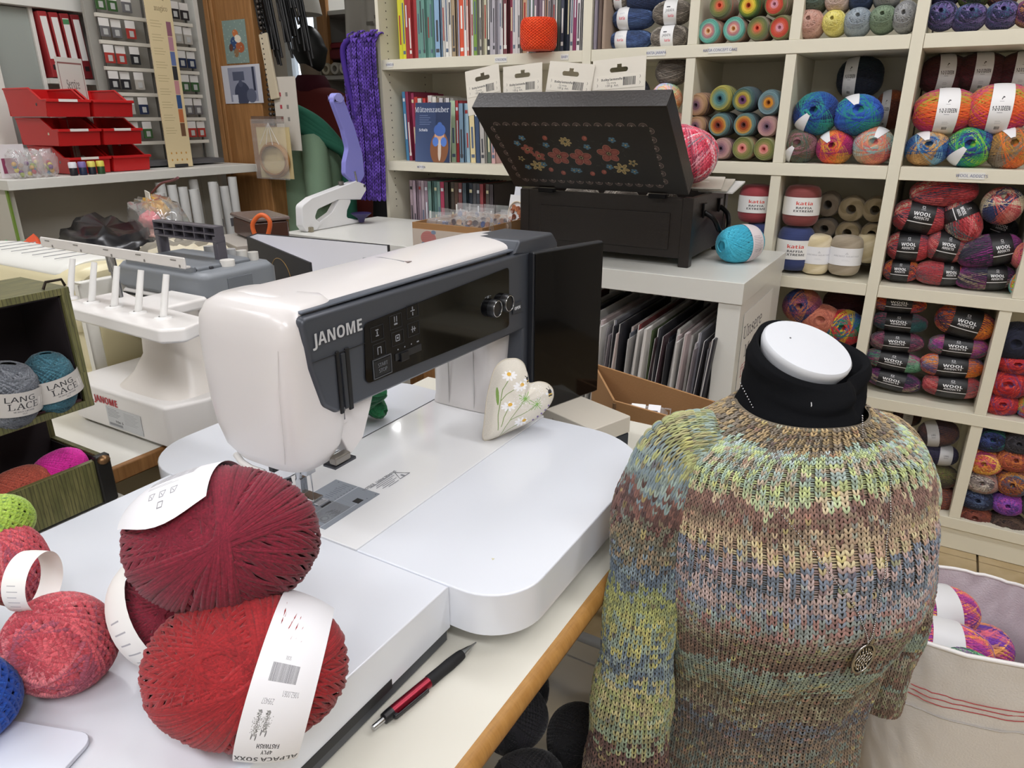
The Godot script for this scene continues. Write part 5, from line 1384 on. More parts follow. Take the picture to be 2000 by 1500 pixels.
	for e in [[0.016, 0.024], [-0.016, 0.024]]: ss.box(V(-0.5406, 0.9915, -0.610 + e[0]), V(0.0012, e[1], 0.0012), 0)
	put("start_button", ss, mat("63666c", 0.35, 0.5), t)
	put("start_key", W(t).box(V(-0.5409, 0.9915, -0.610), V(0.0016, 0.020, 0.029), 0.0006), mat("17181b", 0.4), t)
	lettering("START", 0.0042, mat("6c7076", 0.5), t, X(V(-0.5397, 0.9950, -0.610) - t.position, yr), sans)
	lettering("STOP", 0.0042, mat("6c7076", 0.5), t, X(V(-0.5397, 0.9880, -0.610) - t.position, yr), sans)
	put("speed_slider_track", W(t).box(V(-0.5407, 0.9955, -0.660), V(0.001, 0.009, 0.052), 0.0004), mat("1d1f23", 0.4), t)
	put("speed_slider_knob", W(t).box(V(-0.5395, 0.9935, -0.650), V(0.004, 0.011, 0.016), 0.0008), mat("131417", 0.35), t)
	for k in 4: put("symbol", W(t).box(V(-0.5406, 1.0045, -0.640 - k * 0.013), V(0.0004, 0.0016, 0.0016 if k < 3 else 0.004), 0), ink, t)
	for q in [[-0.855, 1.0085], [-0.889, 1.0095]]:
		var kb := MB.new()
		kb.xf = Transform3D(Basis.from_euler(V(0, 0, -PI / 2)), V(-0.5412, q[1], q[0]) - t.position)
		kb.lathe([Vector2(0.0135, 0), Vector2(0.0135, 0.009), Vector2(0.0125, 0.0105), Vector2(0.0105, 0.011), Vector2(0.0100, 0.0095), Vector2(1e-5, 0.0095)], 28)
		var kn := put("dial", kb, mat("1a1b1e", 0.35), t)
		var rg := MB.new()
		rg.xf = kb.xf
		var rp := []
		for k in 25: rp.append(V(cos(TAU * k / 24) * 0.0117, 0.0108, sin(TAU * k / 24) * 0.0117))
		put("chrome_ring", rg.tube(rp, 0.0007, 5, false, false), mat("c8cace", 0.2, 1.0), kn)
	lettering("~ w ~", 0.005, mat("8a8d92", 0.5), t, X(V(-0.5409, 1.0275, -0.845) - t.position, yr), sans)
	put("open_key", W(t).box(V(-0.5414, 0.9925, -0.929), V(0.0014, 0.017, 0.026), 0.0005), mat("3c4047", 0.35, 0.2), t)
	lettering("OPEN", 0.0048, mat("d0d2d6", 0.5), t, X(V(-0.5405, 0.9925, -0.929) - t.position, yr), sansb)
	# swivel screen
	var a17 := deg_to_rad(17.0)
	var sx := Transform3D(Basis(V(0, 1, 0), -a17), V(-0.533, 0.938, -0.965) - t.position)
	var sb := MB.new()
	sb.xf = sx
	sb.box(V(-0.004, 0, -0.080), V(0.014, 0.272, 0.166), 0.003)
	var scr := put("screen", sb, mat("24262b", 0.4), t)
	var sg2 := MB.new()
	sg2.xf = sx
	put("screen_glass", sg2.box(V(0.0036, 0, -0.080), V(0.0016, 0.266, 0.160), 0.0006), blk, scr)
	# needle plate and needle parts
	var im := blank(256, 330, "9aa2ad")
	for y in 330:
		for x in 256: im.set_pixel(x, y, Color("98a0ab").lerp(Color("a6adb8"), fmod(absf(sin(y * 12.9898) * 437.5), 1.0) * 0.35))
	for k in 13: im.fill_rect(Rect2i(60 + (k % 2) * 6, 20 + k * 13, 40 - (k % 2) * 12, 2), Color("545c68"))
	for k in 9: im.fill_rect(Rect2i(120, 24 + k * 18, 6, 3), Color("464c56"))
	im.fill_rect(Rect2i(132, 0, 3, 330), Color("dfe3e8")); im.fill_rect(Rect2i(228, 90, 3, 240), Color("ced3da"))
	dot(im, 196, 270, 26, 26, 0, Color("b4bac2")); dot(im, 196, 270, 20, 20, 0, Color("8a929c")); dot(im, 196, 270, 12, 12, 0, Color("bcc2ca"))
	for k in 7: stroke(im, [Vector2(168 + k * 8, 236 - k % 3 * 8), Vector2(176 + k * 7, 205 - k % 2 * 9)], 4, Color("3e444e"))
	for q in [[30, 14], [244, 14], [60, 60], [236, 60]]: dot(im, q[0], q[1], 3, 3, 0, Color("5c636e"))
	var pl := W(t).prism(P2([-0.633, -0.509, -0.557, -0.509, -0.557, -0.607, -0.633, -0.607]), 0.8160, 0.8168, 0.0003)
	for i in pl.u.size():
		var p := pl.v[i] + t.position
		pl.u[i] = Vector2((p.x + 0.633) / 0.076, (p.z + 0.607) / 0.098)
	put("needle_plate", pl, print_mat(im, 0.32, {"metallic": 0.3}), t)
	put("plate_recess", W(t).box(V(-0.5685, 0.8169, -0.5785), V(0.010, 0.0006, 0.010), 0), mat("17181b", 0.4), t)
	for k in 3: put("feed_dog", W(t).box(V(-0.612 + k * 0.008, 0.8172, -0.551), V(0.0028, 0.0016, 0.016), 0.0003), mat("2a2c30", 0.4, 0.6), t)
	put("bobbin_window", W(t).box(V(-0.584, 0.8171, -0.540), V(0.038, 0.0006, 0.044), 0.0002), clear("d0d4da", 0.25), t)
	var ch := mat("c4c6ca", 0.18, 1.0)
	put("needle_bar", W(t).cyl(V(-0.621, 0.905, -0.551), V(-0.621, 0.862, -0.551), 0.0036), ch, t)
	put("needle_clamp", W(t).box(V(-0.621, 0.859, -0.551), V(0.010, 0.010, 0.016), 0.001), ch, t)
	put("clamp_screw", W(t).tube([V(-0.621, 0.864, -0.558), V(-0.612, 0.868, -0.570), V(-0.606, 0.870, -0.577)], [0.0018, 0.0022, 0.0040], 10), ch, t)
	put("needle", W(t).tube([V(-0.619, 0.856, -0.552), V(-0.618, 0.835, -0.552), V(-0.618, 0.819, -0.552)], [0.0012, 0.0007, 0.0002], 6), ch, t)
	put("presser_bar", W(t).cyl(V(-0.631, 0.90, -0.544), V(-0.631, 0.848, -0.544), 0.0042), ch, t)
	put("foot_holder", W(t).box(V(-0.630, 0.838, -0.546), V(0.010, 0.022, 0.012), 0.0012), ch, t)
	put("holder_screw", W(t).tube([V(-0.640, 0.845, -0.540), V(-0.649, 0.843, -0.528)], 0.0046, 10), mat("4a4c50", 0.3, 0.8), t)
	put("presser_foot", W(t).box(V(-0.621, 0.8215, -0.551), V(0.026, 0.003, 0.018), 0.001), ch, t)
	put("foot_toe", W(t).box(V(-0.606, 0.8185, -0.551), V(0.014, 0.0022, 0.018), 0.0008), clear("e8eaee", 0.35), t)
	put("threader_arm", W(t).box(V(-0.632, 0.878, -0.528), V(0.010, 0.010, 0.048), 0.002), mat("141519", 0.4), t)
	put("threader_hook", W(t).box(V(-0.630, 0.866, -0.545), V(0.016, 0.003, 0.03), 0.0008), mat("3c3e43", 0.35, 0.6), t)
	put("thread_cutter", W(t).tube([V(-0.672, 0.893, -0.490), V(-0.655, 0.889, -0.484), V(-0.638, 0.887, -0.482), V(-0.622, 0.884, -0.486)], 0.0042, 8), mat("dcdad6", 0.3), t)
	# guide bracket between head and arm
	var br := MB.new()
	br.xf = fas.xf
	br.prism(rounded([[-0.527, 0.962, 0.0], [-0.545, 0.925, 0.004], [-0.56, 0.890, 0.006], [-0.585, 0.905, 0.008], [-0.60, 0.935, 0.006], [-0.612, 0.962, 0.0]], 3), -0.60, -0.556, 0.002)
	put("guide_bracket", br, wm, t)
	var pp := MB.new()
	pp.xf = fas.xf
	put("guide_cover", pp.prism(rounded([[-0.536, 0.962, 0.0], [-0.545, 0.935, 0.003], [-0.560, 0.937, 0.003], [-0.563, 0.962, 0.0]], 3), -0.556, -0.5535, 0.0006), wm, t)
	lettering("5", 0.008, mat("5a5a60", 0.6), t, X(V(-0.5532, 0.955, -0.553) - t.position, yr), sans)
	lettering("⊂", 0.008, mat("5a5a60", 0.6), t, X(V(-0.5532, 0.945, -0.550) - t.position, V(0, PI / 2, 0)), sans)
	put("thread_guide", W(t).box(V(-0.553, 0.898, -0.540), V(0.012, 0.010, 0.026), 0.002), mat("8a857e", 0.3, 0.6), t)
	put("thread_guide", W(t).box(V(-0.560, 0.889, -0.546), V(0.02, 0.004, 0.036), 0.001), mat("44464b", 0.35, 0.5), t)
	# printed safety notice on the bed
	var dark := mat("909298", 0.6)
	var nt := W(t)
	for k in 6: nt.box(V(-0.5775 + k * 0.0036, 0.8167, -0.632 - 0.006 * (k % 2)), V(0.0009, 0.0003, 0.040 - 0.004 * k), 0)
	put("notice_lines", nt, dark, t)
	lettering("NOTICE  Using Magnet", 0.0032, dark, t, X(V(-0.5805, 0.8169, -0.634) - t.position, V(-PI / 2, PI / 2, 0)), sans)
	put("warning_triangle", W(t).tube([V(-0.560, 0.8167, -0.652), V(-0.578, 0.8167, -0.662), V(-0.560, 0.8167, -0.672)], 0.0006, 4, true), dark, t)
	put("warning_sign", W(t).box(V(-0.564, 0.8167, -0.662), V(0.006, 0.0003, 0.003), 0), dark, t)
	put("seam", W(t).box(V(-0.6922, 0.8163, -0.72), V(0.0012, 0.0004, 0.44), 0), mat("3c3e44", 0.6), t)

# ---- heart cushion ---------------------------------------------------------------------------
func make_heart() -> void:
	var im := blank(512, 512, "ddd8cc")
	var f := FastNoiseLite.new()
	f.seed = 4; f.frequency = 0.4
	for y in 512:
		for x in 512:
			var g := 1.0 + 0.05 * f.get_noise_2d(x, y * 0.3) + 0.05 * f.get_noise_2d(x * 0.3, y)
			im.set_pixel(x, y, Color(0.868 * g, 0.845 * g, 0.80 * g))
	# coordinates of the embroidery in the close-up view of 1500 pixels
	var k := 512.0 / 1200.0
	var T := func(x, y): return Vector2((x - 150.0) * k, (y - 110.0) * k)
	var gr := Color("7d9457")
	for st in [[[340, 1130], [360, 900], [385, 760], [410, 660], [440, 540], [510, 420]], [[385, 760], [400, 700], [480, 610], [620, 525]], [[380, 1080], [420, 950], [485, 820]], [[375, 1240], [430, 1100], [520, 960], [700, 740]], [[490, 1000], [640, 950], [760, 900], [850, 840]], [[385, 1245], [480, 1160], [620, 1085]]]:
		var pts := []
		for q in st: pts.append(T.call(q[0], q[1]))
		stroke(im, pts, 4.0, gr)
	dot(im, T.call(375, 630).x, T.call(375, 630).y, 7, 55, 0.08, Color("7f9f52"))
	for d in [[545, 350, 540, 325], [660, 520, 690, 500], [490, 790, 510, 765], [655, 1060, 695, 1045]]:
		var c: Vector2 = T.call(d[0], d[1])
		for a in 9:
			var v2 := Vector2.from_angle(TAU * a / 9.0) * 22.0
			dot(im, c.x + v2.x * 1.2, c.y + v2.y * 0.8, 15, 7, TAU * a / 9.0, Color("f6f5f6"))
		var ce: Vector2 = T.call(d[2], d[3])
		dot(im, ce.x, ce.y, 12, 11, 0, Color("e2b24c"))
	for fn in [[715, 715], [870, 830]]:
		var c: Vector2 = T.call(fn[0], fn[1])
		for a in 13: stroke(im, [c, c + Vector2.from_angle(TAU * a / 13.0) * (26.0 + 10 * (a % 3))], 3.5, Color("7fae58"))
	var rr := RandomNumberGenerator.new()
	rr.seed = 8
	for q in 200:
		var a := rr.randf() * TAU
		var c: Vector2 = T.call(790, 690) + Vector2.from_angle(a) * rr.randf_range(40, 95)
		dot(im, c.x, c.y, 2.2, 1.6, a, Color("efefef"))
	for q in [[800, 1125], [845, 1095], [915, 1065], [905, 1040], [960, 1005], [985, 1035], [1015, 960], [1030, 1000], [1065, 900], [840, 1080], [930, 1075]]:
		var c: Vector2 = T.call(q[0], q[1])
		dot(im, c.x, c.y, 9, 6, 0.7, Color("77609c"))
	for bee in [[785, 455, 0.0, 0.75], [1090, 720, 0.2, 1.0]]:
		var c: Vector2 = T.call(bee[0], bee[1])
		var s: float = bee[3]
		dot(im, c.x, c.y - 14 * s, 15 * s, 14 * s, 0, Color("1c1a1c")); dot(im, c.x + 2, c.y + 4, 17 * s, 7 * s, 0.1, Color("d9b451")); dot(im, c.x + 2, c.y + 12 * s, 16 * s, 6 * s, 0, Color("1c1a1c")); dot(im, c.x + 3, c.y + 22 * s, 14 * s, 6 * s, 0, Color("e8dcae"))
		dot(im, c.x - 24 * s, c.y - 6, 11, 7, 0.6, Color("eef0f6")); dot(im, c.x + 24 * s, c.y - 10, 12, 7, -0.5, Color("eef0f6"))
		stroke(im, [c + Vector2(-6, -22) * s, c + Vector2(-20, -38) * s], 4, Color("1c1a1c")); stroke(im, [c + Vector2(4, -24) * s, c + Vector2(6, -42) * s], 4, Color("1c1a1c"))
	# outline in the same close-up view
	var out := [[215, 1300], [195, 1230], [225, 1050], [255, 850], [285, 680], [330, 500], [400, 290], [470, 190], [560, 140], [640, 138], [720, 155], [790, 215], [825, 300], [840, 420], [850, 520], [890, 555], [990, 548], [1090, 580], [1160, 645], [1192, 720], [1188, 820], [1140, 920], [1060, 1010], [960, 1090], [800, 1160], [600, 1220], [420, 1275], [290, 1308]]
	var t := thing("heart_cushion", "cream heart shaped cushion embroidered with daisies and bees", "cushion", V(-0.498, 0.8165, -0.852), deg_to_rad(54.0))
	var sc := 0.000120
	var sy := 0.84
	var o2 := []
	for q in out: o2.append(V((q[0] - 640) * sc, (1308 - q[1]) * sc * sy, 0))
	o2 = spline(o2, 3, true)
	var ce := V(0.0, 0.054, 0)
	var n := o2.size()
	var m := MB.new()
	for side in [1.0, -1.0]:
		m.grid(n, 9, func(a, b):
			var p: Vector3 = o2[int(round(a * n)) % n]
			var q: Vector3 = ce.lerp(p, b)
			var wr: float = 1.0 + 0.05 * sin(a * 60.0) * b
			return V(q.x, q.y, side * 0.024 * wr * sqrt(maxf(0.0, 1.0 - pow(b, 2.6)))), true, false, side > 0)
	for i in m.u.size():
		var p := m.v[i]
		var X1 := p.x / sc + 640.0
		var Y1 := 1308.0 - p.y / sc / sy
		m.u[i] = Vector2((X1 - 150.0) / 1200.0, (Y1 - 110.0) / 1200.0)
	t.rotation.x = -0.16
	put("cover", m, print_mat(im, 0.9, {"rim_enabled": true, "rim": 0.3}), t)
	var sp := []
	for i in range(0, n): sp.append(o2[i])
	put("seam", MB.new().tube(sp, 0.0011, 4, true), mat("d3cbbb", 0.9), t)

func hero_ball(label: String, p: Vector3, half: Vector3, yaw: float, e: float, roll: float, sh: String, cw: String) -> Node3D:
	var t := thing("yarn_ball", label, "yarn", p, yaw)
	t.rotation.z = roll
	var bs := Basis(V(0, sin(e), cos(e)), V(0, -cos(e), sin(e)), V(1, 0, 0))
	put("windings", wound(sh), yarn(cw), t, Transform3D(bs * Basis.from_scale(half), Vector3.ZERO))
	return t

func make_red_balls() -> void:
	var lo := hero_ball("scarlet yarn ball with a white alpaca sock wool label, lying lowest", V(-0.399, 0.872, -0.272), V(0.056, 0.058, 0.077), 0.5, 0.75, 0.0, "hero1", "scarlet")
	put("paper_band", paper_band("offleft"), LB.alpaca, lo, X(V(0.002, -0.001, 0.0), V(0.0, 0.1, PI - 0.30), V(0.080, 0.0615, 0.0605)))
	var up := hero_ball("crimson yarn ball resting on top of two red balls", V(-0.447, 0.954, -0.302), V(0.053, 0.058, 0.0765), 0.5, 0.7, 0.06, "hero0", "crimson")
	var lb := MB.new()      # only the part of the label that slid over the top shows
	lb.grid(10, 16, func(s, q):
		var x: float = lerpf(-0.060, 0.016, s)
		var a: float = lerpf(-1.25, 0.50 + 0.25 * sin(s * PI), q)
		var rr: float = 0.058 * pow(maxf(0.0, 1.0 - pow(absf(x) / 0.080, 2.3)), 0.44) + 0.0035
		return V(x, cos(a) * rr, sin(a) * rr))
	for i in lb.u.size(): lb.u[i] = Vector2(0.25 + lb.u[i].x * 0.75, 0.22 + lb.u[i].y * 0.38)
	put("paper_band", lb, LB.alpaca_back, up, X(V(0, 0.0, 0), V(0, 0.12, 0.16)))
	var th := hero_ball("crimson yarn ball with loose white label behind the other two", V(-0.515, 0.868, -0.305), V(0.050, 0.05, 0.058), 0.9, 0.4, 0.2, "hero1", "crimson")
	put("paper_band", paper_band("offleft"), LB.back, th, X(V(-0.006, 0.004, 0.004), V(0.2, -0.25, 0.3), V(0.052, 0.053, 0.053)))

func make_front_things() -> void:
	# skeins at the corner of the extension table
	hero_ball("lime green yarn skein lying on top of the pink one", V(-0.703, 0.918, -0.243), V(0.032, 0.026, 0.036), 0.4, 0.2, 0.3, "hank", "lime")
	hero_ball("lime green yarn skein beside the blue one", V(-0.668, 0.872, -0.182), V(0.03, 0.036, 0.036), 0.2, 0.5, -0.2, "hank", "lime")
	hero_ball("lime green yarn skein squeezed under the pink skein", V(-0.640, 0.843, -0.168), V(0.026, 0.026, 0.034), 0.6, 0.4, 0.2, "hank", "lime")
	hero_ball("rose pink yarn skein standing behind the paper band", V(-0.668, 0.890, -0.240), V(0.026, 0.038, 0.028), 0.5, 0.3, 0.4, "hank", "rose")
	var rk := hero_ball("rose pink yarn skein with white band on the white table", V(-0.572, 0.856, -0.222), V(0.036, 0.040, 0.043), 0.5, 0.35, -0.5, "hank", "rose")
	put("paper_band", paper_band("slim"), LB.back, rk, X(V(-0.042, 0.038, -0.012), V(0.3, 0.2, 0.5), V(0.032, 0.024, 0.024)))
	hero_ball("royal blue yarn skein lying in front of the lime ones", V(-0.580, 0.850, -0.150), V(0.034, 0.034, 0.040), 0.4, 0.4, 0.1, "hank", "royal")
	var cd := thing("acrylic_card", "blank white card lying flat beside the blue skein", "card", V(-0.520, 0.817, -0.125), 0.35)
	put("sheet", MB.new().prism(rect(0.10, 0.12, 0.012), 0, 0.004, 0.0008), mat("e4eaf6", 0.2), cd)
	# green skein behind the arm
	var gs := thing("yarn_skein", "dark green twisted yarn skein behind the sewing machine arm", "yarn", V(-0.745, 0.816, -0.775), 0.4)
	var m := MB.new()
	for s in 22:
		var pts := []
		var ph := TAU * (s % 11) / 11.0
		var tw := 0.0 if s < 11 else PI
		for k in 15:
			var q := float(k) / 14.0
			var x := lerpf(-0.055, 0.045, q)
			var r := 0.024 * sqrt(maxf(0.05, 1.0 - pow(2 * q - 1, 4)))
			var c := V(0, sin(q * 5.0 + tw) * 0.014, cos(q * 5.0 + tw) * 0.014)
			pts.append(V(x, 0.034, 0) + c + V(0, cos(ph + q * 4) * r * 0.7, sin(ph + q * 4) * r * 0.7))
		var b0 := m.v.size()
		m.tube(pts, 0.0052, 5)
		for i in range(b0, m.u.size()): m.u[i] = Vector2(s * 0.11 + m.u[i].x * 0.4, 0)
	put("strands", m, yarn("forest"), gs)
	# pen
	var a := V(-0.364, 0.7462, -0.364)
	var b := V(-0.345, 0.7462, -0.507)
	var d := (b - a).normalized()
	var pen := thing("ballpoint_pen", "metallic red and black ballpoint pen on the cream table", "pen", a - V(0, 0.0062, 0), atan2(-d.z, d.x))
	var L := (b - a).length()
	var ax := Basis.from_euler(V(0, 0, -PI / 2))
	var mk := func(called, prof, m2):
		var q := MB.new()
		q.xf = Transform3D(ax, V(0, 0.0062, 0))
		return put(called, q.lathe(prof, 20), m2, pen)
	var pk := mat("17171b", 0.35)
	var chm := mat("c2c4c8", 0.2, 1.0)
	mk.call("push_button", [Vector2(1e-5, 0), Vector2(0.0026, 0.0003), Vector2(0.0028, 0.012), Vector2(0.0030, 0.014)], chm)
	mk.call("end_cap", [Vector2(0.003, 0.013), Vector2(0.0052, 0.014), Vector2(0.0056, 0.020), Vector2(0.0057, 0.024)], pk)
	mk.call("barrel", [Vector2(0.0057, 0.024), Vector2(0.0058, 0.05), Vector2(0.0058, 0.072)], mat("7c1428", 0.28, 0.65))
	mk.call("grip", [Vector2(0.0058, 0.072), Vector2(0.0062, 0.074), Vector2(0.0060, 0.09), Vector2(0.0063, 0.104), Vector2(0.0056, 0.118), Vector2(0.0050, 0.122)], mat("141417", 0.75))
	mk.call("tip", [Vector2(0.0048, 0.122), Vector2(0.0030, 0.132), Vector2(0.0013, 0.138), Vector2(0.0008, L), Vector2(1e-5, L + 0.0003)], chm)
	put("clip", MB.new().box(V(0.044, 0.0055, 0.0072), V(0.044, 0.005, 0.0022), 0.0009).box(V(0.0235, 0.006, 0.0055), V(0.005, 0.005, 0.005), 0.0009), pk, pen)
	# bin under the table
	var bn := thing("storage_bin", "translucent plastic bin of dark yarn under the table", "bin", V(-0.38, 0.0, -0.62))
	var shell := MB.new()
	var outl := rounded([[-0.14, -0.2, 0.03], [0.13, -0.2, 0.03], [0.13, 0.22, 0.03], [-0.14, 0.22, 0.03]], 5)
	var nn := outl.size()
	shell.grid(nn, 3, func(q, w):
		var p := outl[int(round(q * nn)) % nn]
		return V(p.x * lerpf(0.86, 1.0, w), lerpf(0.16, 0.52, w), p.y * lerpf(0.9, 1.0, w)), true)
	put("wall", shell, mat("dfe3e6", 0.4, 0, {"transparency": BaseMaterial3D.TRANSPARENCY_ALPHA, "albedo_color": Color(0.87, 0.89, 0.9, 0.55)}), bn)
	put("bottom", MB.new().prism(rect(0.23, 0.36, 0.03), 0.16, 0.164), mat("d0d4d6", 0.4), bn)
	var rim := []
	for p in outl: rim.append(V(p.x, 0.52, p.y))
	put("rim", MB.new().tube(rim, 0.008, 8, true), mat("c4c9cc", 0.3, 0, {"transparency": BaseMaterial3D.TRANSPARENCY_ALPHA, "albedo_color": Color(0.78, 0.8, 0.82, 0.85)}), bn)
	put("stand", MB.new().box(V(0, 0.078, 0), V(0.26, 0.156, 0.38), 0.01), mat("6a5a48", 0.7), bn)
	var kk := 0
	for q in [[-0.42, 0.44, -0.55], [-0.33, 0.45, -0.60], [-0.40, 0.46, -0.68], [-0.31, 0.44, -0.71], [-0.36, 0.40, -0.50], [-0.44, 0.43, -0.76]]:
		yarn_ball("yarn_ball", "black yarn ball in the translucent bin under the table" if kk != 4 else "dusky wine yarn ball in the translucent bin under the table", V(q[0], q[1], q[2]), V(0.05, 0.045, 0.045), V(0.3 * kk, 0.7 * kk, 0), wound("loose0"), "black_yarn" if kk != 4 else "dusk", "", null, "dark yarn in the bin")
		kk += 1
# ---- knitted pullover on a dress form ---------------------------------------------------------
const FORM_FRONT := Vector3(0.6, 0, 0.8)
const FORM_SIDE := Vector3(0.8, 0, -0.6)
var stitch_mesh: ArrayMesh
var bar_mesh: ArrayMesh
var purl_mesh: ArrayMesh

func make_stitches() -> void:
	var m := MB.new()
	m.tinted = true
	for s in [-1.0, 1.0]:
		m.tube(spline([V(s * 0.06, -0.62, -0.35), V(s * 0.16, -0.35, 0.12), V(s * 0.29, 0.05, 0.26), V(s * 0.36, 0.42, 0.10), V(s * 0.30, 0.68, -0.35)], 2), [0.10, 0.15, 0.19, 0.21, 0.21, 0.20, 0.18, 0.14, 0.10], 6, false, false)
	stitch_mesh = m.mesh()
	m = MB.new()
	m.tinted = true
	m.tube(spline([V(-0.6, 0.0, -0.3), V(-0.3, 0.08, 0.0), V(0, 0.1, 0.08), V(0.3, 0.08, 0.0), V(0.6, 0.0, -0.3)], 2), 0.15, 5, false, false)
	m.tube(spline([V(-0.6, -0.4, -0.3), V(-0.3, -0.34, -0.04), V(0, -0.32, 0.02), V(0.3, -0.34, -0.04), V(0.6, -0.4, -0.3)], 2), 0.13, 5, false, false)
	bar_mesh = m.mesh()

func section(y: float) -> Array:
	for i in FORM.size() - 1:
		if y <= FORM[i][0] and y >= FORM[i + 1][0]:
			var t: float = (FORM[i][0] - y) / (FORM[i][0] - FORM[i + 1][0])
			t = t * t * (3 - 2 * t) * 0.5 + t * 0.5
			return [lerpf(FORM[i][1], FORM[i + 1][1], t), lerpf(FORM[i][2], FORM[i + 1][2], t), lerpf(FORM[i][3], FORM[i + 1][3], t)]
	return [FORM[-1][1], FORM[-1][2], FORM[-1][3]] if y < FORM[-1][0] else [FORM[0][1], FORM[0][2], FORM[0][3]]
func body(th: float, y: float, grow := 0.0) -> Vector3:
	var s := section(y)
	var c := cos(th)
	var n := sin(th)
	var k := 2.0 / 2.3
	var fold := 0.004 * sin(th * 9.0 + y * 14.0) * smoothstep(0.95, 0.6, y)
	var px: float = (s[0] + grow + fold) * signf(c) * pow(absf(c), k)
	var pf: float = ((s[1] if n > 0 else s[2]) + grow + fold) * signf(n) * pow(absf(n), k)
	return FORM_AT + FORM_SIDE * px + FORM_FRONT * pf + V(0, y, 0)

func band_colour(y: float, r: RandomNumberGenerator, wob: float) -> Color:
	y += wob
	var i := 0
	while i < KNIT_BANDS.size() - 2 and KNIT_BANDS[i + 1][0] > y: i += 1
	var t: float = clampf((KNIT_BANDS[i][0] - y) / maxf(0.001, KNIT_BANDS[i][0] - KNIT_BANDS[i + 1][0]), 0, 1)
	var pick := 1 if r.randf() < 0.52 else 2
	var c := Color(KNIT_BANDS[i if r.randf() > t else i + 1][pick])
	if r.randf() < 0.10: c = c.lerp(Color(["b8b06c", "5c4a50", "8fa8a4", "a87868"][r.randi() % 4]), 0.5)
	var g := r.randf_range(0.98, 1.24)
	return Color(c.r * g, c.g * g, c.b * g).srgb_to_linear()

func knit(parent: Node, called: String, mesh: ArrayMesh, xs: Array, cs: Array) -> void:
	var mm := MultiMesh.new()
	mm.transform_format = MultiMesh.TRANSFORM_3D
	mm.use_colors = true
	mm.mesh = mesh
	mm.instance_count = xs.size()
	for i in xs.size():
		mm.set_instance_transform(i, xs[i])
		mm.set_instance_color(i, cs[i])
	var o := MultiMeshInstance3D.new()
	o.name = called
	o.multimesh = mm
	o.material_override = mat("ffffff", 0.85, 0, {"vertex_color_use_as_albedo": true, "rim_enabled": true, "rim": 0.25})
	o.set_meta("kind", "stuff")
	parent.add_child(o, true)

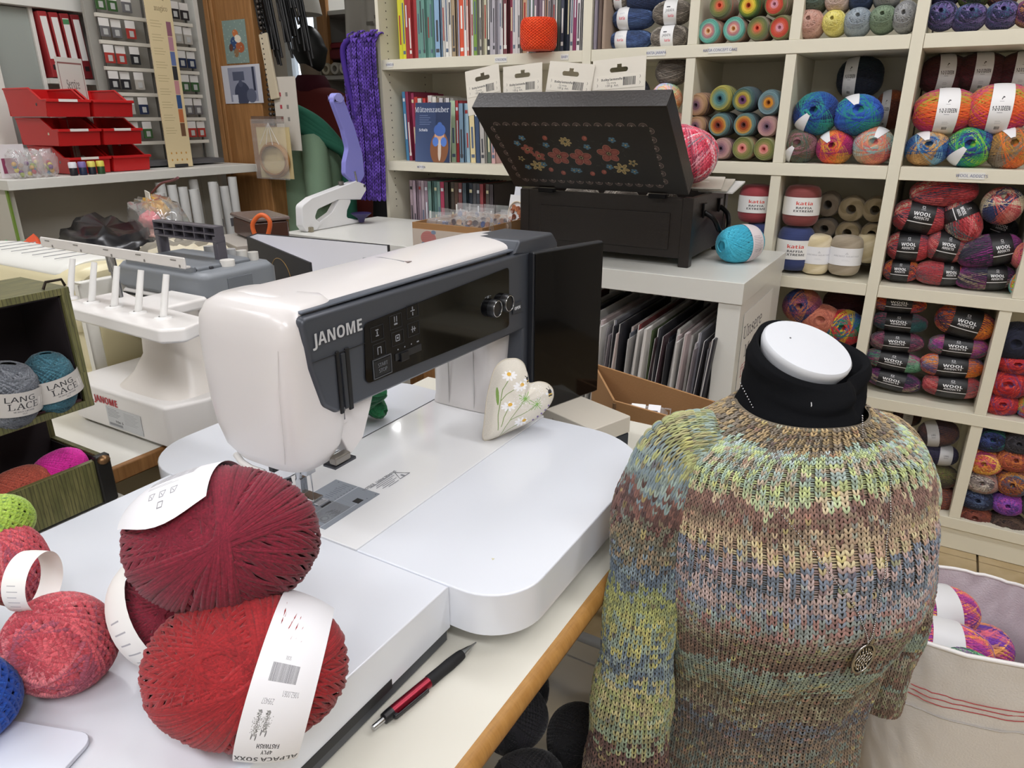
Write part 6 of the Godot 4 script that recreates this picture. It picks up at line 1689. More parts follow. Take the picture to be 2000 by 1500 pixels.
func make_form() -> void:
	make_stitches()
	var r := RandomNumberGenerator.new()
	r.seed = 77
	var base := FORM_AT
	var f := thing("dress_form", "white dress form with a flat tilted neck cap", "dress form", base)
	var o := -base
	# neck cap, tilted towards the front
	var cp := V(-0.1062, 1.0209, -0.8525)
	var az := 0.4
	var f2 := FORM_FRONT * cos(az) + FORM_SIDE * sin(az)
	var up := (V(0, cos(0.38), 0) + f2 * sin(0.38)).normalized()
	var sd := up.cross(f2).normalized()
	var fw := sd.cross(up).normalized()
	var cap := MB.new()
	cap.xf = Transform3D(Basis(sd, up, fw), cp + o)
	cap.lathe([Vector2(0.042, -0.045), Vector2(0.048, -0.022), Vector2(0.0525, -0.008), Vector2(0.0525, -0.003), Vector2(0.0505, -0.0005), Vector2(0.046, 0.0), Vector2(1e-5, 0.0012)], 48)
	put("neck_cap", cap, mat("d6d9df", 0.45), f)
	var scr := MB.new()
	scr.xf = cap.xf
	put("screw_dent", scr.ball(V(-0.012, 0.001, -0.018), V(0.0012, 0.0006, 0.0012), 8, 5), mat("5a5a60", 0.5), f)
	put("torso", loft(MB.new(), [[0.29, 0, 0, 0.115, 0.085, 2.2], [0.40, 0, 0, 0.11, 0.08, 2.2], [0.55, 0, 0, 0.10, 0.07, 2.2], [0.70, 0, 0, 0.12, 0.08, 2.2], [0.85, 0, 0, 0.11, 0.08, 2.2], [0.92, 0, 0, 0.05, 0.04, 2.0], [0.95, 0, 0, 0.035, 0.03, 2.0]], 28), mat("e4e2de", 0.6), f, X(Vector3.ZERO, V(0, 0.6435, 0)))
	put("pole", MB.new().cyl(V(0, 0.02, 0), V(0, 0.30, 0), 0.016), mat("8a8c90", 0.3, 0.9), f)
	put("foot_plate", MB.new().lathe([Vector2(1e-5, 0.0), Vector2(0.15, 0.0), Vector2(0.15, 0.012), Vector2(0.12, 0.02), Vector2(1e-5, 0.024)], 36), mat("8a8c90", 0.35, 0.8), f)
	# black snood round the neck
	var sn := thing("neck_warmer", "black jersey snood slouched around the neck of the dress form", "snood", V(cp.x, 0.966, cp.z))
	var sm := bumpy(mat("101114", 0.95, 0, {"metallic_specular": 0.25}), t_fine, 0.02, 14.0)
	# rows: share of the way to the cap, radius, share of the slouch
	var rows := [[0.0, 0.068, 0.0], [0.15, 0.0715, 0.0], [0.32, 0.072, 0.1], [0.48, 0.0695, 0.35], [0.60, 0.066, 0.6], [0.72, 0.066, 0.8], [0.84, 0.0665, 1.0], [0.94, 0.0645, 1.0], [1.0, 0.0605, 1.0], [0.97, 0.0562, 0.8], [0.80, 0.054, 0.5], [0.5, 0.052, 0.2]]
	var lowc := V(FORM_AT.x, 0.918, FORM_AT.z)
	var topc := cp - up * 0.008
	var nw := MB.new()
	nw.grid(72, 44, func(a, b):
		var q: float = b * (rows.size() - 1)
		var i := mini(int(q), rows.size() - 2)
		var t: float = q - i
		t = t * t * (3.0 - 2.0 * t)
		var s: float = lerpf(rows[i][0], rows[i + 1][0], t)
		var rr: float = lerpf(rows[i][1], rows[i + 1][1], t)
		var k: float = lerpf(rows[i][2], rows[i + 1][2], t)
		var th: float = a * TAU
		var sl := exp(-pow(wrapf(th - 0.35, -PI, PI) / 0.40, 2.0))       # slouching fold on one side
		var s2 := exp(-pow(wrapf(th - 1.05, -PI, PI) / 0.22, 2.0))
		rr += 0.022 * sl * k - 0.006 * s2 * k
		rr += 0.0022 * sin(th * 3.0 + s * 12.0) * k + 0.0028 * sin(s * 22.0 + th * 2.0) * (1.0 - s)
		var tilt := V(0, 1, 0).lerp(up, s).normalized()
		var fx := (fw - tilt * fw.dot(tilt)).normalized()
		var sx := tilt.cross(fx)
		return lowc.lerp(topc, s) + (sx * cos(th) + fx * sin(th)) * rr - tilt * (0.007 * s2 * k) - sn.position, true)
	put("fabric", nw, sm, sn)
	put("lint", MB.new().tube([V(0.020, 0.012, 0.066), V(0.021, 0.009, 0.0672), V(0.0205, 0.006, 0.0672)], 0.0006, 4), mat("e8e8ea", 0.8), sn)
	# pullover
	var p := thing("knitted_pullover", "hand knitted pullover in muted striped yarn on the dress form", "pullover", base)
	var hem := 0.31
	var top := FORM[0][0] as float
	var inner := MB.new()
	inner.grid(72, 60, func(a, b): return body(a * TAU, lerpf(hem, top, b), -0.0045) + o, true)
	var lining := mat("746b5c", 0.95)
	put("lining", inner, lining, p)
	var vx := []
	var vc := []
	var bx := []
	var bc := []
	var y := hem
	var row := 0
	var nz := FastNoiseLite.new()
	nz.seed = 5; nz.frequency = 2.2
	while y < top - 0.001:
		var cols := 184
		if y > 0.948: cols = 100
		elif y > 0.936: cols = 140
		# the row height follows the slope of the shoulder
		var side := (body(0.0, y + 0.002) - body(0.0, y)).length() / 0.002
		var dy := minf(0.0052 / lerpf(1.0, side, 0.75), top - y + 0.001)
		var collar := y > 0.9375
		var lace: bool = (y > 0.889 and y < 0.925) or (y > 0.800 and y < 0.852)
		for c in cols:
			var th := TAU * (c + 0.5) / cols
			if sin(th) < -0.75: continue         # the back, turned away from the room
			var q := body(th, y)
			var du := (body(th + 0.02, y) - body(th - 0.02, y)) / 0.04 * (TAU / cols)
			var dv := body(th, y + dy) - q
			var rh := maxf(dv.length(), 0.0034)
			dv = dv.normalized()
			var n := dv.cross(du).normalized()
			if n.dot(q - FORM_AT - V(0, y, 0)) < 0: n = -n
			var w := du.length()
			var g := nz.get_noise_2d(th * 0.6, y * 3.0) * 0.012 + r.randf_range(-0.004, 0.004)
			var co := band_colour(y, r, g)
			var ud := du.normalized()
			if (lace and c % 3 == 2) or (collar and c % 2 == 1):
				bx.append(Transform3D(Basis(ud * w * 1.25, dv * rh * 1.0, n * 0.003), q - n * 0.0018 + o))
				bc.append(co)
			else:
				var ww := w * (1.15 if lace else 1.3 if collar else 1.06) * r.randf_range(0.95, 1.06)
				vx.append(Transform3D(Basis((ud + dv * r.randf_range(-0.06, 0.06)) * ww, dv * rh * 1.06, n * (0.0042 if lace or collar else 0.0036)), q + n * r.randf_range(-0.0005, 0.0007) + o))
				vc.append(co)
		y += dy
		row += 1
	# sleeves
	for sl in [SLEEVE_A, SLEEVE_B]:
		var pts := []
		var rad := []
		for q in sl: pts.append(V(q[0], q[1], q[2]))
		for q in sl: rad.append(V(q[3], 0, 0))
		var path := spline(pts, 8)
		var rr := spline(rad, 8)
		var left: bool = sl[0][0] < -0.1
		var sv := MB.new()
		var ip := []
		var ir := []
		for i in path.size():
			ip.append(path[i] + o); ir.append(rr[i].x - 0.0045)
		put("sleeve_lining", sv.tube(ip, ir, 24, false, false), lining, p)
		# walk along the sleeve stitch row by stitch row
		var acc := 0.0
		var nxt := 0.0
		for i in path.size() - 1:
			var seg: Vector3 = (path[i + 1] as Vector3) - path[i]
			var L := seg.length()
			while nxt <= acc + L:
				var t: float = (nxt - acc) / L
				var ce: Vector3 = path[i].lerp(path[i + 1], t)
				var r0: float = lerpf(rr[i].x, rr[i + 1].x, t)
				var tg := seg.normalized()
				var s1: Vector3 = tg.cross(V(0.3, 0, 1)).normalized()
				var s2: Vector3 = tg.cross(s1)
				var cols := 54 if left else 46
				for c in cols:
					var a := TAU * c / cols
					var n: Vector3 = s1 * cos(a) + s2 * sin(a)
					var q: Vector3 = ce + n * (r0 + 0.002 * sin(nxt * 60.0 + a * 2.0))
					var ud: Vector3 = -s1 * sin(a) + s2 * cos(a)
					var w: float = TAU * r0 / cols
					var sy: float = q.y + (0.045 if left else 0.03) + 0.05 * sin(nxt * 9.0)
					if nxt > (0.40 if left else 0.34): sy = 0.74 - fmod(nxt, 0.05)
					vx.append(Transform3D(Basis(ud * w * 1.08, -tg * (0.0054 if i > 18 else 0.0095), n * 0.0036), q + o + n * r.randf_range(-0.0005, 0.0008)))
					vc.append(sleeve_colour(nxt, r) if left else band_colour(sy, r, r.randf_range(-0.006, 0.006)))
				nxt += 0.0051
			acc += L
	knit(p, "stitches", stitch_mesh, vx, vc)
	knit(p, "ladder_stitches", bar_mesh, bx, bc)
	# necklace
	var nk := thing("necklace", "silver ball chain necklace with an oval filigree pendant", "necklace", base)
	var ch := MB.new()
	var pend := V(0.0145, 0.744, -0.7085)
	var links := []
	for side in [0, 1]:
		var a0 := V(-0.165, 0.982, -0.795) if side == 0 else V(-0.035, 0.968, -0.800)
		for i in 101:
			var t := i / 100.0
			var q: Vector3 = a0.lerp(pend, t)
			if side == 0: q += V(0, 0.0, 0) + FORM_FRONT * 0.02 * sin(t * PI)
			# keep the chain on the cloth
			var yy := q.y
			var dd := q - FORM_AT
			var th := atan2(dd.dot(FORM_FRONT), dd.dot(FORM_SIDE))
			if yy < 0.945: q = body(th, yy, 0.0035)
			elif side == 0: q = V(q.x, yy, q.z)
			links.append(q)
	for q in links: ch.ball(q + o, V(0.0011, 0.0011, 0.0011), 5, 4)
	put("chain", ch, mat("b8b8ba", 0.25, 1.0), nk)
	var pq := pend - FORM_AT
	var pth := atan2(pq.dot(FORM_FRONT), pq.dot(FORM_SIDE))
	var pc := body(pth, 0.722, 0.008)
	var pn := (body(pth, 0.722, 0.05) - body(pth, 0.722, 0.0)).normalized()
	var pu := (V(0, 1, 0) - pn * pn.y).normalized()
	var pb := Transform3D(Basis(pu.cross(pn), pu, pn).rotated(pn, -0.25), pc + o)
	var rim := MB.new()
	rim.xf = pb
	var ov := []
	for k in 32: ov.append(V(cos(TAU * k / 32) * 0.0125, sin(TAU * k / 32) * 0.0185, 0))
	put("pendant_rim", rim.tube(ov, 0.0017, 6, true), mat("a8a6a2", 0.25, 1.0), nk)
	var bk := MB.new()
	bk.xf = pb
	put("pendant_back", bk.ball(V(0, 0, -0.0012), V(0.012, 0.018, 0.0008), 24, 6), mat("5a5854", 0.35, 0.9), nk)
	var fl := MB.new()
	fl.xf = pb
	for k in 6:
		var ln := []
		for i in 9:
			var t := i / 8.0 * 2.0 - 1.0
			ln.append(V(-0.009 + k * 0.0035 + 0.002 * sin(t * 4.0), t * 0.015 * sqrt(maxf(0.05, 1.0 - pow((-0.009 + k * 0.0035) / 0.0125, 2.0))), 0.0006))
		fl.tube(ln, 0.0007, 4)
	for k in 26: fl.ball(V(sin(k * 2.4) * 0.009 * sqrt(k / 26.0), cos(k * 2.4) * 0.014 * sqrt(k / 26.0), 0.001), V(0.0011, 0.0011, 0.0011), 5, 4)
	put("filigree", fl, mat("d4d2ce", 0.2, 1.0), nk)
	var bl := MB.new()
	bl.xf = pb
	put("bail", bl.box(V(0, 0.0235, 0.001), V(0.005, 0.008, 0.003), 0.001), mat("a8a6a2", 0.25, 1.0), nk)

const SLEEVE_BANDS := [["93a39a", "8c9470"], ["a8ac78", "a09c74"], ["7c8c92", "8c9a94"], ["5c4440", "7a5850"], ["6c6a5c", "8a7a64"], ["7a8890", "5c6a78"], ["a0a468", "8c9468"], ["b0ac70", "8a9a8c"], ["62707c", "8c9a98"], ["9aa06c", "b0a87c"], ["86947c", "98946c"], ["6c5048", "54403c"], ["7a6a5c", "6c5a50"], ["8a8c74", "6c7470"], ["70665c", "5c5450"], ["6c7068", "7c7464"]]
func sleeve_colour(s: float, r: RandomNumberGenerator) -> Color:
	var q := clampf(s / 0.55, 0, 0.999) * (SLEEVE_BANDS.size() - 1) + r.randf_range(-0.5, 0.5)
	var i := clampi(int(round(q)), 0, SLEEVE_BANDS.size() - 1)
	var c := Color(SLEEVE_BANDS[i][0 if r.randf() < 0.5 else 1])
	if r.randf() < 0.08: c = c.lerp(Color(["b8b06c", "5c4a50", "8fa8a4"][r.randi() % 3]), 0.5)
	var g := r.randf_range(0.88, 1.14)
	return Color(c.r * g, c.g * g, c.b * g).srgb_to_linear()

# ---- sack beside the form ----------------------------------------------------------------------
func make_sack() -> void:
	var t := thing("woven_sack", "white woven plastic sack with red stitch lines full of yarn", "bag", V(0.165, 0, -1.33), 0.25)
	var nz := FastNoiseLite.new()
	nz.seed = 2; nz.frequency = 3.0
	var hh := func(a): return 0.40 + 0.075 * smoothstep(0.0, 1.0, 0.5 - 0.5 * cos(a * TAU - 4.5))     # the far rim stands higher
	var ring := func(a, b, inn):
		var c := cos(a * TAU)
		var s := sin(a * TAU)
		var k := 2.0 / 3.0
		var wr: float = nz.get_noise_2d(a * 8.0, b * 3.0) * 0.006
		var rx: float = lerpf(0.125, 0.165, b) + wr - inn
		var rz: float = lerpf(0.14, 0.19, b) + wr - inn
		return V(rx * signf(c) * pow(absf(c), k), hh.call(a) * b + 0.003, rz * signf(s) * pow(absf(s), k))
	var weave := bumpy(mat("e6e3e0", 0.5), t_fine, 0.05, 8.0)
	put("outside", MB.new_grid(64, 20, func(a, b): return ring.call(a, b, 0.0)), weave, t)
	put("inside", MB.new_grid(64, 20, func(a, b): return ring.call(a, b, 0.004), true), bumpy(mat("cfc6cc", 0.55), t_fine, 0.05, 8.0), t)
	var rim := []
	for k in 64: rim.append(ring.call(k / 64.0, 1.0, 0.002))
	put("hem", MB.new().tube(rim, 0.004, 6, true), mat("ebe8e6", 0.5), t)
	for k in 3:
		var ln := []
		for i in 96: ln.append(ring.call(i / 96.0, 0.80 - 0.022 * k, -0.0012))
		put("stitch_line", MB.new().tube(ln, 0.0009, 4, true), mat("c04a50", 0.7), t)
	var fl := []
	for i in 96: fl.append(ring.call(i / 96.0, 0.70, -0.001))
	put("turned_hem", MB.new().tube(fl, 0.0016, 4, true), mat("c9c5c2", 0.6), t)
	put("bottom", MB.new().prism(rect(0.22, 0.25, 0.05), 0.002, 0.006), weave, t)
	yarn_ball("yarn_ball", "purple and orange sock yarn ball lying deeper in the sack", V(0.125, 0.395, -1.365), V(0.075, 0.045, 0.05), V(0.5, 0.45, -0.05), wound("vari"), "fiesta", "mid", LB.sock)
	yarn_ball("yarn_ball", "purple and orange sock yarn ball lying foremost in the sack", V(0.135, 0.385, -1.27), V(0.085, 0.042, 0.05), V(0.7, 0.15, -0.12), wound("vari"), "fiesta", "mid", LB.sock)
	yarn_ball("yarn_ball", "green and lilac yarn ball in the corner of the sack", V(0.178, 0.385, -1.225), V(0.05, 0.036, 0.036), V(0.3, -0.3, 0.1), wound("vari"), "emerald_multi")
	for k in 4: yarn_ball("yarn_ball", "pink purple yarn ball packed low in the sack", V(0.10 + 0.1 * (k % 2), 0.31, -1.40 + 0.13 * (k / 2)), V(0.07, 0.05, 0.05), V(0.2 * k, 0.6 * k, 0), wound("plain1"), "fiesta", "", null, "yarn packed low in the sack")
# ---- low cabinets, painted chest and things before the yarn shelf ------------------------------
func make_cabinets() -> void:
	var wl := bumpy(mat("e2e2dc", 0.35), t_coarse, 0.004, 2.0)
	var t := thing("low_cabinet", "white open cabinet holding pattern folders under the painted chest", "cabinet", V(-0.765, 0, -2.06))
	put("top", W(t).box(V(-0.762, 0.852, -2.06), V(0.738, 0.056, 0.52), 0.0015), wl, t)
	put("side_panel", W(t).box(V(-0.425, 0.412, -2.06), V(0.058, 0.823, 0.51), 0.0015), wl, t)
	put("side_panel", W(t).box(V(-1.108, 0.412, -2.06), V(0.04, 0.823, 0.51), 0.0015), wl, t)
	put("back_panel", W(t).box(V(-0.762, 0.60, -2.305), V(0.66, 0.44, 0.008), 0), wl, t)
	put("shelf_board", W(t).box(V(-0.762, 0.445, -2.06), V(0.645, 0.03, 0.50), 0.001), wl, t)
	put("bottom_board", W(t).box(V(-0.762, 0.05, -2.06), V(0.645, 0.04, 0.50), 0.001), wl, t)
	var c2 := thing("low_cabinet", "white low counter with the hand press and the box of buttons", "cabinet", V(-1.58, 0, -2.06))
	put("top", W(c2).box(V(-1.582, 0.862, -2.06), V(0.895, 0.036, 0.52), 0.0015), wl, c2)
	for x in [-2.01, -1.15]: put("side_panel", W(c2).box(V(x, 0.421, -2.06), V(0.035, 0.842, 0.51), 0.0015), wl, c2)
	put("front_panel", W(c2).box(V(-1.58, 0.44, -1.815), V(0.82, 0.80, 0.016), 0.001), wl, c2)
	# notice on the cabinet side
	var im := blank(256, 320, "e4e2de")
	write(im, "Unsere", 90, 70, 44, Color("55555c"), serif, 0.8)
	write(im, "Muster", 110, 140, 40, Color("55555c"), serif, 0.8)
	write(im, "für Euch", 110, 205, 40, Color("a84a50"), serif, 0.8)
	var nt := thing("paper_notice", "white handwritten paper notice taped to the cabinet side", "notice", V(-0.3945, 0.66, -2.02))
	put("sheet", B(V(0.0006, 0.26, 0.34)), print_mat(im, 0.7), nt)
	# pattern folders standing in the cabinet
	var hexes := ["8c8c94", "c9c7c4", "3c3c42", "4c5a3a", "b4b2b0", "2c2c32", "a09ca0", "d2d0cc", "3a2a30", "6c2a2c", "c8b8b4", "8a8288", "b8a8a8", "2a2c34", "d8d4d0", "5a5f6a"]
	var words := ["grey", "pale grey", "charcoal", "olive green", "silver grey", "black", "mauve grey", "white", "dark plum", "wine red", "pinkish", "dim grey", "rosy grey", "blue black", "off-white", "slate"]
	var x := -0.985
	var k := 0
	while x < -0.462:
		var i := (k * 5 + k / 7) % hexes.size()
		var th := 0.0042 + 0.002 * float((k * 3) % 4)
		var pr := 0.012 * float((k * 7) % 5)
		var h := 0.235 + 0.012 * float((k * 3) % 4)
		var fo := thing("pattern_folder", words[i] + " pattern folder standing upright in the white cabinet", "folder", V(x, 0.4605, -2.02), 0.0, "pattern folders in the cabinet")
		fo.rotation.z = -0.10 + 0.02 * float(k % 3)
		put("cover", B(V(th * 0.55, h, 0.38 + pr), 0, V(0, h / 2, pr / 2)), mat(hexes[i], 0.45), fo)
		put("sheets", B(V(th * 0.3, h - 0.004, 0.376 + pr), 0, V(-th * 0.43, h / 2, pr / 2)), mat("dad8d4", 0.6), fo)
		x += th + 0.0018
		k += 1
	var hv := thing("pattern_folder", "green patterned folder cover among the grey folders", "folder", V(-0.855, 0.4605, -1.99), 0.0, "pattern folders in the cabinet")
	hv.rotation = V(0, -0.18, -0.07)
	put("cover", B(V(0.003, 0.25, 0.36), 0, V(0, 0.125, 0.02)), mat("d0cebc", 0.5), hv)
	put("print", B(V(0.001, 0.22, 0.10), 0, V(0.0021, 0.125, 0.13)), mat("ffffff", 0.5, 0, {"albedo_texture": noise_tex(0.05, 31, ["2c341c", "6c7a3c", "c8c8a0", "4a5a2c"], 128), "uv1_scale": Vector3(2, 2, 2)}), hv)

func chest_picture() -> Image:
	var im := blank(1024, 600, "1c1816")
	var f := FastNoiseLite.new()
	f.seed = 12; f.frequency = 0.02
	for y in 600:
		for x in 1024:
			var g := 1.0 + 0.16 * f.get_noise_2d(x, y * 4.0)
			im.set_pixel(x, y, Color(0.105 * g, 0.092 * g, 0.085 * g))
	var P := func(q): return Vector2(q[0] * 1024.0, q[1] * 600.0)
	var rr := RandomNumberGenerator.new()
	rr.seed = 6
	for k in 70:     # leaves and tendrils
		var a: Vector2 = P.call([rr.randf_range(0.15, 0.76), rr.randf_range(0.36, 0.76)])
		stroke(im, [a, a + Vector2(rr.randf_range(-24, 24), rr.randf_range(-18, 18))], 3.0, Color("3a4238"))
	for q in [[0.155, 0.412], [0.199, 0.346], [0.321, 0.427], [0.548, 0.44], [0.694, 0.352], [0.755, 0.41], [0.149, 0.724], [0.254, 0.679], [0.42, 0.743], [0.446, 0.745], [0.631, 0.682], [0.757, 0.731]]:
		var c: Vector2 = P.call(q)
		for a in 5:
			var v2 := Vector2.from_angle(TAU * a / 5.0 + 0.4) * 13.0
			dot(im, c.x + v2.x, c.y + v2.y, 9, 8, 0, Color("3f6478")); dot(im, c.x + v2.x, c.y + v2.y, 6, 5, 0, Color("56809a"))
		dot(im, c.x, c.y, 5, 5, 0, Color("c0ae7c"))
	for q in [[0.367, 0.569], [0.492, 0.576], [0.652, 0.517], [0.20, 0.49], [0.25, 0.57]]:
		var c: Vector2 = P.call(q)
		var sc := 0.6 if q[0] < 0.3 else 1.0
		for a in 5:
			var an := TAU * a / 5.0 + 0.9
			var v2 := Vector2.from_angle(an) * 34.0 * sc
			dot(im, c.x + v2.x, c.y + v2.y, 30 * sc, 23 * sc, an, Color("b07868")); dot(im, c.x + v2.x, c.y + v2.y, 27 * sc, 20 * sc, an, Color("8a453e")); dot(im, c.x + v2.x * 1.1, c.y + v2.y * 1.1, 15 * sc, 10 * sc, an, Color("9c574c"))
		dot(im, c.x, c.y, 15 * sc, 15 * sc, 0, Color("241c18"))
		for a in 6: dot(im, c.x + cos(a * 1.05) * 9, c.y + sin(a * 1.05) * 9, 3, 3, 0, Color("cfc088"))
	for q in [[0.439, 0.383, 8, 1.0], [0.211, 0.701, 6, 1.2], [0.694, 0.699, 6, 1.25], [0.134, 0.611, 5, 0.6], [0.763, 0.624, 5, 0.75]]:
		var c: Vector2 = P.call(q)
		for a in q[2]:
			var an: float = TAU * a / q[2] + 0.3
			var v2: Vector2 = Vector2.from_angle(an) * 20.0 * q[3]
			dot(im, c.x + v2.x, c.y + v2.y, 15 * q[3], 8.5 * q[3], an, Color("b8a472")); dot(im, c.x + v2.x, c.y + v2.y, 10 * q[3], 4 * q[3], an, Color("8f7e52"))
		dot(im, c.x, c.y, 8, 8, 0, Color("2c3830"))
	for q in [[0.333, 0.341], [0.552, 0.338], [0.284, 0.747], [0.35, 0.784], [0.52, 0.779], [0.589, 0.751]]:
		var c: Vector2 = P.call(q)
		dot(im, c.x, c.y, 14, 18, 0.4, Color("9a5044")); dot(im, c.x + 4, c.y - 3, 6, 10, 0.4, Color("b06c5c"))
	# scalloped border
	var cor := [Vector2(0.062, 0.192), Vector2(0.900, 0.195), Vector2(0.897, 0.892), Vector2(0.066, 0.892)]
	for e in 4:
		var a: Vector2 = cor[e] * Vector2(1024, 600)
		var b: Vector2 = cor[(e + 1) % 4] * Vector2(1024, 600)
		var n := int((b - a).length() / 54.0)
		for k in n:
			var c := a.lerp(b, (k + 0.5) / n)
			var dr := (b - a).normalized()
			for ring in 3:
				var arc := []
				for s in 9:
					var an := PI + PI * s / 8.0
					arc.append(c + (dr * cos(an) + dr.orthogonal() * -sin(an)) * (20.0 - ring * 6.0))
				stroke(im, arc, 2.6, Color("a08c84") if ring != 1 else Color("6c5c56"))
			dot(im, c.x, c.y, 3, 3, 0, Color("d8ccc0"))
	return im

func make_chest() -> void:
	var t := thing("painted_chest", "dark brown wooden chest with folk flowers painted on its open lid", "chest", V(-0.84, 0.88, -2.09))
	var dw := bumpy(mat("1e1815", 0.42), t_fine, 0.03, 5.0)
	var x0 := -1.105
	var x1 := -0.575
	var zf := -1.916
	var zb := -2.27
	var h := 1.068
	put("front_panel", W(t).box(V((x0 + x1) / 2, 0.985, zf - 0.008), V(x1 - x0 - 0.03, h - 0.905, 0.014), 0.002), dw, t)
	put("front_inset", W(t).box(V((x0 + x1) / 2 + 0.005, 0.975, zf + 0.0005), V(0.40, 0.10, 0.004), 0.0015), dw, t)
	put("rear_panel", W(t).box(V((x0 + x1) / 2, 0.985, zb + 0.008), V(x1 - x0 - 0.03, h - 0.905, 0.014), 0.002), dw, t)
	for x in [x0 + 0.009, x1 - 0.009]: put("side_panel", W(t).box(V(x, 0.985, (zf + zb) / 2), V(0.014, h - 0.905, zf - zb - 0.03), 0.002), dw, t)
	put("bottom_panel", W(t).box(V((x0 + x1) / 2, 0.91, (zf + zb) / 2), V(x1 - x0 - 0.03, 0.012, zf - zb - 0.03), 0), dw, t)
	for q in [[x0, zf], [x1, zf], [x0, zb], [x1, zb]]: put("corner_post", W(t).box(V(q[0] + (0.014 if q[0] < -0.8 else -0.014), 0.974, q[1] + (-0.014 if q[1] > -2.0 else 0.014)), V(0.03, h - 0.881, 0.03), 0.002), dw, t)
	# iron handle on the end
	var ir := mat("101012", 0.35, 0.6)
	var hd := W(t).tube(spline([V(x1 + 0.004, 1.02, -2.02), V(x1 + 0.03, 1.0, -2.03), V(x1 + 0.042, 0.965, -2.06), V(x1 + 0.042, 0.965, -2.14), V(x1 + 0.03, 1.0, -2.17), V(x1 + 0.004, 1.02, -2.18)], 5), 0.007, 8)
	put("iron_handle", hd, ir, t)
	for z in [-2.02, -2.18]: put("handle_plate", W(t).box(V(x1 + 0.003, 1.025, z), V(0.006, 0.04, 0.03), 0.002), ir, t)
	# lid: leans back over the front edge, painted outside
	var d := V(0, 0.218, 0.225).normalized()
	var n := V(0, -d.z, d.y)                 # outer side
	var L := 0.313
	var lid := MB.new()
	var og := V((x0 + x1) / 2 - 0.012, 1.075, -1.903)
	lid.xf = Transform3D(Basis(V(1, 0, 0), d, n), og - t.position)
	var w := 0.535
	lid.box(V(0, L / 2, -0.006), V(w, L, 0.012), 0.002)
	lid.box(V(0, 0.006, -0.030), V(w, 0.012, 0.044), 0.002).box(V(0, L - 0.006, -0.030), V(w, 0.012, 0.044), 0.002)
	for s in [-1, 1]: lid.box(V(s * (w / 2 - 0.006), L / 2, -0.030), V(0.012, L - 0.02, 0.044), 0.002)
	var lp := put("lid", lid, bumpy(mat("1e1815", 0.36), t_fine, 0.03, 5.0), t)
	var pt := MB.new()
	pt.xf = lid.xf
	pt.quad(V(-w / 2 + 0.004, 0.004, 0.0004), V(w / 2 - 0.004, 0.004, 0.0004), V(w / 2 - 0.004, L - 0.004, 0.0004), V(-w / 2 + 0.004, L - 0.004, 0.0004))
	var pm := print_mat(chest_picture(), 0.4)
	put("painting", pt, pm, lp)
	for s in [-1, 1]: put("hinge", W(t).box(V(-0.84 + s * 0.17, 1.069, -1.905), V(0.05, 0.012, 0.02), 0.002), ir, t)
	# hang cards standing in the lid
	var im := blank(256, 84, "ddd7cb")
	write(im, "Babylammfell", 100, 28, 13, Color("2c2c30")); write(im, "15 mm", 92, 48, 11, Color("2c2c30"), sans); write(im, "100 g  Art.", 96, 66, 11, Color("2c2c30"), sans)
	barcode(im, 152, 18, 62, 50, Color("1c1c20"))
	for q in [[20, 14], [20, 50], [234, 14], [234, 50]]: stroke(im, [Vector2(q[0], q[1]), Vector2(q[0] + 3, q[1] + 8), Vector2(q[0], q[1] + 15)], 2, Color("6c6860"))
	var cm := print_mat(im, 0.7)
	var cards := [[-1.117, 1.280, -1.742, 0.108, 0.115, 0.16], [-1.003, 1.280, -1.746, 0.117, 0.118, 0.07], [-0.877, 1.276, -1.742, 0.127, 0.122, -0.10], [-0.733, 1.276, -1.745, 0.138, 0.128, 0.06]]
	var cw := ["tilted hang card at the far end of the chest lid", "hang card second in the chest lid, beside the tilted one", "hang card leaning the other way in the chest lid", "widest hang card in the chest lid above the pink ball"]
	for k in 4:
		var c: Array = cards[k]
		var ct := thing("hang_card", "beige " + cw[k], "card", V(c[0], c[1], c[2]), 0.0)
		ct.rotation = V(-0.12, 0, c[5])
		var fr := CSGCombiner3D.new()
		fr.name = "card"
		ct.add_child(fr)
		fr.material_override = mat("d9d3c7", 0.7)
		var bx := CSGBox3D.new()
		bx.size = V(c[3], c[4], 0.0012)
		bx.position = V(0, c[4] / 2, 0)
		fr.add_child(bx)
		for hl in [[V(0.036, 0.011, 0.01), V(0, c[4] - 0.026, 0)], [V(0.012, 0.016, 0.01), V(0.001, c[4] - 0.021, 0)]]:
			var hb := CSGBox3D.new()
			hb.operation = CSGShape3D.OPERATION_SUBTRACTION
			hb.size = hl[0]; hb.position = hl[1]
			fr.add_child(hb)
		for s in [-1, 1]:
			var hc := CSGCylinder3D.new()
			hc.operation = CSGShape3D.OPERATION_SUBTRACTION
			hc.radius = 0.0055; hc.height = 0.01; hc.sides = 16
			hc.rotation.x = PI / 2
			hc.position = V(s * 0.018, c[4] - 0.026, 0)
			fr.add_child(hc)
		put("printed_back", B(V(c[3] * 0.96, 0.032, 0.0003), 0, V(0, c[4] - 0.053, 0.0009)), cm, ct)
		put("side_fold", B(V(0.0012, c[4] - 0.01, 0.008), 0, V(-c[3] / 2, c[4] / 2 - 0.004, -0.004)), mat("d8d2c6", 0.7), ct)
	# what lies in the chest
	yarn_ball("yarn_ball", "pink and grey striped yarn ball in the open painted chest", V(-0.648, 1.172, -2.05), V(0.075, 0.088, 0.085), V(0.1, 0.5, 1.25), wound("vari"), "pink_multi")
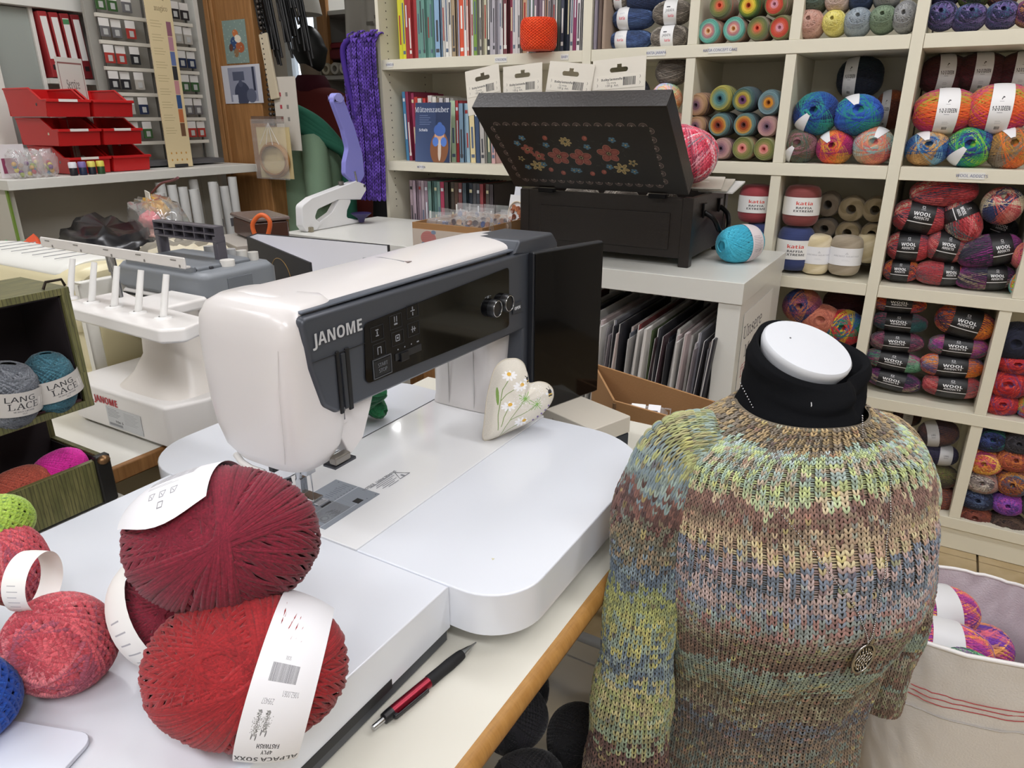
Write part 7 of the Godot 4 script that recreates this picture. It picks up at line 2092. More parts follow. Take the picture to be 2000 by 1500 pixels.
	for k in 3:
		var pk := thing("button_card", ["beige card packet on top of the chest rim", "beige card packet under the top one at the chest rim", "clear edged card packet lying lowest at the chest rim"][k], "card", V(-0.61 + 0.02 * k, 1.088 - 0.006 * k, -2.14 - 0.015 * k), 0.2 - 0.1 * k)
		pk.rotation.x = 0.15
		put("sheet", MB.new().prism(rect(0.10, 0.14, 0.004), 0, 0.004), mat(["d2ccc0", "c6c0b4", "dcdcda"][k], 0.6), pk)
		put("peg_hole", MB.new().prism(rect(0.02, 0.008, 0.003), 0.0041, 0.0045), mat("f0eee8", 0.7), pk)
	for k in 3: yarn_ball("yarn_ball", "dim grey yarn ball filling the painted chest", V(-0.98 + 0.13 * k, 1.02, -2.08), V(0.06, 0.055, 0.055), V(0, k, 0), wound("plain0"), "taupe", "", null, "yarn filling the chest")
	# turquoise ball
	var tq := yarn_ball("yarn_ball", "turquoise cotton ball with printed paper band on the white cabinet", V(-0.478, 0.933, -2.075), V(0.068, 0.052, 0.052), V(0.25, 0.95, 0.05), wound("plain1"), "turquoise", "off", LB.cottonblue)

func make_button_box() -> void:
	var t := thing("cardboard_tray", "open cardboard tray with printed front full of button packs", "box", V(-1.29, 0.88, -1.935))
	var f := V(0.262, 0.082, 0.30)
	var a := [[V(0, 0.041, 0.148), V(0.262, 0.082, 0.004)], [V(0, 0.041, -0.148), V(0.262, 0.082, 0.004)], [V(-0.129, 0.041, 0), V(0.004, 0.082, 0.292)], [V(0.129, 0.041, 0), V(0.004, 0.082, 0.292)]]
	for q in a: put("wall", B(q[1], 0.0006, q[0]), card_mat, t)
	put("bottom", B(V(0.256, 0.003, 0.292), 0, V(0, 0.0016, 0)), card_mat, t)
	var im := blank(512, 128, "cdbfb2")
	dot(im, 120, 64, 58, 54, 0, Color("c07c78")); dot(im, 160, 18, 18, 16, 0, Color("7f8fa6")); dot(im, 80, 108, 14, 12, 0, Color("7f8fa6"))
	for k in 5: stroke(im, [Vector2(76, 34 + k * 15), Vector2(165, 30 + k * 15)], 2, Color("a86a68"))
	write(im, "Bunte Knöpfe", 350, 92, 22, Color("3c3634"), serif)
	put("printed_label", B(V(0.26, 0.052, 0.0008), 0, V(0, 0.037, 0.1506)), print_mat(im, 0.7), t)
	var cl := clear("f4f6f8", 0.12, 0.04)
	var bcols := ["2c4c8c", "6a4438", "b0a48c", "c8a88c", "4a3a44", "8c5c44"]
	var rw := RandomNumberGenerator.new()
	rw.seed = 15
	for k in 14:
		var cx := -1.39 + 0.052 * (k % 5)
		var cz := -1.835 - 0.085 * (k / 5)
		var blue := k % 5 < 2 and k < 7
		var pk := thing("button_pack", ("blue bead pack in clear plastic standing in the cardboard tray" if blue else "round clear pack of brown buttons in the cardboard tray"), "button pack", V(cx, 0.888, cz), rw.randf_range(-0.3, 0.3), "clear packs in the cardboard tray")
		pk.rotation.x = rw.randf_range(-0.25, 0.05)
		var rr := 0.030 if not blue else 0.022
		var bl := MB.new()
		if blue: bl.box(V(0, 0.05, 0), V(0.042, 0.062, 0.022), 0.006)
		else:
			bl.xf = Transform3D(Basis.from_euler(V(PI / 2, 0, 0)), V(0, 0.062, 0))
			bl.lathe([Vector2(1e-5, -0.012), Vector2(rr - 0.004, -0.012), Vector2(rr, -0.006), Vector2(rr, 0.006), Vector2(rr - 0.004, 0.012), Vector2(1e-5, 0.012)], 24)
		put("blister", bl, cl, pk)
		put("hang_tab", MB.new().box(V(0, 0.098 if not blue else 0.088, -0.008), V(0.05, 0.03, 0.0008), 0), cl, pk)
		for b in 7:
			var an := TAU * b / 6.0
			var bt := MB.new()
			var pr := 0.0 if b == 6 else rr * 0.58
			bt.xf = Transform3D(Basis.from_euler(V(PI / 2 + rw.randf_range(-0.5, 0.5), rw.randf_range(-0.4, 0.4), 0)), V(cos(an) * pr, 0.062 + sin(an) * pr - (0.015 if blue else 0.0), rw.randf_range(-0.004, 0.004)))
			if blue: bt.ball(Vector3.ZERO, V(0.006, 0.006, 0.006), 10, 7)
			else: bt.lathe([Vector2(1e-5, -0.0018), Vector2(0.0085, -0.0018), Vector2(0.0095, 0.0), Vector2(0.0085, 0.0022), Vector2(0.006, 0.0012), Vector2(1e-5, 0.0012)], 14)
			put("button", bt, mat("3c62a8" if blue and b % 2 == 0 else ("1f3a74" if blue else bcols[(b + k) % 6]), 0.25), pk)
	# one large ring card at the back
	var rc := thing("button_card", "white card with a ring of brown buttons at the back of the tray", "card", V(-1.20, 0.90, -2.035), -0.3)
	rc.rotation.x = -0.2
	put("sheet", B(V(0.085, 0.13, 0.0012), 0.0, V(0, 0.068, 0)), mat("e9e9ea", 0.6), rc)
	put("header", B(V(0.03, 0.03, 0.001), 0.0, V(-0.01, 0.145, 0)), mat("dfe2ea", 0.5), rc)
	var rp := []
	for k in 33: rp.append(V(cos(TAU * k / 32) * 0.038, 0.075 + sin(TAU * k / 32) * 0.038, 0.004))
	put("ring", MB.new().tube(rp, 0.0022, 6), mat("d9cdb8", 0.3), rc)
	for k in 11:
		var bt := MB.new()
		bt.xf = Transform3D(Basis.from_euler(V(PI / 2, 0, 0)), V(cos(k * 2.2) * 0.024, 0.07 + sin(k * 1.7) * 0.024, 0.004))
		put("button", bt.lathe([Vector2(1e-5, -0.002), Vector2(0.008, -0.002), Vector2(0.009, 0), Vector2(0.008, 0.0025), Vector2(1e-5, 0.0015)], 12), mat(["8c5038", "a86a4a", "6c3a2c", "c09078"][k % 4], 0.25), rc)

func make_press() -> void:
	var t := thing("hand_press", "white hand lever press with raised purple lever on the counter", "hand press", V(-1.97, 0.88, -2.0))
	var xf := Transform3D(Basis(V(0, 0, 1), V(1, 0, 0), V(0, 1, 0)), -t.position)
	var fr := MB.new()
	fr.xf = xf
	var wp := mat("e9e9ea", 0.3)
	# frame: foot, sloping back and the head, an open loop
	fr.prism(rounded([[-1.832, 0.905, 0.01], [-1.838, 0.975, 0.02], [-1.89, 0.998, 0.02], [-2.127, 1.040, 0.004], [-2.180, 1.022, 0.01], [-2.180, 1.000, 0.006], [-2.146, 0.968, 0.006], [-2.02, 0.978, 0.01], [-1.915, 0.955, 0.02], [-1.895, 0.925, 0.012], [-1.925, 0.905, 0.004], [-1.90, 0.881, 0.004], [-1.85, 0.881, 0.01]], 4), -0.018 - 1.97, 0.018 - 1.97, 0.004)
	put("frame", fr, wp, t)
	var st := MB.new()
	st.xf = xf
	st.prism(rounded([[-2.035, 0.985, 0.004], [-2.10, 0.975, 0.01], [-2.068, 0.935, 0.02], [-2.062, 0.908, 0.01], [-2.145, 0.888, 0.004], [-2.145, 0.8805, 0.002], [-1.90, 0.8805, 0.002], [-1.905, 0.905, 0.008], [-1.985, 0.935, 0.02]], 4), -0.015 - 1.97, 0.015 - 1.97, 0.003)
	put("foot", st, wp, t)
	var lv := MB.new()
	lv.xf = xf
	var pm := mat("8a8ad8", 0.4)
	lv.prism(rounded([[-2.040, 1.325, 0.018], [-2.062, 1.347, 0.018], [-2.098, 1.338, 0.018], [-2.148, 1.232, 0.05], [-2.180, 1.137, 0.04], [-2.184, 1.055, 0.015], [-2.156, 1.030, 0.008], [-2.118, 1.036, 0.01], [-2.074, 1.066, 0.015], [-2.080, 1.110, 0.02], [-2.102, 1.158, 0.03], [-2.084, 1.225, 0.05]], 5), -0.012 - 1.97, 0.012 - 1.97, 0.004)
	put("lever", lv, pm, t)
	var kb := MB.new()
	kb.xf = xf
	put("lever_knob", kb.prism(rounded([[-2.045, 1.315, 0.02], [-2.045, 1.35, 0.02], [-2.095, 1.35, 0.02], [-2.095, 1.315, 0.02]], 6), -0.014 - 1.97, 0.016 - 1.97, 0.003), mat("a3a3ea", 0.4), t)
	put("push_rod", W(t).cyl(V(-1.957, 1.075, -2.125), V(-1.957, 1.02, -2.135), 0.004), mat("b8b8ba", 0.25, 0.9), t)
	put("pivot_bolt", W(t).cyl(V(-1.95, 1.018, -2.168), V(-1.99, 1.018, -2.168), 0.005), mat("8c8c8e", 0.3, 0.9), t)
	put("adjusting_screw", W(t).cyl(V(-1.97, 1.030, -2.06), V(-1.97, 1.042, -2.06), 0.011), mat("9a9a98", 0.3, 0.9), t)
	put("die_cup", W(t).lathe_at(V(-1.94, 0.885, -2.125), [Vector2(0.01, 0), Vector2(0.014, 0.014), Vector2(0.040, 0.034), Vector2(0.036, 0.036), Vector2(1e-5, 0.028)], 24), mat("37305c", 0.4), t)
	put("clamp", W(t).box(V(-1.955, 0.889, -1.865), V(0.03, 0.018, 0.016), 0.002), mat("a8a08c", 0.3, 0.8), t)

func make_black_box() -> void:
	# an upright slip case, black outside and white inside, open at its top
	var t := thing("slip_case", "black slip case with white lining and a golden ring print", "box", V(-1.42, 0.74, -1.38))
	var P := [V(-1.72, 0, -1.40), V(-1.745, 0, -1.455), V(-1.275, 0, -1.495), V(-1.275, 0, -1.208)]
	var o := MB.new()
	o.xf = Transform3D(Basis(), -t.position)
	var inn := MB.new()
	inn.xf = o.xf
	var top := 0.945
	var bk := mat("26262a", 0.7)
	for q in [[P[0], P[3]], [P[1], P[0]], [P[1], P[2]]]:
		var a: Vector3 = q[0]
		var b: Vector3 = q[1]
		var dr := (b - a).normalized()
		var nn := V(-dr.z, 0, dr.x)
		var m := (a + b) / 2
		var s := MB.new()
		s.xf = Transform3D(Basis(dr, V(0, 1, 0), -nn), V(m.x, 0.742 + (top - 0.742) / 2, m.z) - t.position)
		put("board", s.box(Vector3.ZERO, V((b - a).length() + 0.006, top - 0.742, 0.006), 0.0008), bk, t)
		var li := MB.new()
		li.xf = s.xf
		var side := 1.0 if q[1] == P[2] else -1.0
		put("lining", li.box(V(0, 0, -0.0036 * side), V((b - a).length() - 0.004, top - 0.746, 0.0012), 0), mat("e4e4ea", 0.7), t)
	var dr: Vector3 = (P[3] - P[0]).normalized()
	var nn: Vector3 = V(-dr.z, 0, dr.x)
	var sx := Transform3D(Basis(dr, V(0, 1, 0), -nn), V(0, 0, 0))
	var rg := MB.new()
	var c: Vector3 = P[0].lerp(P[3], 0.56) + V(0, 0.872, 0) + nn * 0.0034
	rg.xf = Transform3D(Basis(dr, V(0, 1, 0), nn), c - t.position)
	var pts := []
	for k in 41: pts.append(V(cos(TAU * k / 40) * 0.075, sin(TAU * k / 40) * 0.05, 0))
	put("ring_print", rg.tube(pts, 0.0009, 4), mat("b08c4c", 0.35, 0.6), t)
	lettering("näh", 0.02, mat("b08c4c", 0.35, 0.6), t, rg.xf * X(V(0.045, -0.01, 0)), serif)

func make_card_box() -> void:
	# squashed open carton behind the machine
	var t := thing("carton", "open brown cardboard carton behind the sewing machine screen", "box", V(-0.48, 0.42, -1.35))
	var yt := 0.72
	var A := V(-0.650, 0, -1.480)
	var Bq := V(-0.515, 0, -1.285)
	var Cq := V(-0.215, 0, -1.235)
	var D := V(-0.335, 0, -1.385)
	var k := 0
	for q in [[A, Bq], [Bq, Cq], [A, D], [D, Cq]]:
		var a: Vector3 = q[0]
		var b: Vector3 = q[1]
		var m := (a + b) / 2
		var dr := (b - a).normalized()
		var s := MB.new()
		s.xf = Transform3D(Basis(dr, V(0, 1, 0), V(-dr.z, 0, dr.x) * -1.0), V(m.x, 0.57, m.z) - t.position)
		put("wall", s.box(Vector3.ZERO, V((b - a).length() + 0.004, 0.30, 0.005), 0.0008), card_mat, t)
	put("fluted_edge", W(t).tube([Bq + V(0.002, 0.44, 0.003), Bq + V(0.002, 0.715, 0.003)], 0.0042, 6), mat("6c5238", 0.9), t)
	var bt := W(t)
	put("bottom", bt.prism(P2([A.x, A.z, Bq.x, Bq.z, Cq.x, Cq.z, D.x, D.z]), 0.422, 0.428), card_mat, t)
	var st := thing("stool", "low grey stool carrying the open carton", "stool", V(-0.45, 0, -1.35))
	put("seat", MB.new().box(V(0, 0.405, 0), V(0.46, 0.028, 0.34), 0.006), mat("8a8a8c", 0.5), st)
	for q in [[-0.2, -0.14], [0.2, -0.14], [-0.2, 0.14], [0.2, 0.14]]: put("leg", MB.new().cyl(V(q[0], 0, q[1]), V(q[0], 0.392, q[1]), 0.014), mat("6c6c70", 0.4, 0.5), st)
	# clear packs in the carton
	var cl := clear("f6f8fa", 0.14, 0.04)
	var spots := [[-0.475, 0.645, -1.355, 0.25, "clear clamshell pack with a white price label"], [-0.40, 0.635, -1.325, -0.3, "clear clamshell pack with green trimmings inside"], [-0.345, 0.63, -1.315, 0.5, "clear clamshell pack with pink beads inside"]]
	for i in 3:
		var q: Array = spots[i]
		var pk := thing("clamshell_pack", q[4], "pack", V(q[0], q[1], q[2]), q[3])
		pk.rotation.x = 0.35
		put("shell", MB.new().box(V(0, 0.018, 0), V(0.10, 0.036, 0.075), 0.012), cl, pk)
		put("rim", MB.new().tube([V(-0.055, 0.018, -0.042), V(0.055, 0.018, -0.042), V(0.055, 0.018, 0.042), V(-0.055, 0.018, 0.042)], 0.0022, 5, true), cl, pk)
		for b in 12: put("trimming", MB.new().ball(V(-0.035 + 0.007 * (b * 5 % 11), 0.008 + 0.003 * (b % 3), -0.02 + 0.01 * (b % 5)), V(0.008, 0.005, 0.006), 8, 6), mat([["8a6a70", "a8a0a0", "6c5a60"], ["6a8a3c", "b04038", "4a6a2c"], ["c8707c", "d89ca4", "b86c74"]][i][b % 3], 0.5), pk)
		if i == 0:
			put("price_label", MB.new().box(V(-0.012, 0.0372, -0.012), V(0.03, 0.001, 0.03), 0), mat("f2f2f0", 0.6), pk)
			put("price_label", MB.new().box(V(0.022, 0.0372, -0.012), V(0.026, 0.001, 0.034), 0), mat("f0f0f4", 0.6), pk)
			put("barcode", MB.new().box(V(0.022, 0.0379, -0.004), V(0.016, 0.0006, 0.012), 0), mat("3a3a4c", 0.6), pk)
	# white instruction box between machine and carton
	var ib := thing("flat_carton", "flat white and dark box with printed arc behind the heart cushion", "box", V(-0.462, 0.7405, -1.02), -0.35)
	put("lid", MB.new().box(V(0, 0.048, 0), V(0.13, 0.03, 0.09), 0.002), mat("cfc8bb", 0.6), ib)
	put("base", MB.new().box(V(0, 0.0165, 0), V(0.128, 0.032, 0.088), 0.002), mat("1e2430", 0.5), ib)
	lettering("WENTWORTH BELT", 0.006, mat("8a8274", 0.7), ib, X(V(0.01, 0.048, 0.0454)), serif)
# ---- second table with the overlocker, the lace chest and the left wall -------------------------
func make_second_table() -> void:
	var t := thing("side_table", "white side table with brown edge under the overlocker", "table", V(-1.8, 0, -0.7))
	put("tabletop", W(t).box(V(-1.83, 0.725, -0.72), V(1.49, 0.028, 1.5), 0.002), bumpy(mat("dedcd4", 0.35), t_coarse, 0.004, 2.0), t)
	put("wooden_edge", W(t).box(V(-1.083, 0.724, -0.72), V(0.012, 0.029, 1.5), 0.004), wood_mat, t)
	for q in [[-1.12, -1.42], [-1.12, 0.0], [-2.5, -1.42], [-2.5, 0.0]]: put("leg", W(t).box(V(q[0], 0.355, q[1]), V(0.05, 0.71, 0.05), 0.003), wood_mat, t)
	var fc := thing("plastic_cover", "crumpled clear grey plastic cover lying in the gap between tables", "cover", V(-0.99, 0.0, -0.78))
	var nz := FastNoiseLite.new()
	nz.seed = 3; nz.frequency = 14.0
	var m := MB.new()
	m.grid(20, 20, func(a, b): return V((a - 0.5) * 0.16, 0.615 + 0.03 * nz.get_noise_2d(a * 1.0, b * 2.0), (b - 0.5) * 0.56))
	put("sheet", m, mat("5c6064", 0.3), fc)
	put("crate", MB.new().box(V(0, 0.295, 0), V(0.15, 0.59, 0.54), 0.005), mat("3c3c3e", 0.7), fc)
	var cb := thing("power_cable", "black power cable crossing the gap behind the extension table", "cable", V(-0.95, 0.66, -0.6))
	put("lead", W(cb).tube(spline([V(-1.075, 0.665, -0.49), V(-1.0, 0.675, -0.56), V(-0.93, 0.70, -0.64), V(-0.86, 0.735, -0.72), V(-0.80, 0.75, -0.80)], 6), 0.0042, 8), mat("141416", 0.5), cb)

func make_overlocker() -> void:
	var t := thing("overlocker", "white and grey overlock machine seen from behind with thread stand", "overlock machine", V(-1.15, 0.74, -0.80))
	var wm := mat("e6e3e0", 0.3)
	var gm := mat("7d8288", 0.45)
	put("base", W(t).prism(rounded([[-1.33, -0.638, 0.02], [-1.045, -0.638, 0.012], [-1.02, -0.70, 0.03], [-1.02, -0.93, 0.03], [-1.33, -0.93, 0.02]], 6), 0.742, 0.822, 0.008), wm, t)
	# flared neck that rises from the base to the thread stand
	put("neck", loft(W(t), [[0.815, -1.13, -0.73, 0.10, 0.085, 4.0], [0.84, -1.14, -0.74, 0.075, 0.06, 3.5], [0.87, -1.15, -0.75, 0.058, 0.045, 3.5], [0.93, -1.155, -0.75, 0.05, 0.04, 3.5], [0.966, -1.155, -0.75, 0.05, 0.045, 3.5]], 36), mat("dad4cd", 0.3), t)
	put("shroud", loft(W(t), [[0.82, -1.13, -0.86, 0.085, 0.07, 5.0], [0.86, -1.15, -0.865, 0.08, 0.065, 5.0], [0.91, -1.17, -0.865, 0.08, 0.065, 5.0], [0.94, -1.17, -0.865, 0.085, 0.065, 5.0]], 36), mat("bdbfc1", 0.4), t)
	put("body", W(t).prism(rounded([[-1.338, -0.775, 0.015], [-1.085, -0.775, 0.02], [-1.085, -0.94, 0.02], [-1.338, -0.94, 0.02]], 5), 0.868, 0.964, 0.006), wm, t)
	put("side_post", W(t).box(V(-1.315, 0.845, -0.88), V(0.04, 0.06, 0.10), 0.008), wm, t)
	put("top_cover", W(t).prism(rounded([[-1.340, -0.770, 0.02], [-1.080, -0.770, 0.025], [-1.080, -0.945, 0.025], [-1.340, -0.945, 0.02]], 5), 0.962, 1.013, 0.012), gm, t)
	put("top_tray", W(t).box(V(-1.215, 1.014, -0.85), V(0.20, 0.012, 0.12), 0.005), mat("70757b", 0.45), t)
	put("tray_lip", W(t).box(V(-1.215, 1.016, -0.786), V(0.20, 0.014, 0.008), 0.003), mat("70757b", 0.45), t)
	put("cover_latch", W(t).box(V(-1.0795, 0.988, -0.85), V(0.002, 0.022, 0.055), 0.0008), mat("6a6f75", 0.45), t)
	for s in 2:
		for k in 4: put("vent", W(t).box(V(-1.300 + s * 0.056, 0.955 - k * 0.009, -0.7738), V(0.046, 0.004, 0.003), 0), mat("1c1d20", 0.6), t)
	for q in [[-1.19, 0.925], [-1.12, 0.915]]: put("screw", W(t).cyl(V(q[0], q[1], -0.776), V(q[0], q[1], -0.7725), 0.006), mat("b4b4b2", 0.4), t)
	# carrying handle
	var hm := mat("55525a", 0.4)
	put("handle_bar", W(t).box(V(-1.235, 1.066, -0.876), V(0.185, 0.030, 0.006), 0.002).box(V(-1.235, 1.079, -0.868), V(0.185, 0.004, 0.020), 0.001).box(V(-1.235, 1.066, -0.868), V(0.185, 0.003, 0.020), 0.001).box(V(-1.235, 1.053, -0.868), V(0.185, 0.004, 0.020), 0.001), hm, t)
	for x in [-1.322, -1.150]: put("handle_leg", W(t).box(V(x, 1.035, -0.87), V(0.014, 0.056, 0.022), 0.003), hm, t)
	for k in 7: put("handle_rib", W(t).box(V(-1.326 + k * 0.0303, 1.066, -0.868), V(0.003, 0.028, 0.019), 0.0008), hm, t)
	# tension discs on the far edge
	for k in 5: put("tension_knob", W(t).cyl(V(-1.25 + k * 0.032, 1.010, -0.92), V(-1.25 + k * 0.032, 1.028, -0.92), 0.010), mat(["c9cacc", "d4d4d4", "c9cacc", "e4e2dc", "d8d6d0"][k], 0.3, 0.2), t)
	put("top_button", W(t).cyl(V(-1.115, 1.010, -0.855), V(-1.115, 1.024, -0.855), 0.013), mat("e9e6e0", 0.35), t)
	put("thread_clip", W(t).box(V(-1.125, 1.015, -0.82), V(0.024, 0.006, 0.010), 0.002), mat("2c2e33", 0.4), t)
	# thread stand: shelf, pins, telescopic post, bar
	put("spool_shelf", W(t).prism(rounded([[-1.20, -0.585, 0.01], [-0.92, -0.575, 0.012], [-0.895, -0.60, 0.012], [-0.915, -0.655, 0.012], [-1.06, -0.665, 0.02], [-1.20, -0.70, 0.02]], 5), 0.967, 0.989, 0.005), wm, t)
	put("shelf_arm", W(t).box(V(-1.10, 0.973, -0.70), V(0.10, 0.02, 0.12), 0.006), wm, t)
	for k in 5:
		var x := -1.218 + k * 0.0615
		put("spool_pin", W(t).tube([V(x + 0.002, 0.987, -0.618), V(x, 1.02, -0.628), V(x - 0.002, 1.051, -0.638)], [0.0055, 0.0050, 0.0045], 10), mat("efeeec", 0.3), t)
		put("pin_foot", W(t).lathe_at(V(x + 0.002, 0.988, -0.618), [Vector2(0.014, 0), Vector2(0.012, 0.003), Vector2(0.006, 0.004)], 16), mat("efeeec", 0.3), t)
	put("telescopic_post", W(t).tube([V(-1.152, 0.985, -0.665), V(-1.160, 1.03, -0.668), V(-1.161, 1.031, -0.668), V(-1.165, 1.058, -0.669)], [0.0055, 0.0055, 0.0072, 0.0072], 12), mat("a8aaae", 0.15, 1.0), t)
	var bar := W(t).box(V(-1.157, 1.0645, -0.662), V(0.395, 0.017, 0.005), 0.002)
	bar.box(V(-1.157, 1.057, -0.668), V(0.385, 0.003, 0.012), 0.001)
	put("thread_bar", bar, mat("d8d4d0", 0.35), t)
	for k in 5: put("thread_notch", W(t).box(V(-1.33 + k * 0.0865, 1.068, -0.6592), V(0.013, 0.0015, 0.001), 0).box(V(-1.316 + k * 0.0865, 1.060, -0.6592), V(0.003, 0.004, 0.001), 0), mat("7c7874", 0.6), t)
	lettering("JANOME", 0.0125, mat("b02430", 0.5), t, X(V(-1.212, 0.800, -0.6372) - t.position), sansb)
	var im := blank(256, 160, "c6c8ca")
	lines(im, 10, 14, 100, 6, 12, Color("6c6e72"), 3); lines(im, 130, 20, 110, 8, 12, Color("86888c"), 2); write(im, "10x S", 86, 110, 18, Color("2c2c30")); im.fill_rect(Rect2i(8, 128, 100, 20), Color("8a8c90"))
	put("type_plate", W(t).box(V(-1.165, 0.772, -0.6372), V(0.10, 0.038, 0.0008), 0), print_mat(im, 0.5), t)

func make_lace_chest() -> void:
	var st := thing("stool", "white stool under the lace yarn chest", "stool", V(-1.02, 0, -0.22))
	put("seat", MB.new().box(V(0.02, 0.7205, 0), V(0.14, 0.028, 0.60), 0.004), mat("d6d4ce", 0.5), st)
	for q in [[-0.03, -0.26], [0.07, -0.26], [-0.03, 0.26], [0.07, 0.26]]: put("leg", MB.new().cyl(V(q[0], 0, q[1]), V(q[0], 0.708, q[1]), 0.014), mat("8a8a8c", 0.4, 0.5), st)
	var t := thing("lace_chest", "olive wood print chest with open lid displaying lace yarn balls", "chest", V(-1.04, 0.7345, -0.31))
	var im := wood_picture("5c5c34", "747044", "34321c", 15)
	for k in 40: stroke(im, [Vector2(k * 6.5, 0), Vector2(k * 6.5 + 3, 512)], 1.0, Color("3c3a22"))
	var wd := print_mat(im, 0.5, {"uv1_triplanar": true, "uv1_scale": Vector3(5, 5, 5)})
	var inn := mat("1b1115", 0.8)
	var z0 := -0.12
	var z1 := -0.50
	var zc := (z0 + z1) / 2
	var ln := z0 - z1
	# lower box
	put("front_panel", W(t).box(V(-0.984, 0.7705, zc), V(0.008, 0.068, ln), 0.001), wd, t)
	put("rear_panel", W(t).box(V(-1.116, 0.81, zc), V(0.008, 0.146, ln), 0.001), wd, t)
	put("rear_lining", W(t).box(V(-1.1105, 0.81, zc), V(0.003, 0.142, ln - 0.02), 0), inn, t)
	for z in [z0 - 0.004, z1 + 0.004]:
		put("end_panel", W(t).prism(P2([-1.12, z - 0.004, -0.98, z - 0.004, -0.98, z + 0.004, -1.12, z + 0.004]), 0.7365, 0.806, 0.0008), wd, t)
		put("end_lining", W(t).box(V(-1.05, 0.771, z + (0.005 if z < -0.3 else -0.005)), V(0.12, 0.064, 0.002), 0), inn, t)
	put("bottom_panel", W(t).box(V(-1.05, 0.739, zc), V(0.135, 0.006, ln - 0.01), 0), inn, t)
	put("corner_strap", W(t).box(V(-0.981, 0.772, -0.492), V(0.012, 0.076, 0.022), 0.003), mat("141210", 0.5), t)
	put("strap_stud", W(t).ball(V(-0.974, 0.803, -0.492), V(0.007, 0.007, 0.009), 12, 8), mat("8a6a4a", 0.35, 0.8), t)
	# lid, itself a shallow box, standing open
	for y in [0.889, 1.049]: put("lid_rail", W(t).box(V(-1.04, y, zc), V(0.12, 0.010, ln), 0.001), wd, t)
	for z in [z0 - 0.006, z1 + 0.006]: put("lid_end", W(t).box(V(-1.04, 0.969, z), V(0.12, 0.152, 0.011), 0.001), wd, t)
	put("lid_back", W(t).box(V(-1.096, 0.969, zc), V(0.006, 0.152, ln - 0.02), 0), inn, t)
	put("lid_floor_lining", W(t).box(V(-1.04, 0.8955, zc), V(0.11, 0.003, ln - 0.024), 0), mat("4a2a30", 0.7), t)
	for z in [z0 - 0.013, z1 + 0.013]: put("lid_end_lining", W(t).box(V(-1.04, 0.969, z), V(0.11, 0.15, 0.002), 0), inn, t)
	put("lid_ceiling_lining", W(t).box(V(-1.04, 1.0425, zc), V(0.11, 0.002, ln - 0.024), 0), inn, t)
	put("hinge", W(t).box(V(-1.10, 0.884, -0.30), V(0.03, 0.004, 0.10), 0.001), mat("8c7c5c", 0.3, 0.8), t)
	put("catch_loop", W(t).tube([V(-0.985, 1.055, -0.47), V(-0.985, 1.064, -0.475), V(-0.985, 1.064, -0.495), V(-0.985, 1.055, -0.498)], 0.0018, 6), mat("2c241c", 0.4, 0.7), t)
	t.position.y += 0.005
	yarn_ball("yarn_ball", "grey mohair lace ball with silver band in the chest lid", V(-0.998, 0.932, -0.404), V(0.046, 0.036, 0.036), V(0.1, PI / 2 - 0.1, 1.35), wound("loose0"), "grey_mohair", "slim", LB.lace)
	yarn_ball("yarn_ball", "petrol blue mohair lace ball with silver band in the chest lid", V(-0.998, 0.932, -0.458), V(0.044, 0.030, 0.032), V(0.0, PI / 2 + 0.05, 1.5), wound("loose0"), "teal_mohair")
	var bd := get_node("yarn_ball_%03d" % (used["yarn_ball"] - 1))
	var b1 := MB.new()
	b1.grid(40, 4, func(a, b): return V(sin((a - 0.5) * TAU) * 0.0365, (0.5 - b) * 0.030, cos((a - 0.5) * TAU) * 0.0355))
	var lm := MB.new()
	put("paper_band", b1, lace_mat, bd, Transform3D(bd.transform.basis.inverse() * Basis.from_euler(V(0.0, PI / 2, 0.12)), Vector3.ZERO))
	var bg := get_node("yarn_ball_%03d" % (used["yarn_ball"] - 2))
	bg.get_node("paper_band").queue_free()
	bg.remove_child(bg.get_node("paper_band"))
	var b2 := MB.new()
	b2.grid(40, 4, func(a, b): return V(sin((a - 0.5) * TAU) * 0.0385, (0.5 - b) * 0.032, cos((a - 0.5) * TAU) * 0.0385))
	put("paper_band", b2, lace_mat, bg, Transform3D(bg.transform.basis.inverse() * Basis.from_euler(V(0.1, PI / 2, -0.12)), Vector3.ZERO))
	var kk := 0
	for q in [["rust_mohair", -1.02, 0.792, -0.40, 0.040, "rust orange"], ["magenta_mohair", -1.02, 0.798, -0.455, 0.036, "bright magenta"], ["ochre_mohair", -1.02, 0.778, -0.466, 0.032, "ochre"], ["peach_mohair", -1.015, 0.772, -0.40, 0.034, "pale peach"], ["slate_mohair", -1.03, 0.785, -0.325, 0.04, "slate grey"]]:
		yarn_ball("yarn_ball", q[5] + " mohair lace ball in the lower box of the olive chest", V(q[1], q[2], q[3]), V(q[4], q[4] * 0.72, q[4] * 0.8), V(0.2 * kk, 1.2 + 0.3 * kk, 0.15), wound("loose0"), q[0])
		kk += 1

var lace_mat: StandardMaterial3D
func make_lace_label() -> void:
	var im := blank(1024, 160, "bdb8b2")
	write(im, "LANG", 500, 44, 34, Color("16161a"), sans, 1.35); write(im, "LACE", 516, 92, 40, Color("16161a"), serif, 1.15)
	write(im, "MOHAIR SUPERKID", 516, 128, 9, Color("3a3a40"), sans); write(im, "SILK", 516, 144, 9, Color("3a3a40"), sans)
	write(im, "lll", 640, 84, 46, Color("d2cec9"), sansb, 1.4)
	lace_mat = print_mat(im, 0.4)

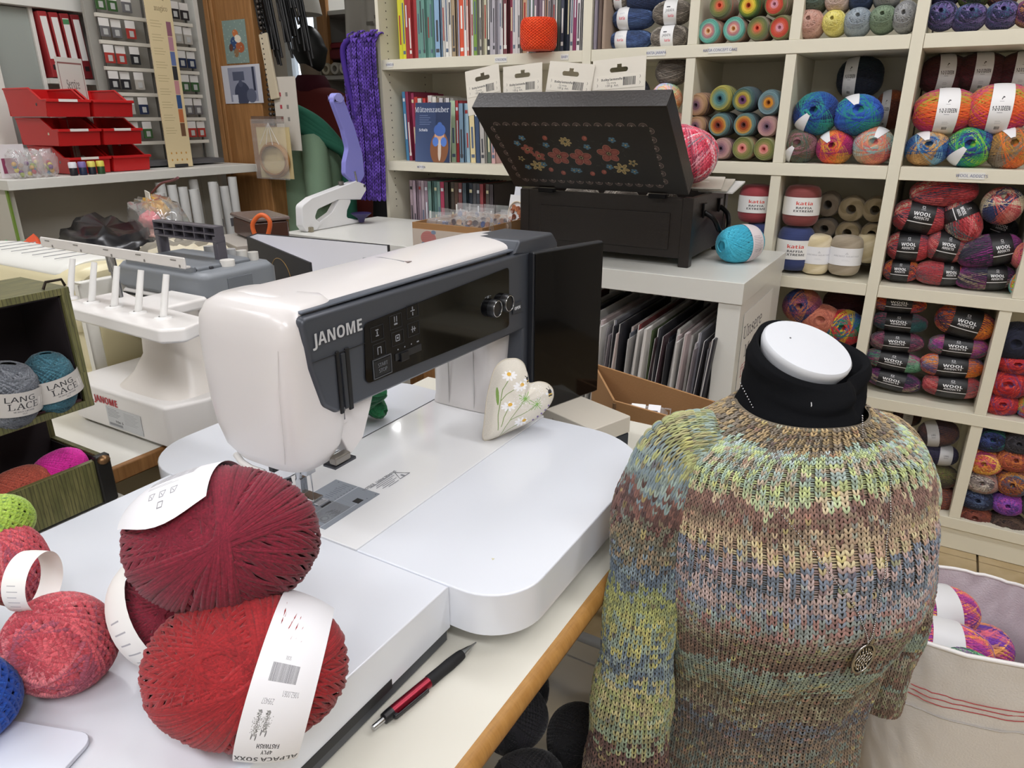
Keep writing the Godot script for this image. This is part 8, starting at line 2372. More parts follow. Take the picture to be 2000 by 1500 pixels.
func make_left_heap() -> void:
	# older cream machine behind the chest
	var t := thing("old_sewing_machine", "cream older sewing machine with chart lid beside the overlocker", "sewing machine", V(-1.58, 0.74, -0.78))
	var cm := mat("dcd2ac", 0.35)
	put("base", W(t).box(V(-1.52, 0.775, -0.78), V(0.40, 0.068, 0.20), 0.012), cm, t)
	put("arm", loft_x(W(t), -1.80, -1.355, [[0.885, -0.70], [0.97, -0.695], [1.0, -0.72], [1.006, -0.78], [0.995, -0.84], [0.95, -0.865], [0.885, -0.86]]), cm, t)
	put("pillar", W(t).box(V(-1.42, 0.84, -0.78), V(0.11, 0.12, 0.15), 0.02), cm, t)
	put("lid", loft_x(W(t), -1.80, -1.40, [[0.985, -0.712], [1.006, -0.722], [1.0125, -0.78], [1.002, -0.842], [0.99, -0.845]]), mat("e2e2dc", 0.4), t)
	for k in 8: put("chart_line", W(t).box(V(-1.74 + k * 0.04, 1.0128, -0.775), V(0.0015, 0.001, 0.09), 0), mat("8a8c90", 0.6), t)
	put("end_cap", W(t).prism(rounded([[-1.362, -0.70, 0.02], [-1.345, -0.70, 0.01], [-1.345, -0.86, 0.01], [-1.362, -0.86, 0.02]], 4), 0.80, 0.985, 0.006), mat("d8d6ce", 0.4), t)
	put("end_plate", W(t).box(V(-1.3435, 0.88, -0.78), V(0.002, 0.13, 0.11), 0.0), mat("c9bf98", 0.5), t)
	put("thread_guide", W(t).box(V(-1.60, 0.93, -0.690), V(0.11, 0.016, 0.03), 0.004), mat("e4e2d8", 0.35), t)
	put("hook", W(t).tube([V(-1.46, 0.925, -0.695), V(-1.46, 0.918, -0.685), V(-1.455, 0.912, -0.69)], 0.003, 6), mat("3c3a34", 0.4, 0.6), t)
	# folded cloths and bags heaped on the table
	soft("folded_cloth", "green and white striped folded cloth with an orange stripe", "cloth", V(-2.05, 0.74, -0.98), V(0.34, 0.20, 0.22), 0.15, ["6f9c78", "d8d6cc", "6f9c78"], "orange_stripe", "e0603c")
	soft("black_bag", "black plastic bag lying beside the striped cloth", "bag", V(-2.18, 0.74, -0.80), V(0.26, 0.14, 0.2), 0.3, ["15161a"], "", "")
	soft("navy_bag", "navy fabric bag bulging behind the thread stand", "bag", V(-1.72, 0.74, -1.02), V(0.36, 0.19, 0.22), -0.3, ["1e2436"], "", "")
	soft("floral_cloth", "blue floral cloth squeezed beside the old sewing machine", "cloth", V(-1.47, 0.74, -0.945), V(0.09, 0.14, 0.12), 0.1, ["6a7690"], "flower_print", "b04a54")
	soft("black_foil_bag", "shiny black foil bag with red rim on the heap", "bag", V(-2.36, 0.74, -1.36), V(0.48, 0.20, 0.28), -0.4, ["1a1a1e"], "", "")
	soft("paper_pattern", "cream printed pattern sheets stacked on the heap", "paper", V(-1.90, 0.74, -1.33), V(0.42, 0.17, 0.26), -0.35, ["d4cbb4"], "print_lines", "8a8478")
	var zb := thing("zip_bag", "clear zip bag with yellow and pink felt on the heap", "bag", V(-2.30, 0.85, -1.50), -0.45)
	var nz := FastNoiseLite.new()
	nz.seed = 8; nz.frequency = 3.0
	put("plastic", pillow(0.54, 0.15, 0.15, nz), clear("eef0f2", 0.16, 0.08), zb, X(V(0.04, 0.085, 0), V(0.3, 0, 0.05)))
	put("yellow_felt", pillow(0.30, 0.07, 0.06, nz), mat("d2a544", 0.9), zb, X(V(-0.06, 0.125, -0.015), V(0.6, 0, 0.05)))
	put("pink_felt", pillow(0.30, 0.06, 0.06, nz), mat("d8646c", 0.9), zb, X(V(0.0, 0.085, 0.015), V(0.5, 0, 0.15)))
	put("peach_felt", pillow(0.30, 0.05, 0.07, nz), mat("d3a39a", 0.9), zb, X(V(0.02, 0.045, 0.02), V(0.4, 0, 0.1)))
	put("paper_slip", MB.new().box(V(-0.04, 0.165, 0.005), V(0.10, 0.035, 0.003), 0), mat("e9e4d8", 0.7), zb)
	put("zip_rim", MB.new().tube(spline([V(-0.21, 0.16, -0.03), V(-0.1, 0.20, -0.05), V(0.1, 0.225, -0.06), V(0.2, 0.24, -0.06)], 5), 0.004, 6), mat("7a4a50", 0.6), zb)
	var sp := thing("crate", "grey crate hidden under the heap of bags", "crate", V(-2.36, 0.7405, -1.40))
	put("walls", MB.new().box(V(0, 0.07, 0), V(0.36, 0.138, 0.12), 0.006), mat("77777a", 0.6), sp)
	var et := thing("eyeglass_case", "brown mirrored box lying before the paper rolls", "box", V(-1.92, 0.90, -1.62), -0.4)
	put("body", MB.new().box(V(0, 0.03, 0), V(0.20, 0.06, 0.12), 0.008), mat("4a3028", 0.2), et)
	put("lid", MB.new().box(V(0, 0.066, 0), V(0.21, 0.012, 0.13), 0.004), mat("8a7c78", 0.2, 0.4), et)
	var eb := thing("carton", "grey carton under the brown mirrored box", "box", V(-1.93, 0.74, -1.60), -0.4)
	put("body", MB.new().box(V(0, 0.079, 0), V(0.26, 0.158, 0.2), 0.004), mat("a8a29a", 0.7), eb)
	var tw := thing("orange_scissors", "orange handled scissors hanging on the heap", "scissors", V(-1.80, 0.86, -1.50), 0.5)
	put("handle", MB.new().tube(spline([V(0, 0.0, 0), V(0.03, 0.06, 0), V(0.045, 0.11, 0), V(0.02, 0.13, 0), V(-0.01, 0.10, 0), V(0, 0.05, 0)], 5), 0.007, 7), mat("d8642c", 0.4), tw)
	put("blade", MB.new().box(V(-0.01, -0.03, 0), V(0.012, 0.09, 0.003), 0.001), mat("a8a8aa", 0.25, 0.9), tw)
	soft("white_bag", "white plastic bag with a red print beside the slip case", "bag", V(-1.66, 0.74, -1.47), V(0.20, 0.13, 0.14), -0.4, ["cfccd0"], "red_print", "b83a40")

func pillow(w: float, h: float, d: float, nz: FastNoiseLite) -> MB:
	return MB.new_grid(28, 16, func(a, b):
		var th: float = a * TAU
		var ph: float = b * PI
		var k := 0.5
		var c := cos(th)
		var s := sin(th)
		var x: float = signf(c) * pow(absf(c), k) * pow(sin(ph), 0.45)
		var z: float = signf(s) * pow(absf(s), 0.9) * pow(sin(ph), 0.45)
		var n: float = nz.get_noise_3d(x * 0.8 + w * 9.0, ph * 0.7, z * 0.8)
		return V(x * w / 2 * (1 + 0.12 * n), (cos(ph) * h / 2) * (1 + 0.5 * n), z * d / 2 * (1 + 0.2 * n)))

func soft(called: String, label: String, cat: String, p: Vector3, s: Vector3, turn: float, cols: Array, extra: String, ecol: String) -> void:
	var t := thing(called, label, cat, p, turn)
	var nz := FastNoiseLite.new()
	nz.seed = called.length() * 7; nz.frequency = 2.5
	for i in cols.size():
		var w := s.x / cols.size()
		put("fold", pillow(w * 1.12, s.y, s.z, nz), mat(cols[i], 0.28 if called.contains("black") else 0.75), t, X(V((i - (cols.size() - 1) / 2.0) * w, s.y / 2 + 0.002, 0)))
	if extra: put(extra, pillow(s.x * 0.16, s.y * 1.03, s.z * 1.03, nz), mat(ecol, 0.7), t, X(V(-s.x * 0.2, s.y / 2 + 0.004, 0)))

# a (y, z) outline carried along x
func loft_x(m: MB, x0: float, x1: float, sec: Array) -> MB:
	var pts := []
	for q in sec: pts.append(V(0, q[0], q[1]))
	pts = spline(pts, 4, true)
	var n := pts.size()
	var xs := [x0, x0 + 0.004, x0 + 0.015, x1 - 0.02, x1 - 0.008, x1]
	var ks := [0.85, 0.95, 1.0, 1.0, 0.96, 0.8]
	var ce := Vector3.ZERO
	for q in pts: ce += q / n
	m.grid(n, xs.size() - 1, func(a, b):
		var i := int(round(b * (xs.size() - 1)))
		var q: Vector3 = ce.lerp(pts[int(round(a * n)) % n], ks[i])
		return V(xs[i], q.y, q.z), true)
	var cap := P2([])
	for q in pts: cap.append(Vector2(lerpf(ce.z, q.z, 0.8), lerpf(ce.y, q.y, 0.8)))
	var ids := Geometry2D.triangulate_polygon(cap)
	for x in [x0, x1]:
		var k := m.v.size()
		for q in cap: m.vert(V(x, q.y, q.x), V(signf(x - (x0 + x1) / 2), 0, 0))
		for i in range(0, ids.size(), 3): m.tri(k + ids[i], k + ids[i + 1], k + ids[i + 2])
	return m

func make_left_wall() -> void:
	var wl := mat("dcdbd4", 0.45)
	# counter shelf and the closet behind it
	var t := thing("wall_counter", "white wall counter carrying the red bins", "counter", V(-2.93, 0, -1.79))
	put("top", W(t).box(V(-2.93, 1.052, -1.79), V(0.42, 0.034, 1.05), 0.002), wl, t)
	put("end_panel", W(t).box(V(-3.065, 1.31, -2.312), V(0.16, 2.60, 0.022), 0.001), wl, t)
	put("end_panel", W(t).box(V(-2.96, 0.517, -1.30), V(0.34, 1.034, 0.022), 0.001), mat("cfccc0", 0.5), t)
	put("green_edge", W(t).box(V(-2.785, 0.517, -1.287), V(0.012, 1.034, 0.006), 0), mat("7c9c3c", 0.5), t)
	put("rear_panel", W(t).box(V(-3.12, 0.52, -1.80), V(0.02, 1.03, 1.0), 0), mat("dedad0", 0.6), t)
	var cl := thing("closet", "white closet with grey glass door beside the red binders", "closet", V(-3.17, 1.07, -1.45))
	put("frame", W(cl).box(V(-3.17, 1.72, -1.42), V(0.12, 1.298, 0.20), 0.003), wl, cl)
	put("frame", W(cl).box(V(-3.17, 1.96, -1.72), V(0.12, 0.60, 0.38), 0.003), wl, cl)
	put("glass_door", W(cl).box(V(-3.155, 1.365, -1.60), V(0.02, 0.585, 0.15), 0.001), mat("9ba29c", 0.25), cl)
	put("door_frame", W(cl).box(V(-3.15, 1.365, -1.683), V(0.03, 0.59, 0.014), 0.001), wl, cl)
	put("niche_back", W(cl).box(V(-3.225, 1.365, -1.80), V(0.01, 0.585, 0.22), 0), wl, cl)
	put("niche_shelf", W(cl).box(V(-3.165, 1.402, -1.80), V(0.11, 0.02, 0.22), 0.001), wl, cl)
	put("frame", W(cl).box(V(-3.17, 1.72, -1.925), V(0.12, 1.298, 0.03), 0.003), wl, cl)
	for k in 4:
		var b := thing("ring_binder", ["red ring binder leaning at the glass door end", "red ring binder with white spine label, second in the niche", "red ring binder with green topped spine label", "red ring binder with black base at the niche end"][k], "binder", V(-3.16, 1.413, -1.725 - k * 0.042))
		b.rotation.x = 0.05
		put("case", MB.new().box(V(0, 0.12, 0), V(0.09, 0.235, 0.036), 0.003), mat(["a02c30", "98282c", "8c2428", "7a2024"][k], 0.5), b)
		put("spine_label", MB.new().box(V(0.0455, 0.145, 0), V(0.001, 0.15, 0.024), 0), mat("e6e4e0", 0.7), b)
		put("finger_ring", MB.new().box(V(0.0456, 0.04, 0), V(0.001, 0.018, 0.018), 0), mat("2c1c1e", 0.5), b)
		if k == 2: put("label_top", MB.new().box(V(0.0462, 0.208, 0), V(0.001, 0.018, 0.024), 0), mat("4c8c5c", 0.6), b)
	var pc := thing("picture", "grey abstract picture on the closet door", "picture", V(-3.105, 1.58, -1.37))
	put("print", MB.new().box(Vector3.ZERO, V(0.004, 0.26, 0.12), 0.001), mat("ffffff", 0.6, 0, {"albedo_texture": noise_tex(0.012, 41, ["2c2a28", "6a665e", "b4b0a4", "8a867c"], 128)}), pc)
	var sg := thing("price_sign", "white framed price sign behind the upper red bins", "sign", V(-2.97, 1.07, -1.695), 0.3)
	var im := blank(160, 220, "d6d3cc")
	stroke(im, [Vector2(10, 10), Vector2(150, 10), Vector2(150, 210), Vector2(10, 210), Vector2(10, 10)], 3, Color("8c5c58"))
	write(im, "Service", 80, 50, 16, Color("4a4642"), serif); lines(im, 36, 76, 90, 8, 14, Color("8a867e"), 2)
	put("sheet", MB.new().box(V(0, 0.205, 0), V(0.003, 0.41, 0.13), 0.0005), print_mat(im, 0.6), sg)
	# red stacking bins
	var red := mat("c01a1c", 0.35)
	var names := ["top", "middle", "lowest"]
	for c in 2:
		for r in 3:
			var p := V(-2.745 - 0.02 * r, 1.0705 + 0.099 * (2 - r), -1.53 - 0.165 * c - 0.03 * r)
			var b := thing("stacking_bin", "red plastic stacking bin, %s one of the stack %s the card rack" % [names[r], "beside" if c == 1 else "away from"], "bin", p)
			var w := 0.15
			var pl := [[0.0, 0.002], [-0.235, 0.002], [-0.255, 0.094], [-0.085, 0.094], [-0.02, 0.055], [0.018, 0.058], [0.0, 0.002]]
			for s in [-1, 1]:
				var sd := MB.new()
				sd.xf = Transform3D(Basis(V(1, 0, 0), V(0, 0, 1), V(0, 1, 0)), V(0, 0, s * w / 2))
				sd.prism(P2([0.0, 0.002, -0.235, 0.002, -0.255, 0.094, -0.085, 0.094, -0.02, 0.055, 0.012, 0.055]), -0.0012, 0.0012)
				put("side", sd, red, b)
				put("side_rim", MB.new().tube([V(-0.255, 0.094, s * w / 2), V(-0.085, 0.094, s * w / 2), V(-0.02, 0.056, s * w / 2), V(0.014, 0.056, s * w / 2)], 0.004, 6), red, b)
			put("bottom", MB.new().box(V(-0.115, 0.003, 0), V(0.235, 0.003, w), 0), red, b)
			var fr := MB.new()
			fr.xf = Transform3D(Basis.from_euler(V(0, 0, -0.2)), V(0.002, 0.002, 0))
			put("front", fr.box(V(0, 0.027, 0), V(0.003, 0.056, w), 0.0005), red, b)
			put("front_lip", MB.new().box(V(0.016, 0.054, 0), V(0.012, 0.010, w + 0.008), 0.002), red, b)
			put("rear", MB.new().box(V(-0.245, 0.05, 0), V(0.003, 0.094, w), 0), red, b)
			if not (c == 1 and r != 1): put("label_strip", MB.new().box(V(0.0225, 0.055, 0.005), V(0.001, 0.009, 0.066), 0), mat("e2dcd8", 0.7), b)
			if not (c == 1 and r == 2):
				for k in 7: put("contents", MB.new().box(Vector3.ZERO, V(0.05, 0.012, 0.03), 0.003), mat(["c8c4bc", "3c3a38", "d8d2b8", "8a8a8c", "b8b4b0"][(k + r) % 5], 0.4), b, X(V(-0.05 - 0.02 * (k % 3), 0.036 + 0.006 * (k % 3), -0.05 + 0.017 * k), V(0.2, 0.7 * k, 0.2)))
	# card rack
	var rk := thing("card_rack", "grey metal rack hung with needle cards beside the wooden post", "rack", V(-2.98, 1.07, -2.03))
	put("board", W(rk).box(V(-3.02, 1.55, -2.04), V(0.02, 0.95, 0.44), 0.002), mat("9c9a92", 0.6), rk)
	for z in [-1.84, -2.04, -2.24]: put("upright", W(rk).box(V(-2.97, 1.53, z), V(0.01, 0.90, 0.006), 0.001), mat("6a6a66", 0.4, 0.6), rk)
	put("foot", W(rk).box(V(-2.93, 1.085, -2.04), V(0.12, 0.02, 0.44), 0.002), mat("5a5a5c", 0.5), rk)
	var cc := ["1f2c4c", "3a5c34", "6a6a6c", "a83a34", "26262a", "b0aca4"]
	var cn := ["navy", "green", "grey", "red", "black", "beige"]
	for r in 6:
		put("rail", W(rk).box(V(-2.955, 1.165 + 0.095 * r, -2.04), V(0.014, 0.014, 0.43), 0.001), mat("d4d0c4", 0.5), rk)
		for k in 8:
			if k == 3 or k == 4: continue
			var ci := (r * 5 + k / 2) % 6
			var cd := thing("needle_card", "%s white headed needle card on rail %d of the rack, %s" % [cn[ci], r + 1, "post side" if k > 4 else "bin side"], "card", V(-2.948 - 0.01 * (k % 2), 1.184 + 0.095 * r, -1.85 - 0.054 * k), 0.0, "needle cards on the rack")
			put("header", MB.new().box(V(0, 0.052, 0), V(0.003, 0.028, 0.040), 0), mat("dedcd8", 0.6), cd)
			put("pack", MB.new().box(V(0.001, 0.019, 0), V(0.005, 0.038, 0.040), 0.001), mat(cc[ci], 0.35), cd)
			put("window", MB.new().box(V(0.0042, 0.018, 0), V(0.001, 0.022, 0.018), 0), mat("b8bab8", 0.3), cd)
	# tall cream banner before the rack
	var im2 := blank(140, 640, "d9c79e")
	stroke(im2, [Vector2(20, 0), Vector2(100, 28)], 3, Color("6a5c44")); stroke(im2, [Vector2(30, 60), Vector2(100, 84)], 3, Color("8a7a5c")); write(im2, "magico", 80, 112, 15, Color("7a6a4c"), serif)
	for k in 9: lines(im2, 14, 150 + k * 44, 70, 3, 9, Color("b5a47c"), 2)
	var pcs := ["8c5c6c", "b08090", "5c6c9c", "26262a", "c0888c", "2c4c7c", "b8683c", "6a4a34"]
	for k in 8: im2.fill_rect(Rect2i(98, 150 + k * 48, 26, 46), Color(pcs[k]))
	for k in 8: dot(im2, 25 + 28 * (k % 4), 590 + 24 * (k / 4), 4, 4, 0, Color("c08a3c"))
	var bn := thing("banner", "tall cream cardboard banner with printed pictures before the rack", "banner", V(-2.80, 1.072, -1.985), 0.0)
	bn.rotation.z = -0.02
	put("board", MB.new().box(V(0, 0.36, 0), V(0.004, 0.72, 0.115), 0.0005), print_mat(im2, 0.6), bn)
	put("stand_foot", MB.new().box(V(-0.02, 0.006, 0), V(0.06, 0.012, 0.06), 0.002), mat("2a2a2c", 0.5), bn)
	# small packs before the bins
	var pk2 := RandomNumberGenerator.new()
	pk2.seed = 4
	for k in 6:
		var cs2 := ["8c9c3c", "6c3c7c", "d8c84c", "b04a54", "4c7c9c", "c89c4c"]
		var nm := ["green", "purple", "yellow", "red", "blue", "amber"]
		var bg := thing("bead_bag", nm[k] + " bead bag of clear plastic before the red bins", "bag", V(-2.76 - 0.05 * (k % 2), 1.071, -1.325 - 0.026 * k), 0.5 * k)
		var nz := FastNoiseLite.new()
		nz.seed = k; nz.frequency = 4.0
		put("plastic", pillow(0.07, 0.085, 0.05, nz), clear("f2f2f4", 0.16, 0.06), bg, X(V(0, 0.045, 0)))
		for b in 6: put("bead", MB.new().ball(V(pk2.randf_range(-0.02, 0.02), 0.012 + 0.007 * b, pk2.randf_range(-0.012, 0.012)), V(0.008, 0.008, 0.008), 8, 6), mat(cs2[(k + b) % 6], 0.3), bg)
	for k in 4:
		var gl := thing("paint_pot", ["violet capped", "white and violet capped", "yellow capped", "second yellow capped"][k] + " small paint pot before the red bins", "pot", V(-2.735, 1.0705, -1.50 - 0.034 * k))
		put("pot", MB.new().lathe([Vector2(1e-5, 0), Vector2(0.013, 0), Vector2(0.0135, 0.024), Vector2(0.012, 0.028)], 14), mat(["1c1c24", "24304c", "1c2430", "2c4c2c"][k], 0.3), gl)
		put("cap", MB.new().lathe([Vector2(0.014, 0.026), Vector2(0.014, 0.042), Vector2(0.012, 0.046), Vector2(1e-5, 0.046)], 14), mat(["e2e2e8", "7c6ca8", "e4d868", "e0d45c"][k], 0.35), gl)
	var pcd := thing("photo_card", "white brush set card leaning at the red bins", "card", V(-2.80, 1.071, -1.335))
	put("sheet", MB.new().box(V(0, 0.055, 0), V(0.002, 0.11, 0.09), 0.0), mat("d8d2d4", 0.5), pcd)
	put("print", MB.new().box(V(0.0015, 0.04, 0.01), V(0.001, 0.05, 0.05), 0.0), mat("8c3c5c", 0.5), pcd)
	# white paper rolls standing under the counter
	for k in 10:
		var r2 := thing("paper_roll", "white paper tube standing under the wall counter", "paper roll", V(-2.70 - 0.03 * (k % 2), 0.0, -1.80 - 0.042 * k), 0, "paper tubes under the counter")
		r2.rotation.z = 0.02 * (k % 3)
		var hh := 0.985 + 0.012 * float((k * 3) % 4)
		put("tube", MB.new().lathe([Vector2(0.019, 0.0), Vector2(0.019, hh), Vector2(0.016, hh), Vector2(0.015, hh - 0.03), Vector2(1e-5, hh - 0.031)], 16), mat("d2d2d0", 0.5), r2)
		if k > 6: put("sticker", MB.new().box(V(0.0185, 0.83, 0.0), V(0.002, 0.035, 0.014), 0), mat("5a5a60", 0.6), r2)
	# pictures on the post
	var i3 := blank(96, 112, "7e938c")
	for q in [[40, 60, 15, 18, "2f4a74"], [64, 70, 18, 14, "a85a34"], [50, 34, 12, 10, "c07040"], [58, 48, 14, 10, "e0d8c8"], [46, 84, 10, 12, "8a6a4a"], [26, 70, 8, 10, "5c3a30"]]: dot(i3, q[0], q[1], q[2], q[3], 0.2, Color(q[4]))
	for k in 40: dot(i3, (k * 37) % 96, (k * 53) % 112, 1.5, 1.5, 0, Color("a4b4a8"))
	var c1 := thing("postcard", "small teal animal postcard on the wooden post", "picture", V(-2.800, 1.577, -2.3485))
	put("print", MB.new().box(Vector3.ZERO, V(0.148, 0.172, 0.0012), 0), print_mat(i3, 0.5), c1)
	var i4 := blank(220, 130, "c9cad2")
	i4.fill_rect(Rect2i(46, 8, 150, 116), Color("8e92a4"))
	i4.fill_rect(Rect2i(70, 22, 62, 30), Color("50566a")); i4.fill_rect(Rect2i(176, 8, 12, 80), Color("31364a")); dot(i4, 112, 96, 42, 40, 0, Color("3c4258")); dot(i4, 108, 62, 12, 12, 0, Color("4a5066")); dot(i4, 160, 104, 26, 24, 0, Color("5a6074")); i4.fill_rect(Rect2i(56, 100, 30, 24), Color("c4c8d4"))
	var c2 := thing("photograph", "grey printed photograph sheet on the wooden post", "picture", V(-2.797, 1.405, -2.3475))
	c2.rotation.z = 0.01
	put("print", MB.new().box(Vector3.ZERO, V(0.264, 0.158, 0.0012), 0), print_mat(i4, 0.5), c2)

# ---- the passage: mannequin, hanging things, back room -----------------------------------------
func make_passage() -> void:
	# zips hanging at the post
	for k in 9:
		var zp := thing("zip_bundle", "black zip bundle hanging beside the wooden post", "zips", V(-2.69 + 0.024 * k, 1.95, -2.36 - 0.03 * (k % 3)), 0, "black zips hanging at the post")
		var bot := -0.20 - 0.22 * absf(sin(k * 1.3 + 0.6))
		for s in 5: put("zip", MB.new().tube(spline([V(0.004 * s, 0, 0), V(0.005 * s + 0.02, bot * 0.5, 0.01 * sin(s)), V(0.008 * s + 0.05, bot - 0.03 * (s % 3), 0.01 * cos(s * 2.0))], 4), 0.0055, 5), mat("131315", 0.5), zp)
	var rl := thing("hanger_rail", "grey hanger rail over the passage with black zips", "rail", V(-2.5, 1.955, -2.38))
	put("bar", MB.new().cyl(V(-0.16, 0, 0), V(0.26, 0, 0), 0.008), mat("77777a", 0.3, 0.8), rl)
	var ch := thing("bead_strings", "dark glittering bead strings hanging along the post", "beads", V(-2.655, 1.90, -2.345))
	for s in 3:
		var m := MB.new()
		for k in 44: m.ball(V(0.012 * s + 0.03 * sin(k * 0.07), -0.02 * k, 0.006 * (s % 2)), V(0.0065, 0.008, 0.0065), 6, 5)
		put("string", m, mat(["3a3634", "5a5450", "2a2826"][s], 0.25, 0.5), ch)
	var pb := thing("paper_bag", "cream paper strip hanging beside the bead strings", "paper", V(-2.60, 1.50, -2.34))
	put("strip", MB.new().box(V(0, -0.03, 0), V(0.05, 0.26, 0.012), 0.003), mat("c9bda4", 0.7), pb, X(Vector3.ZERO, V(0, 0, 0.12)))
	var dk := thing("pattern_card", "white card with red drawings behind the hoop bag", "card", V(-2.53, 1.28, -2.35))
	put("sheet", MB.new().box(V(0, 0, 0), V(0.14, 0.30, 0.002), 0), mat("cfc9bf", 0.7), dk)
	for k in 6: put("drawing", MB.new().box(V(-0.03 + 0.04 * (k % 2), 0.08 - 0.05 * (k / 2), 0.0015), V(0.012, 0.016, 0.001), 0), mat(["b04450", "8a8680"][k % 2], 0.7), dk)
	# bag with bamboo hoops
	var hb := thing("hoop_bag", "clear bag with cream card and bamboo hoops hanging at the post", "bag", V(-2.58, 1.245, -2.30))
	put("card", MB.new().box(V(0, -0.125, -0.004), V(0.205, 0.215, 0.003), 0), mat("d6c493", 0.7), hb)
	for r in 3:
		var rp := []
		for k in 40: rp.append(V(cos(TAU * k / 40) * (0.088 - 0.004 * r) + 0.004, -0.155 + sin(TAU * k / 40) * (0.072 - 0.005 * r), 0.008 + 0.004 * r))
		put("hoop", MB.new().tube(rp, 0.0055, 7, true), mat(["a8783c", "b98a4c", "9a6c34"][r], 0.4), hb)
	put("film", MB.new().box(V(0, -0.11, 0.022), V(0.21, 0.25, 0.001), 0), clear("ffffff", 0.1, 0.04), hb)
	put("header", MB.new().box(V(-0.01, 0.012, 0.01), V(0.20, 0.03, 0.003), 0), clear("6a5a54", 0.45, 0.1), hb)
	for k in 4: put("crease", MB.new().tube([V(0.0, 0.0, 0.018), V(-0.06 + 0.04 * k, -0.09, 0.023)], 0.0015, 4), clear("ffffff", 0.5, 0.05), hb)
	# black headed mannequin in the red cardigan, standing in the passage
	var mq := thing("mannequin", "black headed mannequin seen from behind in the passage", "mannequin", V(-3.02, 0, -3.0), 0.35)
	var blk := mat("141719", 0.5)
	var hd := MB.new()
	hd.grid(28, 20, func(a, b):
		var th: float = a * TAU
		var ph: float = b * PI
		var d := V(cos(th) * sin(ph), cos(ph), sin(th) * sin(ph))
		var p := V(d.x * 0.088, d.y * 0.115, d.z * 0.072)
		if d.x > 0: p.x += 0.016 * exp(-pow((d.y + 0.05) / 0.18, 2.0)) * pow(maxf(0, d.x), 4.0)    # nose
		if d.y < -0.2: p.x += 0.02 * (-d.y)
		return p + V(0, 1.60, 0), true)
	put("head", hd, blk, mq)
	put("neck", MB.new().lathe([Vector2(0.052, 1.40), Vector2(0.048, 1.46), Vector2(0.055, 1.53)], 20), mat("8a7c6c", 0.6), mq)
	put("stand", MB.new().cyl(V(0, 0, 0), V(0, 0.75, 0), 0.02), mat("77777a", 0.3, 0.8), mq)
	var cg := thing("cardigan", "rust red felt cardigan with wine collar on the black headed mannequin", "cardigan", V(-3.02, 0, -3.0), 0.35)
	var wool := bumpy(mat("6a2622", 0.95, 0, {"rim_enabled": true, "rim": 0.3}), t_fine, 0.05, 10.0)
	put("body", loft(MB.new(), [[0.72, 0, 0, 0.235, 0.17, 2.4], [0.9, 0, 0, 0.225, 0.16, 2.4], [1.1, 0, 0, 0.22, 0.15, 2.4], [1.25, 0, 0, 0.225, 0.14, 2.5], [1.33, 0, 0, 0.22, 0.125, 2.6], [1.375, 0, 0, 0.19, 0.11, 2.6], [1.405, 0, 0, 0.13, 0.09, 2.4], [1.42, 0, 0, 0.08, 0.07, 2.2]], 40), wool, cg)
	for s in [-1, 1]: put("sleeve", MB.new().tube(spline([V(s * 0.17, 1.35, 0), V(s * 0.235, 1.27, 0), V(s * 0.255, 1.1, 0.01), V(s * 0.255, 0.9, 0.03), V(s * 0.25, 0.75, 0.05)], 5), 0.062, 14), wool, cg)
	put("collar", MB.new().lathe([Vector2(0.10, 1.395), Vector2(0.098, 1.42), Vector2(0.085, 1.455), Vector2(0.070, 1.475), Vector2(0.066, 1.465)], 28), mat("4a1524", 0.95), cg)
	# pale green garment and green scarf on a bust
	var bs := thing("pale_cardigan", "pale sage knitted jacket on a bust in the passage", "jacket", V(-2.62, 0, -2.56), 0.5)
	var sg := bumpy(mat("7f9a80", 0.95), t_fine, 0.05, 10.0)
	put("body", loft(MB.new(), [[0.55, 0, 0, 0.15, 0.13, 2.4], [0.8, 0, 0, 0.145, 0.12, 2.4], [1.0, 0, 0, 0.14, 0.11, 2.4], [1.15, 0, 0, 0.13, 0.10, 2.4], [1.22, 0, 0, 0.10, 0.08, 2.3], [1.25, 0, 0, 0.05, 0.05, 2.2]], 36), sg, bs)
	put("sleeve", MB.new().tube(spline([V(0.02, 1.21, 0.06), V(0.05, 1.12, 0.115), V(0.06, 0.98, 0.135), V(0.06, 0.90, 0.14)], 5), [0.055, 0.055, 0.055, 0.056, 0.058, 0.06, 0.06, 0.061, 0.062, 0.062, 0.062, 0.062, 0.062, 0.062, 0.062, 0.062], 16), sg, bs)
	put("bust_stand", MB.new().cyl(V(0, 0, 0), V(0, 0.56, 0), 0.03), mat("1c1c1e", 0.5), bs)
	var sf := thing("scarf", "emerald green scarf draped over the pale knitted jacket", "scarf", V(-2.62, 1.25, -2.56), 0.5)
	var gn := bumpy(mat("22604c", 0.9), t_fine, 0.05, 10.0)
	for k in 4: put("fold", MB.new().tube(spline([V(-0.10, 0.06 - 0.02 * k, 0.03 + 0.015 * k), V(-0.02, 0.045 - 0.022 * k, 0.085 + 0.012 * k), V(0.08, -0.01 - 0.02 * k, 0.10), V(0.15 + 0.01 * k, -0.10 - 0.012 * k, 0.07), V(0.185, -0.18, 0.03)], 5), 0.026, 10), gn, sf)
	put("tail", MB.new().tube(spline([V(0.185, -0.18, 0.03), V(0.17, -0.35, 0.02), V(0.165, -0.6, 0.02)], 5), 0.034, 10), gn, sf)
	# purple cable scarf
	var ps := thing("cable_scarf", "purple cable knitted scarf hanging at the end of the bookcase", "scarf", V(-2.04, 1.57, -2.30))
	var xs := []
	var cs := []
	var r := RandomNumberGenerator.new()
	r.seed = 31
	var pcol := ["4a2a8c", "5a38a4", "3e2278", "6848b4"]
	var sheet := MB.new()
	sheet.grid(12, 30, func(a, b): return scarf_at(a, b))
	put("backing", sheet, mat("2c1a58", 0.95), ps)
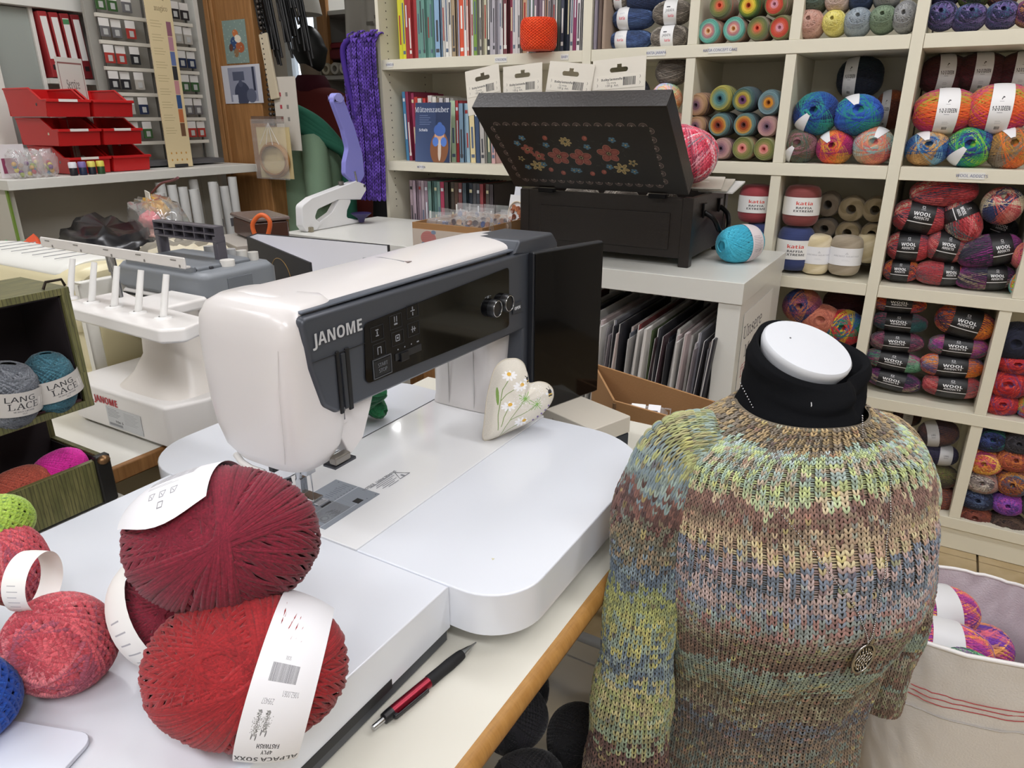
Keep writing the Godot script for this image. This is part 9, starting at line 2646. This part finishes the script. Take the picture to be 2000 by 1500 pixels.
	for j in 46:
		for i in 10:
			var a := (i + 0.5) / 10.0
			var b := (j + 0.5) / 46.0
			var q := scarf_at(a, b)
			var du := (scarf_at(a + 0.01, b) - scarf_at(a - 0.01, b)).normalized()
			var dv := (scarf_at(a, b - 0.004) - scarf_at(a, b + 0.004)).normalized()
			var n := du.cross(dv).normalized()
			var lift := 0.006 * cos(TAU * 2.5 * a)
			xs.append(Transform3D(Basis(du * 0.0175, dv * 0.0145, n * 0.011), q + n * (0.003 + lift)))
			cs.append(Color(pcol[r.randi() % 4]).srgb_to_linear())
	knit(ps, "stitches", stitch_mesh, xs, cs)
	put("loop", MB.new().tube(spline([V(-0.045, -0.02, 0.01), V(-0.075, -0.06, 0.02), V(-0.06, -0.18, 0.02), V(-0.035, -0.29, 0.015), V(-0.02, -0.33, 0.01)], 6), 0.011, 8), mat("3f2480", 0.95), ps)
	# things of the back room
	var sh := thing("back_shelf", "grey shelf with fabric rolls in the back room", "shelf", V(-3.15, 0, -3.75))
	for x in [-0.40, 0.05, 0.42]: put("upright", MB.new().box(V(x, 1.0, 0), V(0.03, 2.0, 0.30), 0.002), mat("b4b2ac", 0.5), sh)
	for y in [0.6, 0.95, 1.25, 1.50, 1.86]: put("shelf_board", MB.new().box(V(0.01, y, 0), V(0.82, 0.025, 0.30), 0.002), mat("b4b2ac", 0.5), sh)
	put("back", MB.new().box(V(0.01, 1.0, -0.145), V(0.82, 1.98, 0.01), 0), mat("b4b2ac", 0.5), sh)
	for k in 5:
		var fb := thing("fabric_roll", ["cream", "pale grey", "white", "lime green", "beige"][k] + " fabric roll lying on the grey back room shelf", "fabric roll", V(-3.46 + 0.075 * k, 1.548, -3.72))
		var rm := MB.new()
		rm.xf = Transform3D(Basis.from_euler(V(PI / 2, 0, 0)), Vector3.ZERO)
		put("cloth", rm.lathe([Vector2(0.016, -0.13), Vector2(0.034, -0.13), Vector2(0.035, 0.15), Vector2(0.033, 0.155), Vector2(0.018, 0.155), Vector2(0.016, 0.10)], 20), mat(["b8b09c", "a8a49c", "c4c0b4", "8aa83c", "b0a488"][k], 0.8), fb)
	var rf := thing("fabric_bolt", "dark red folded fabric on top of the fabric rolls", "fabric", V(-3.33, 1.60, -3.72))
	put("fold", MB.new().box(V(0, 0.03, 0), V(0.36, 0.06, 0.26), 0.012), mat("5c141c", 0.9), rf)
	put("fold", MB.new().box(V(0.03, 0.08, 0), V(0.32, 0.035, 0.24), 0.012), mat("6c1820", 0.9), rf)
	for k in 6:
		var js := thing("notions_box", ["brown", "dark red", "grey", "black", "tan", "rust"][k] + " little notions box on the back room shelf", "box", V(-3.48 + 0.075 * k, 1.264, -3.68))
		put("body", MB.new().box(V(0, 0.03, 0), V(0.06, 0.06, 0.08), 0.003), mat(["6a4a34", "5c2428", "6c6a66", "222224", "a08460", "8c4a2c"][k], 0.6), js)
		put("lid", MB.new().box(V(0, 0.064, 0), V(0.064, 0.008, 0.084), 0.002), mat(["8a6a50", "7c3438", "8c8a86", "3a3a3c", "b89c78", "a8603c"][k], 0.5), js)
	var lampb := thing("pendant_shade", "white cone lamp shade hanging in the passage", "lamp shade", V(-3.02, 1.76, -2.95))
	put("shade", MB.new().lathe([Vector2(0.12, 0.0), Vector2(0.105, 0.09), Vector2(0.06, 0.20), Vector2(0.03, 0.24)], 28), mat("d6d4cc", 0.6), lampb)
	put("cord", MB.new().cyl(V(0, 0.24, 0), V(0, 0.86, 0), 0.004), mat("d0d0cc", 0.5), lampb)
	var wb := thing("wooden_panel", "light wooden panel board hanging in the back room", "board", V(-3.50, 1.72, -3.60))
	put("plank", MB.new().box(V(0.02, 0.05, 0), V(0.085, 0.40, 0.03), 0.003), wood_mat, wb)
	put("plank", MB.new().box(V(0.02, 0.37, 0), V(0.085, 0.22, 0.03), 0.003), wood_mat, wb)
	var cu := thing("white_cloth", "white draped cloth with printed cups hanging in the back room", "cloth", V(-2.93, 1.70, -3.45))
	var sh2 := MB.new()
	sh2.grid(24, 8, func(a, b): return V((a - 0.5) * 0.46, 0.32 * (1.0 - b) - 0.06 * b * absf(sin(a * 3.0)), 0.03 * sin(a * 18.0) * (0.4 + b)))
	put("drape", sh2, mat("bdb9b0", 0.9), cu)
	for k in 3: put("cup_print", MB.new().box(V(-0.02 + 0.06 * k, 0.06 + 0.03 * k, 0.035), V(0.05, 0.018, 0.001), 0), mat("77736a", 0.8), cu)
	var dm := thing("dark_garment", "black skirt hanging under the pale jacket in the passage", "skirt", V(-2.40, 0, -2.86))
	put("cloth", loft(MB.new(), [[0.002, 0, 0, 0.15, 0.09, 2.4], [0.3, 0, 0, 0.14, 0.08, 2.4], [0.6, 0, 0, 0.13, 0.07, 2.4], [0.95, 0, 0, 0.10, 0.05, 2.4]], 24), mat("18181a", 0.9), dm)

func scarf_at(a: float, b: float) -> Vector3:
	# hangs from the top, a little over the front of the rail
	var w := 0.155
	var y := 0.0 - 0.62 * b
	var z := 0.0
	if b < 0.06:
		y = -0.03 + 0.03 * sin(b / 0.06 * PI / 2)
		y = -0.62 * 0.06 * (b / 0.06) + 0.012 * sin(PI * b / 0.06)
		z = -0.05 * (1.0 - b / 0.06)
	return V((a - 0.5) * w * (1.0 + 0.1 * b), y, z + 0.016 * cos((a - 0.5) * PI) + 0.006 * sin(b * 7.0))

# ---- the shelf opposite, which the black screen mirrors ------------------------------------------
func make_opposite_shelf() -> void:
	var t := thing("shelf_unit", "white yarn shelf on the wall facing the machine screen", "shelf", V(2.38, 0, -0.6))
	for z in [-1.5, -0.5, 0.5, 1.5]: put("side_panel", MB.new().box(V(0, 1.1, z), V(0.30, 2.2, 0.03), 0.002), cream_lac, t)
	for y in [0.1, 0.45, 0.8, 1.14, 1.48, 1.84, 2.19]: put("shelf_board", MB.new().box(V(0, y, 0), V(0.30, 0.03, 3.0), 0.002), cream_lac, t)
	put("back_panel", MB.new().box(V(0.145, 1.1, 0), V(0.01, 2.2, 3.0), 0), cream_lac, t)
	var keys := ["addict_red", "ocean", "rose", "forest", "magenta_orange", "taupe", "navy", "sunset", "galaxy", "crimson"]
	var nm := ["red", "blue", "rose", "green", "magenta", "taupe", "navy", "sunset", "violet", "crimson"]
	for r in 4:
		for k in 14:
			var i := (k * 3 + r * 7) % 10
			yarn_ball("yarn_ball", nm[i] + " yarn ball on the shelf facing the machine screen", V(2.33, [0.525, 0.875, 1.215, 1.555][r], -1.95 + 0.2 * k), V(0.06, 0.058, 0.08), V(0, 0.3, 0), wound("donut0"), keys[i], "", null, "yarn on the shelf facing the screen")
func _ready() -> void:
	rnd.seed = 1
	sans = SystemFont.new()
	sans.font_names = PackedStringArray(["Droid Sans"])
	sansb = SystemFont.new()
	sansb.font_names = PackedStringArray(["Droid Sans"])
	sansb.font_weight = 700
	serif = SystemFont.new()
	serif.font_names = PackedStringArray(["Droid Serif"])
	var cam := Camera3D.new()
	cam.name = "camera"
	add_child(cam)
	cam.position = V(0, 1.27, 0)
	cam.rotation_degrees = V(-20.59, 30.65, 0)
	cam.fov = 2.0 * rad_to_deg(atan(750.0 / 1390.0))
	cam.near = 0.02
	cam.far = 60.0
	var we := WorldEnvironment.new()
	we.name = "environment"
	var env := Environment.new()
	env.background_mode = Environment.BG_SKY
	var sky := Sky.new()
	var sm := ProceduralSkyMaterial.new()
	sm.sky_top_color = Color(0.75, 0.84, 0.96); sm.sky_horizon_color = Color(0.95, 0.97, 1.0)
	sm.ground_bottom_color = Color(0.6, 0.6, 0.58); sm.ground_horizon_color = Color(0.9, 0.92, 0.94)
	sm.energy_multiplier = 2.2
	sky.sky_material = sm
	env.sky = sky
	env.tonemap_mode = Environment.TONE_MAPPER_LINEAR
	env.tonemap_exposure = 1.0
	env.sdfgi_enabled = true; env.ssao_enabled = true; env.ssil_enabled = true
	we.environment = env
	add_child(we)
	make_yarn_texture()
	make_labels()
	make_surfaces()
	make_room()
	make_shelves()
	make_shelf_balls()
	make_books()
	make_table()
	make_extension()
	make_machine()
	make_heart()
	make_red_balls()
	make_front_things()
	make_form()
	make_sack()
	make_cabinets()
	make_chest()
	make_button_box()
	make_press()
	make_black_box()
	make_card_box()
	make_lace_label()
	make_second_table()
	make_overlocker()
	make_lace_chest()
	make_left_heap()
	make_left_wall()
	make_passage()
	make_opposite_shelf()
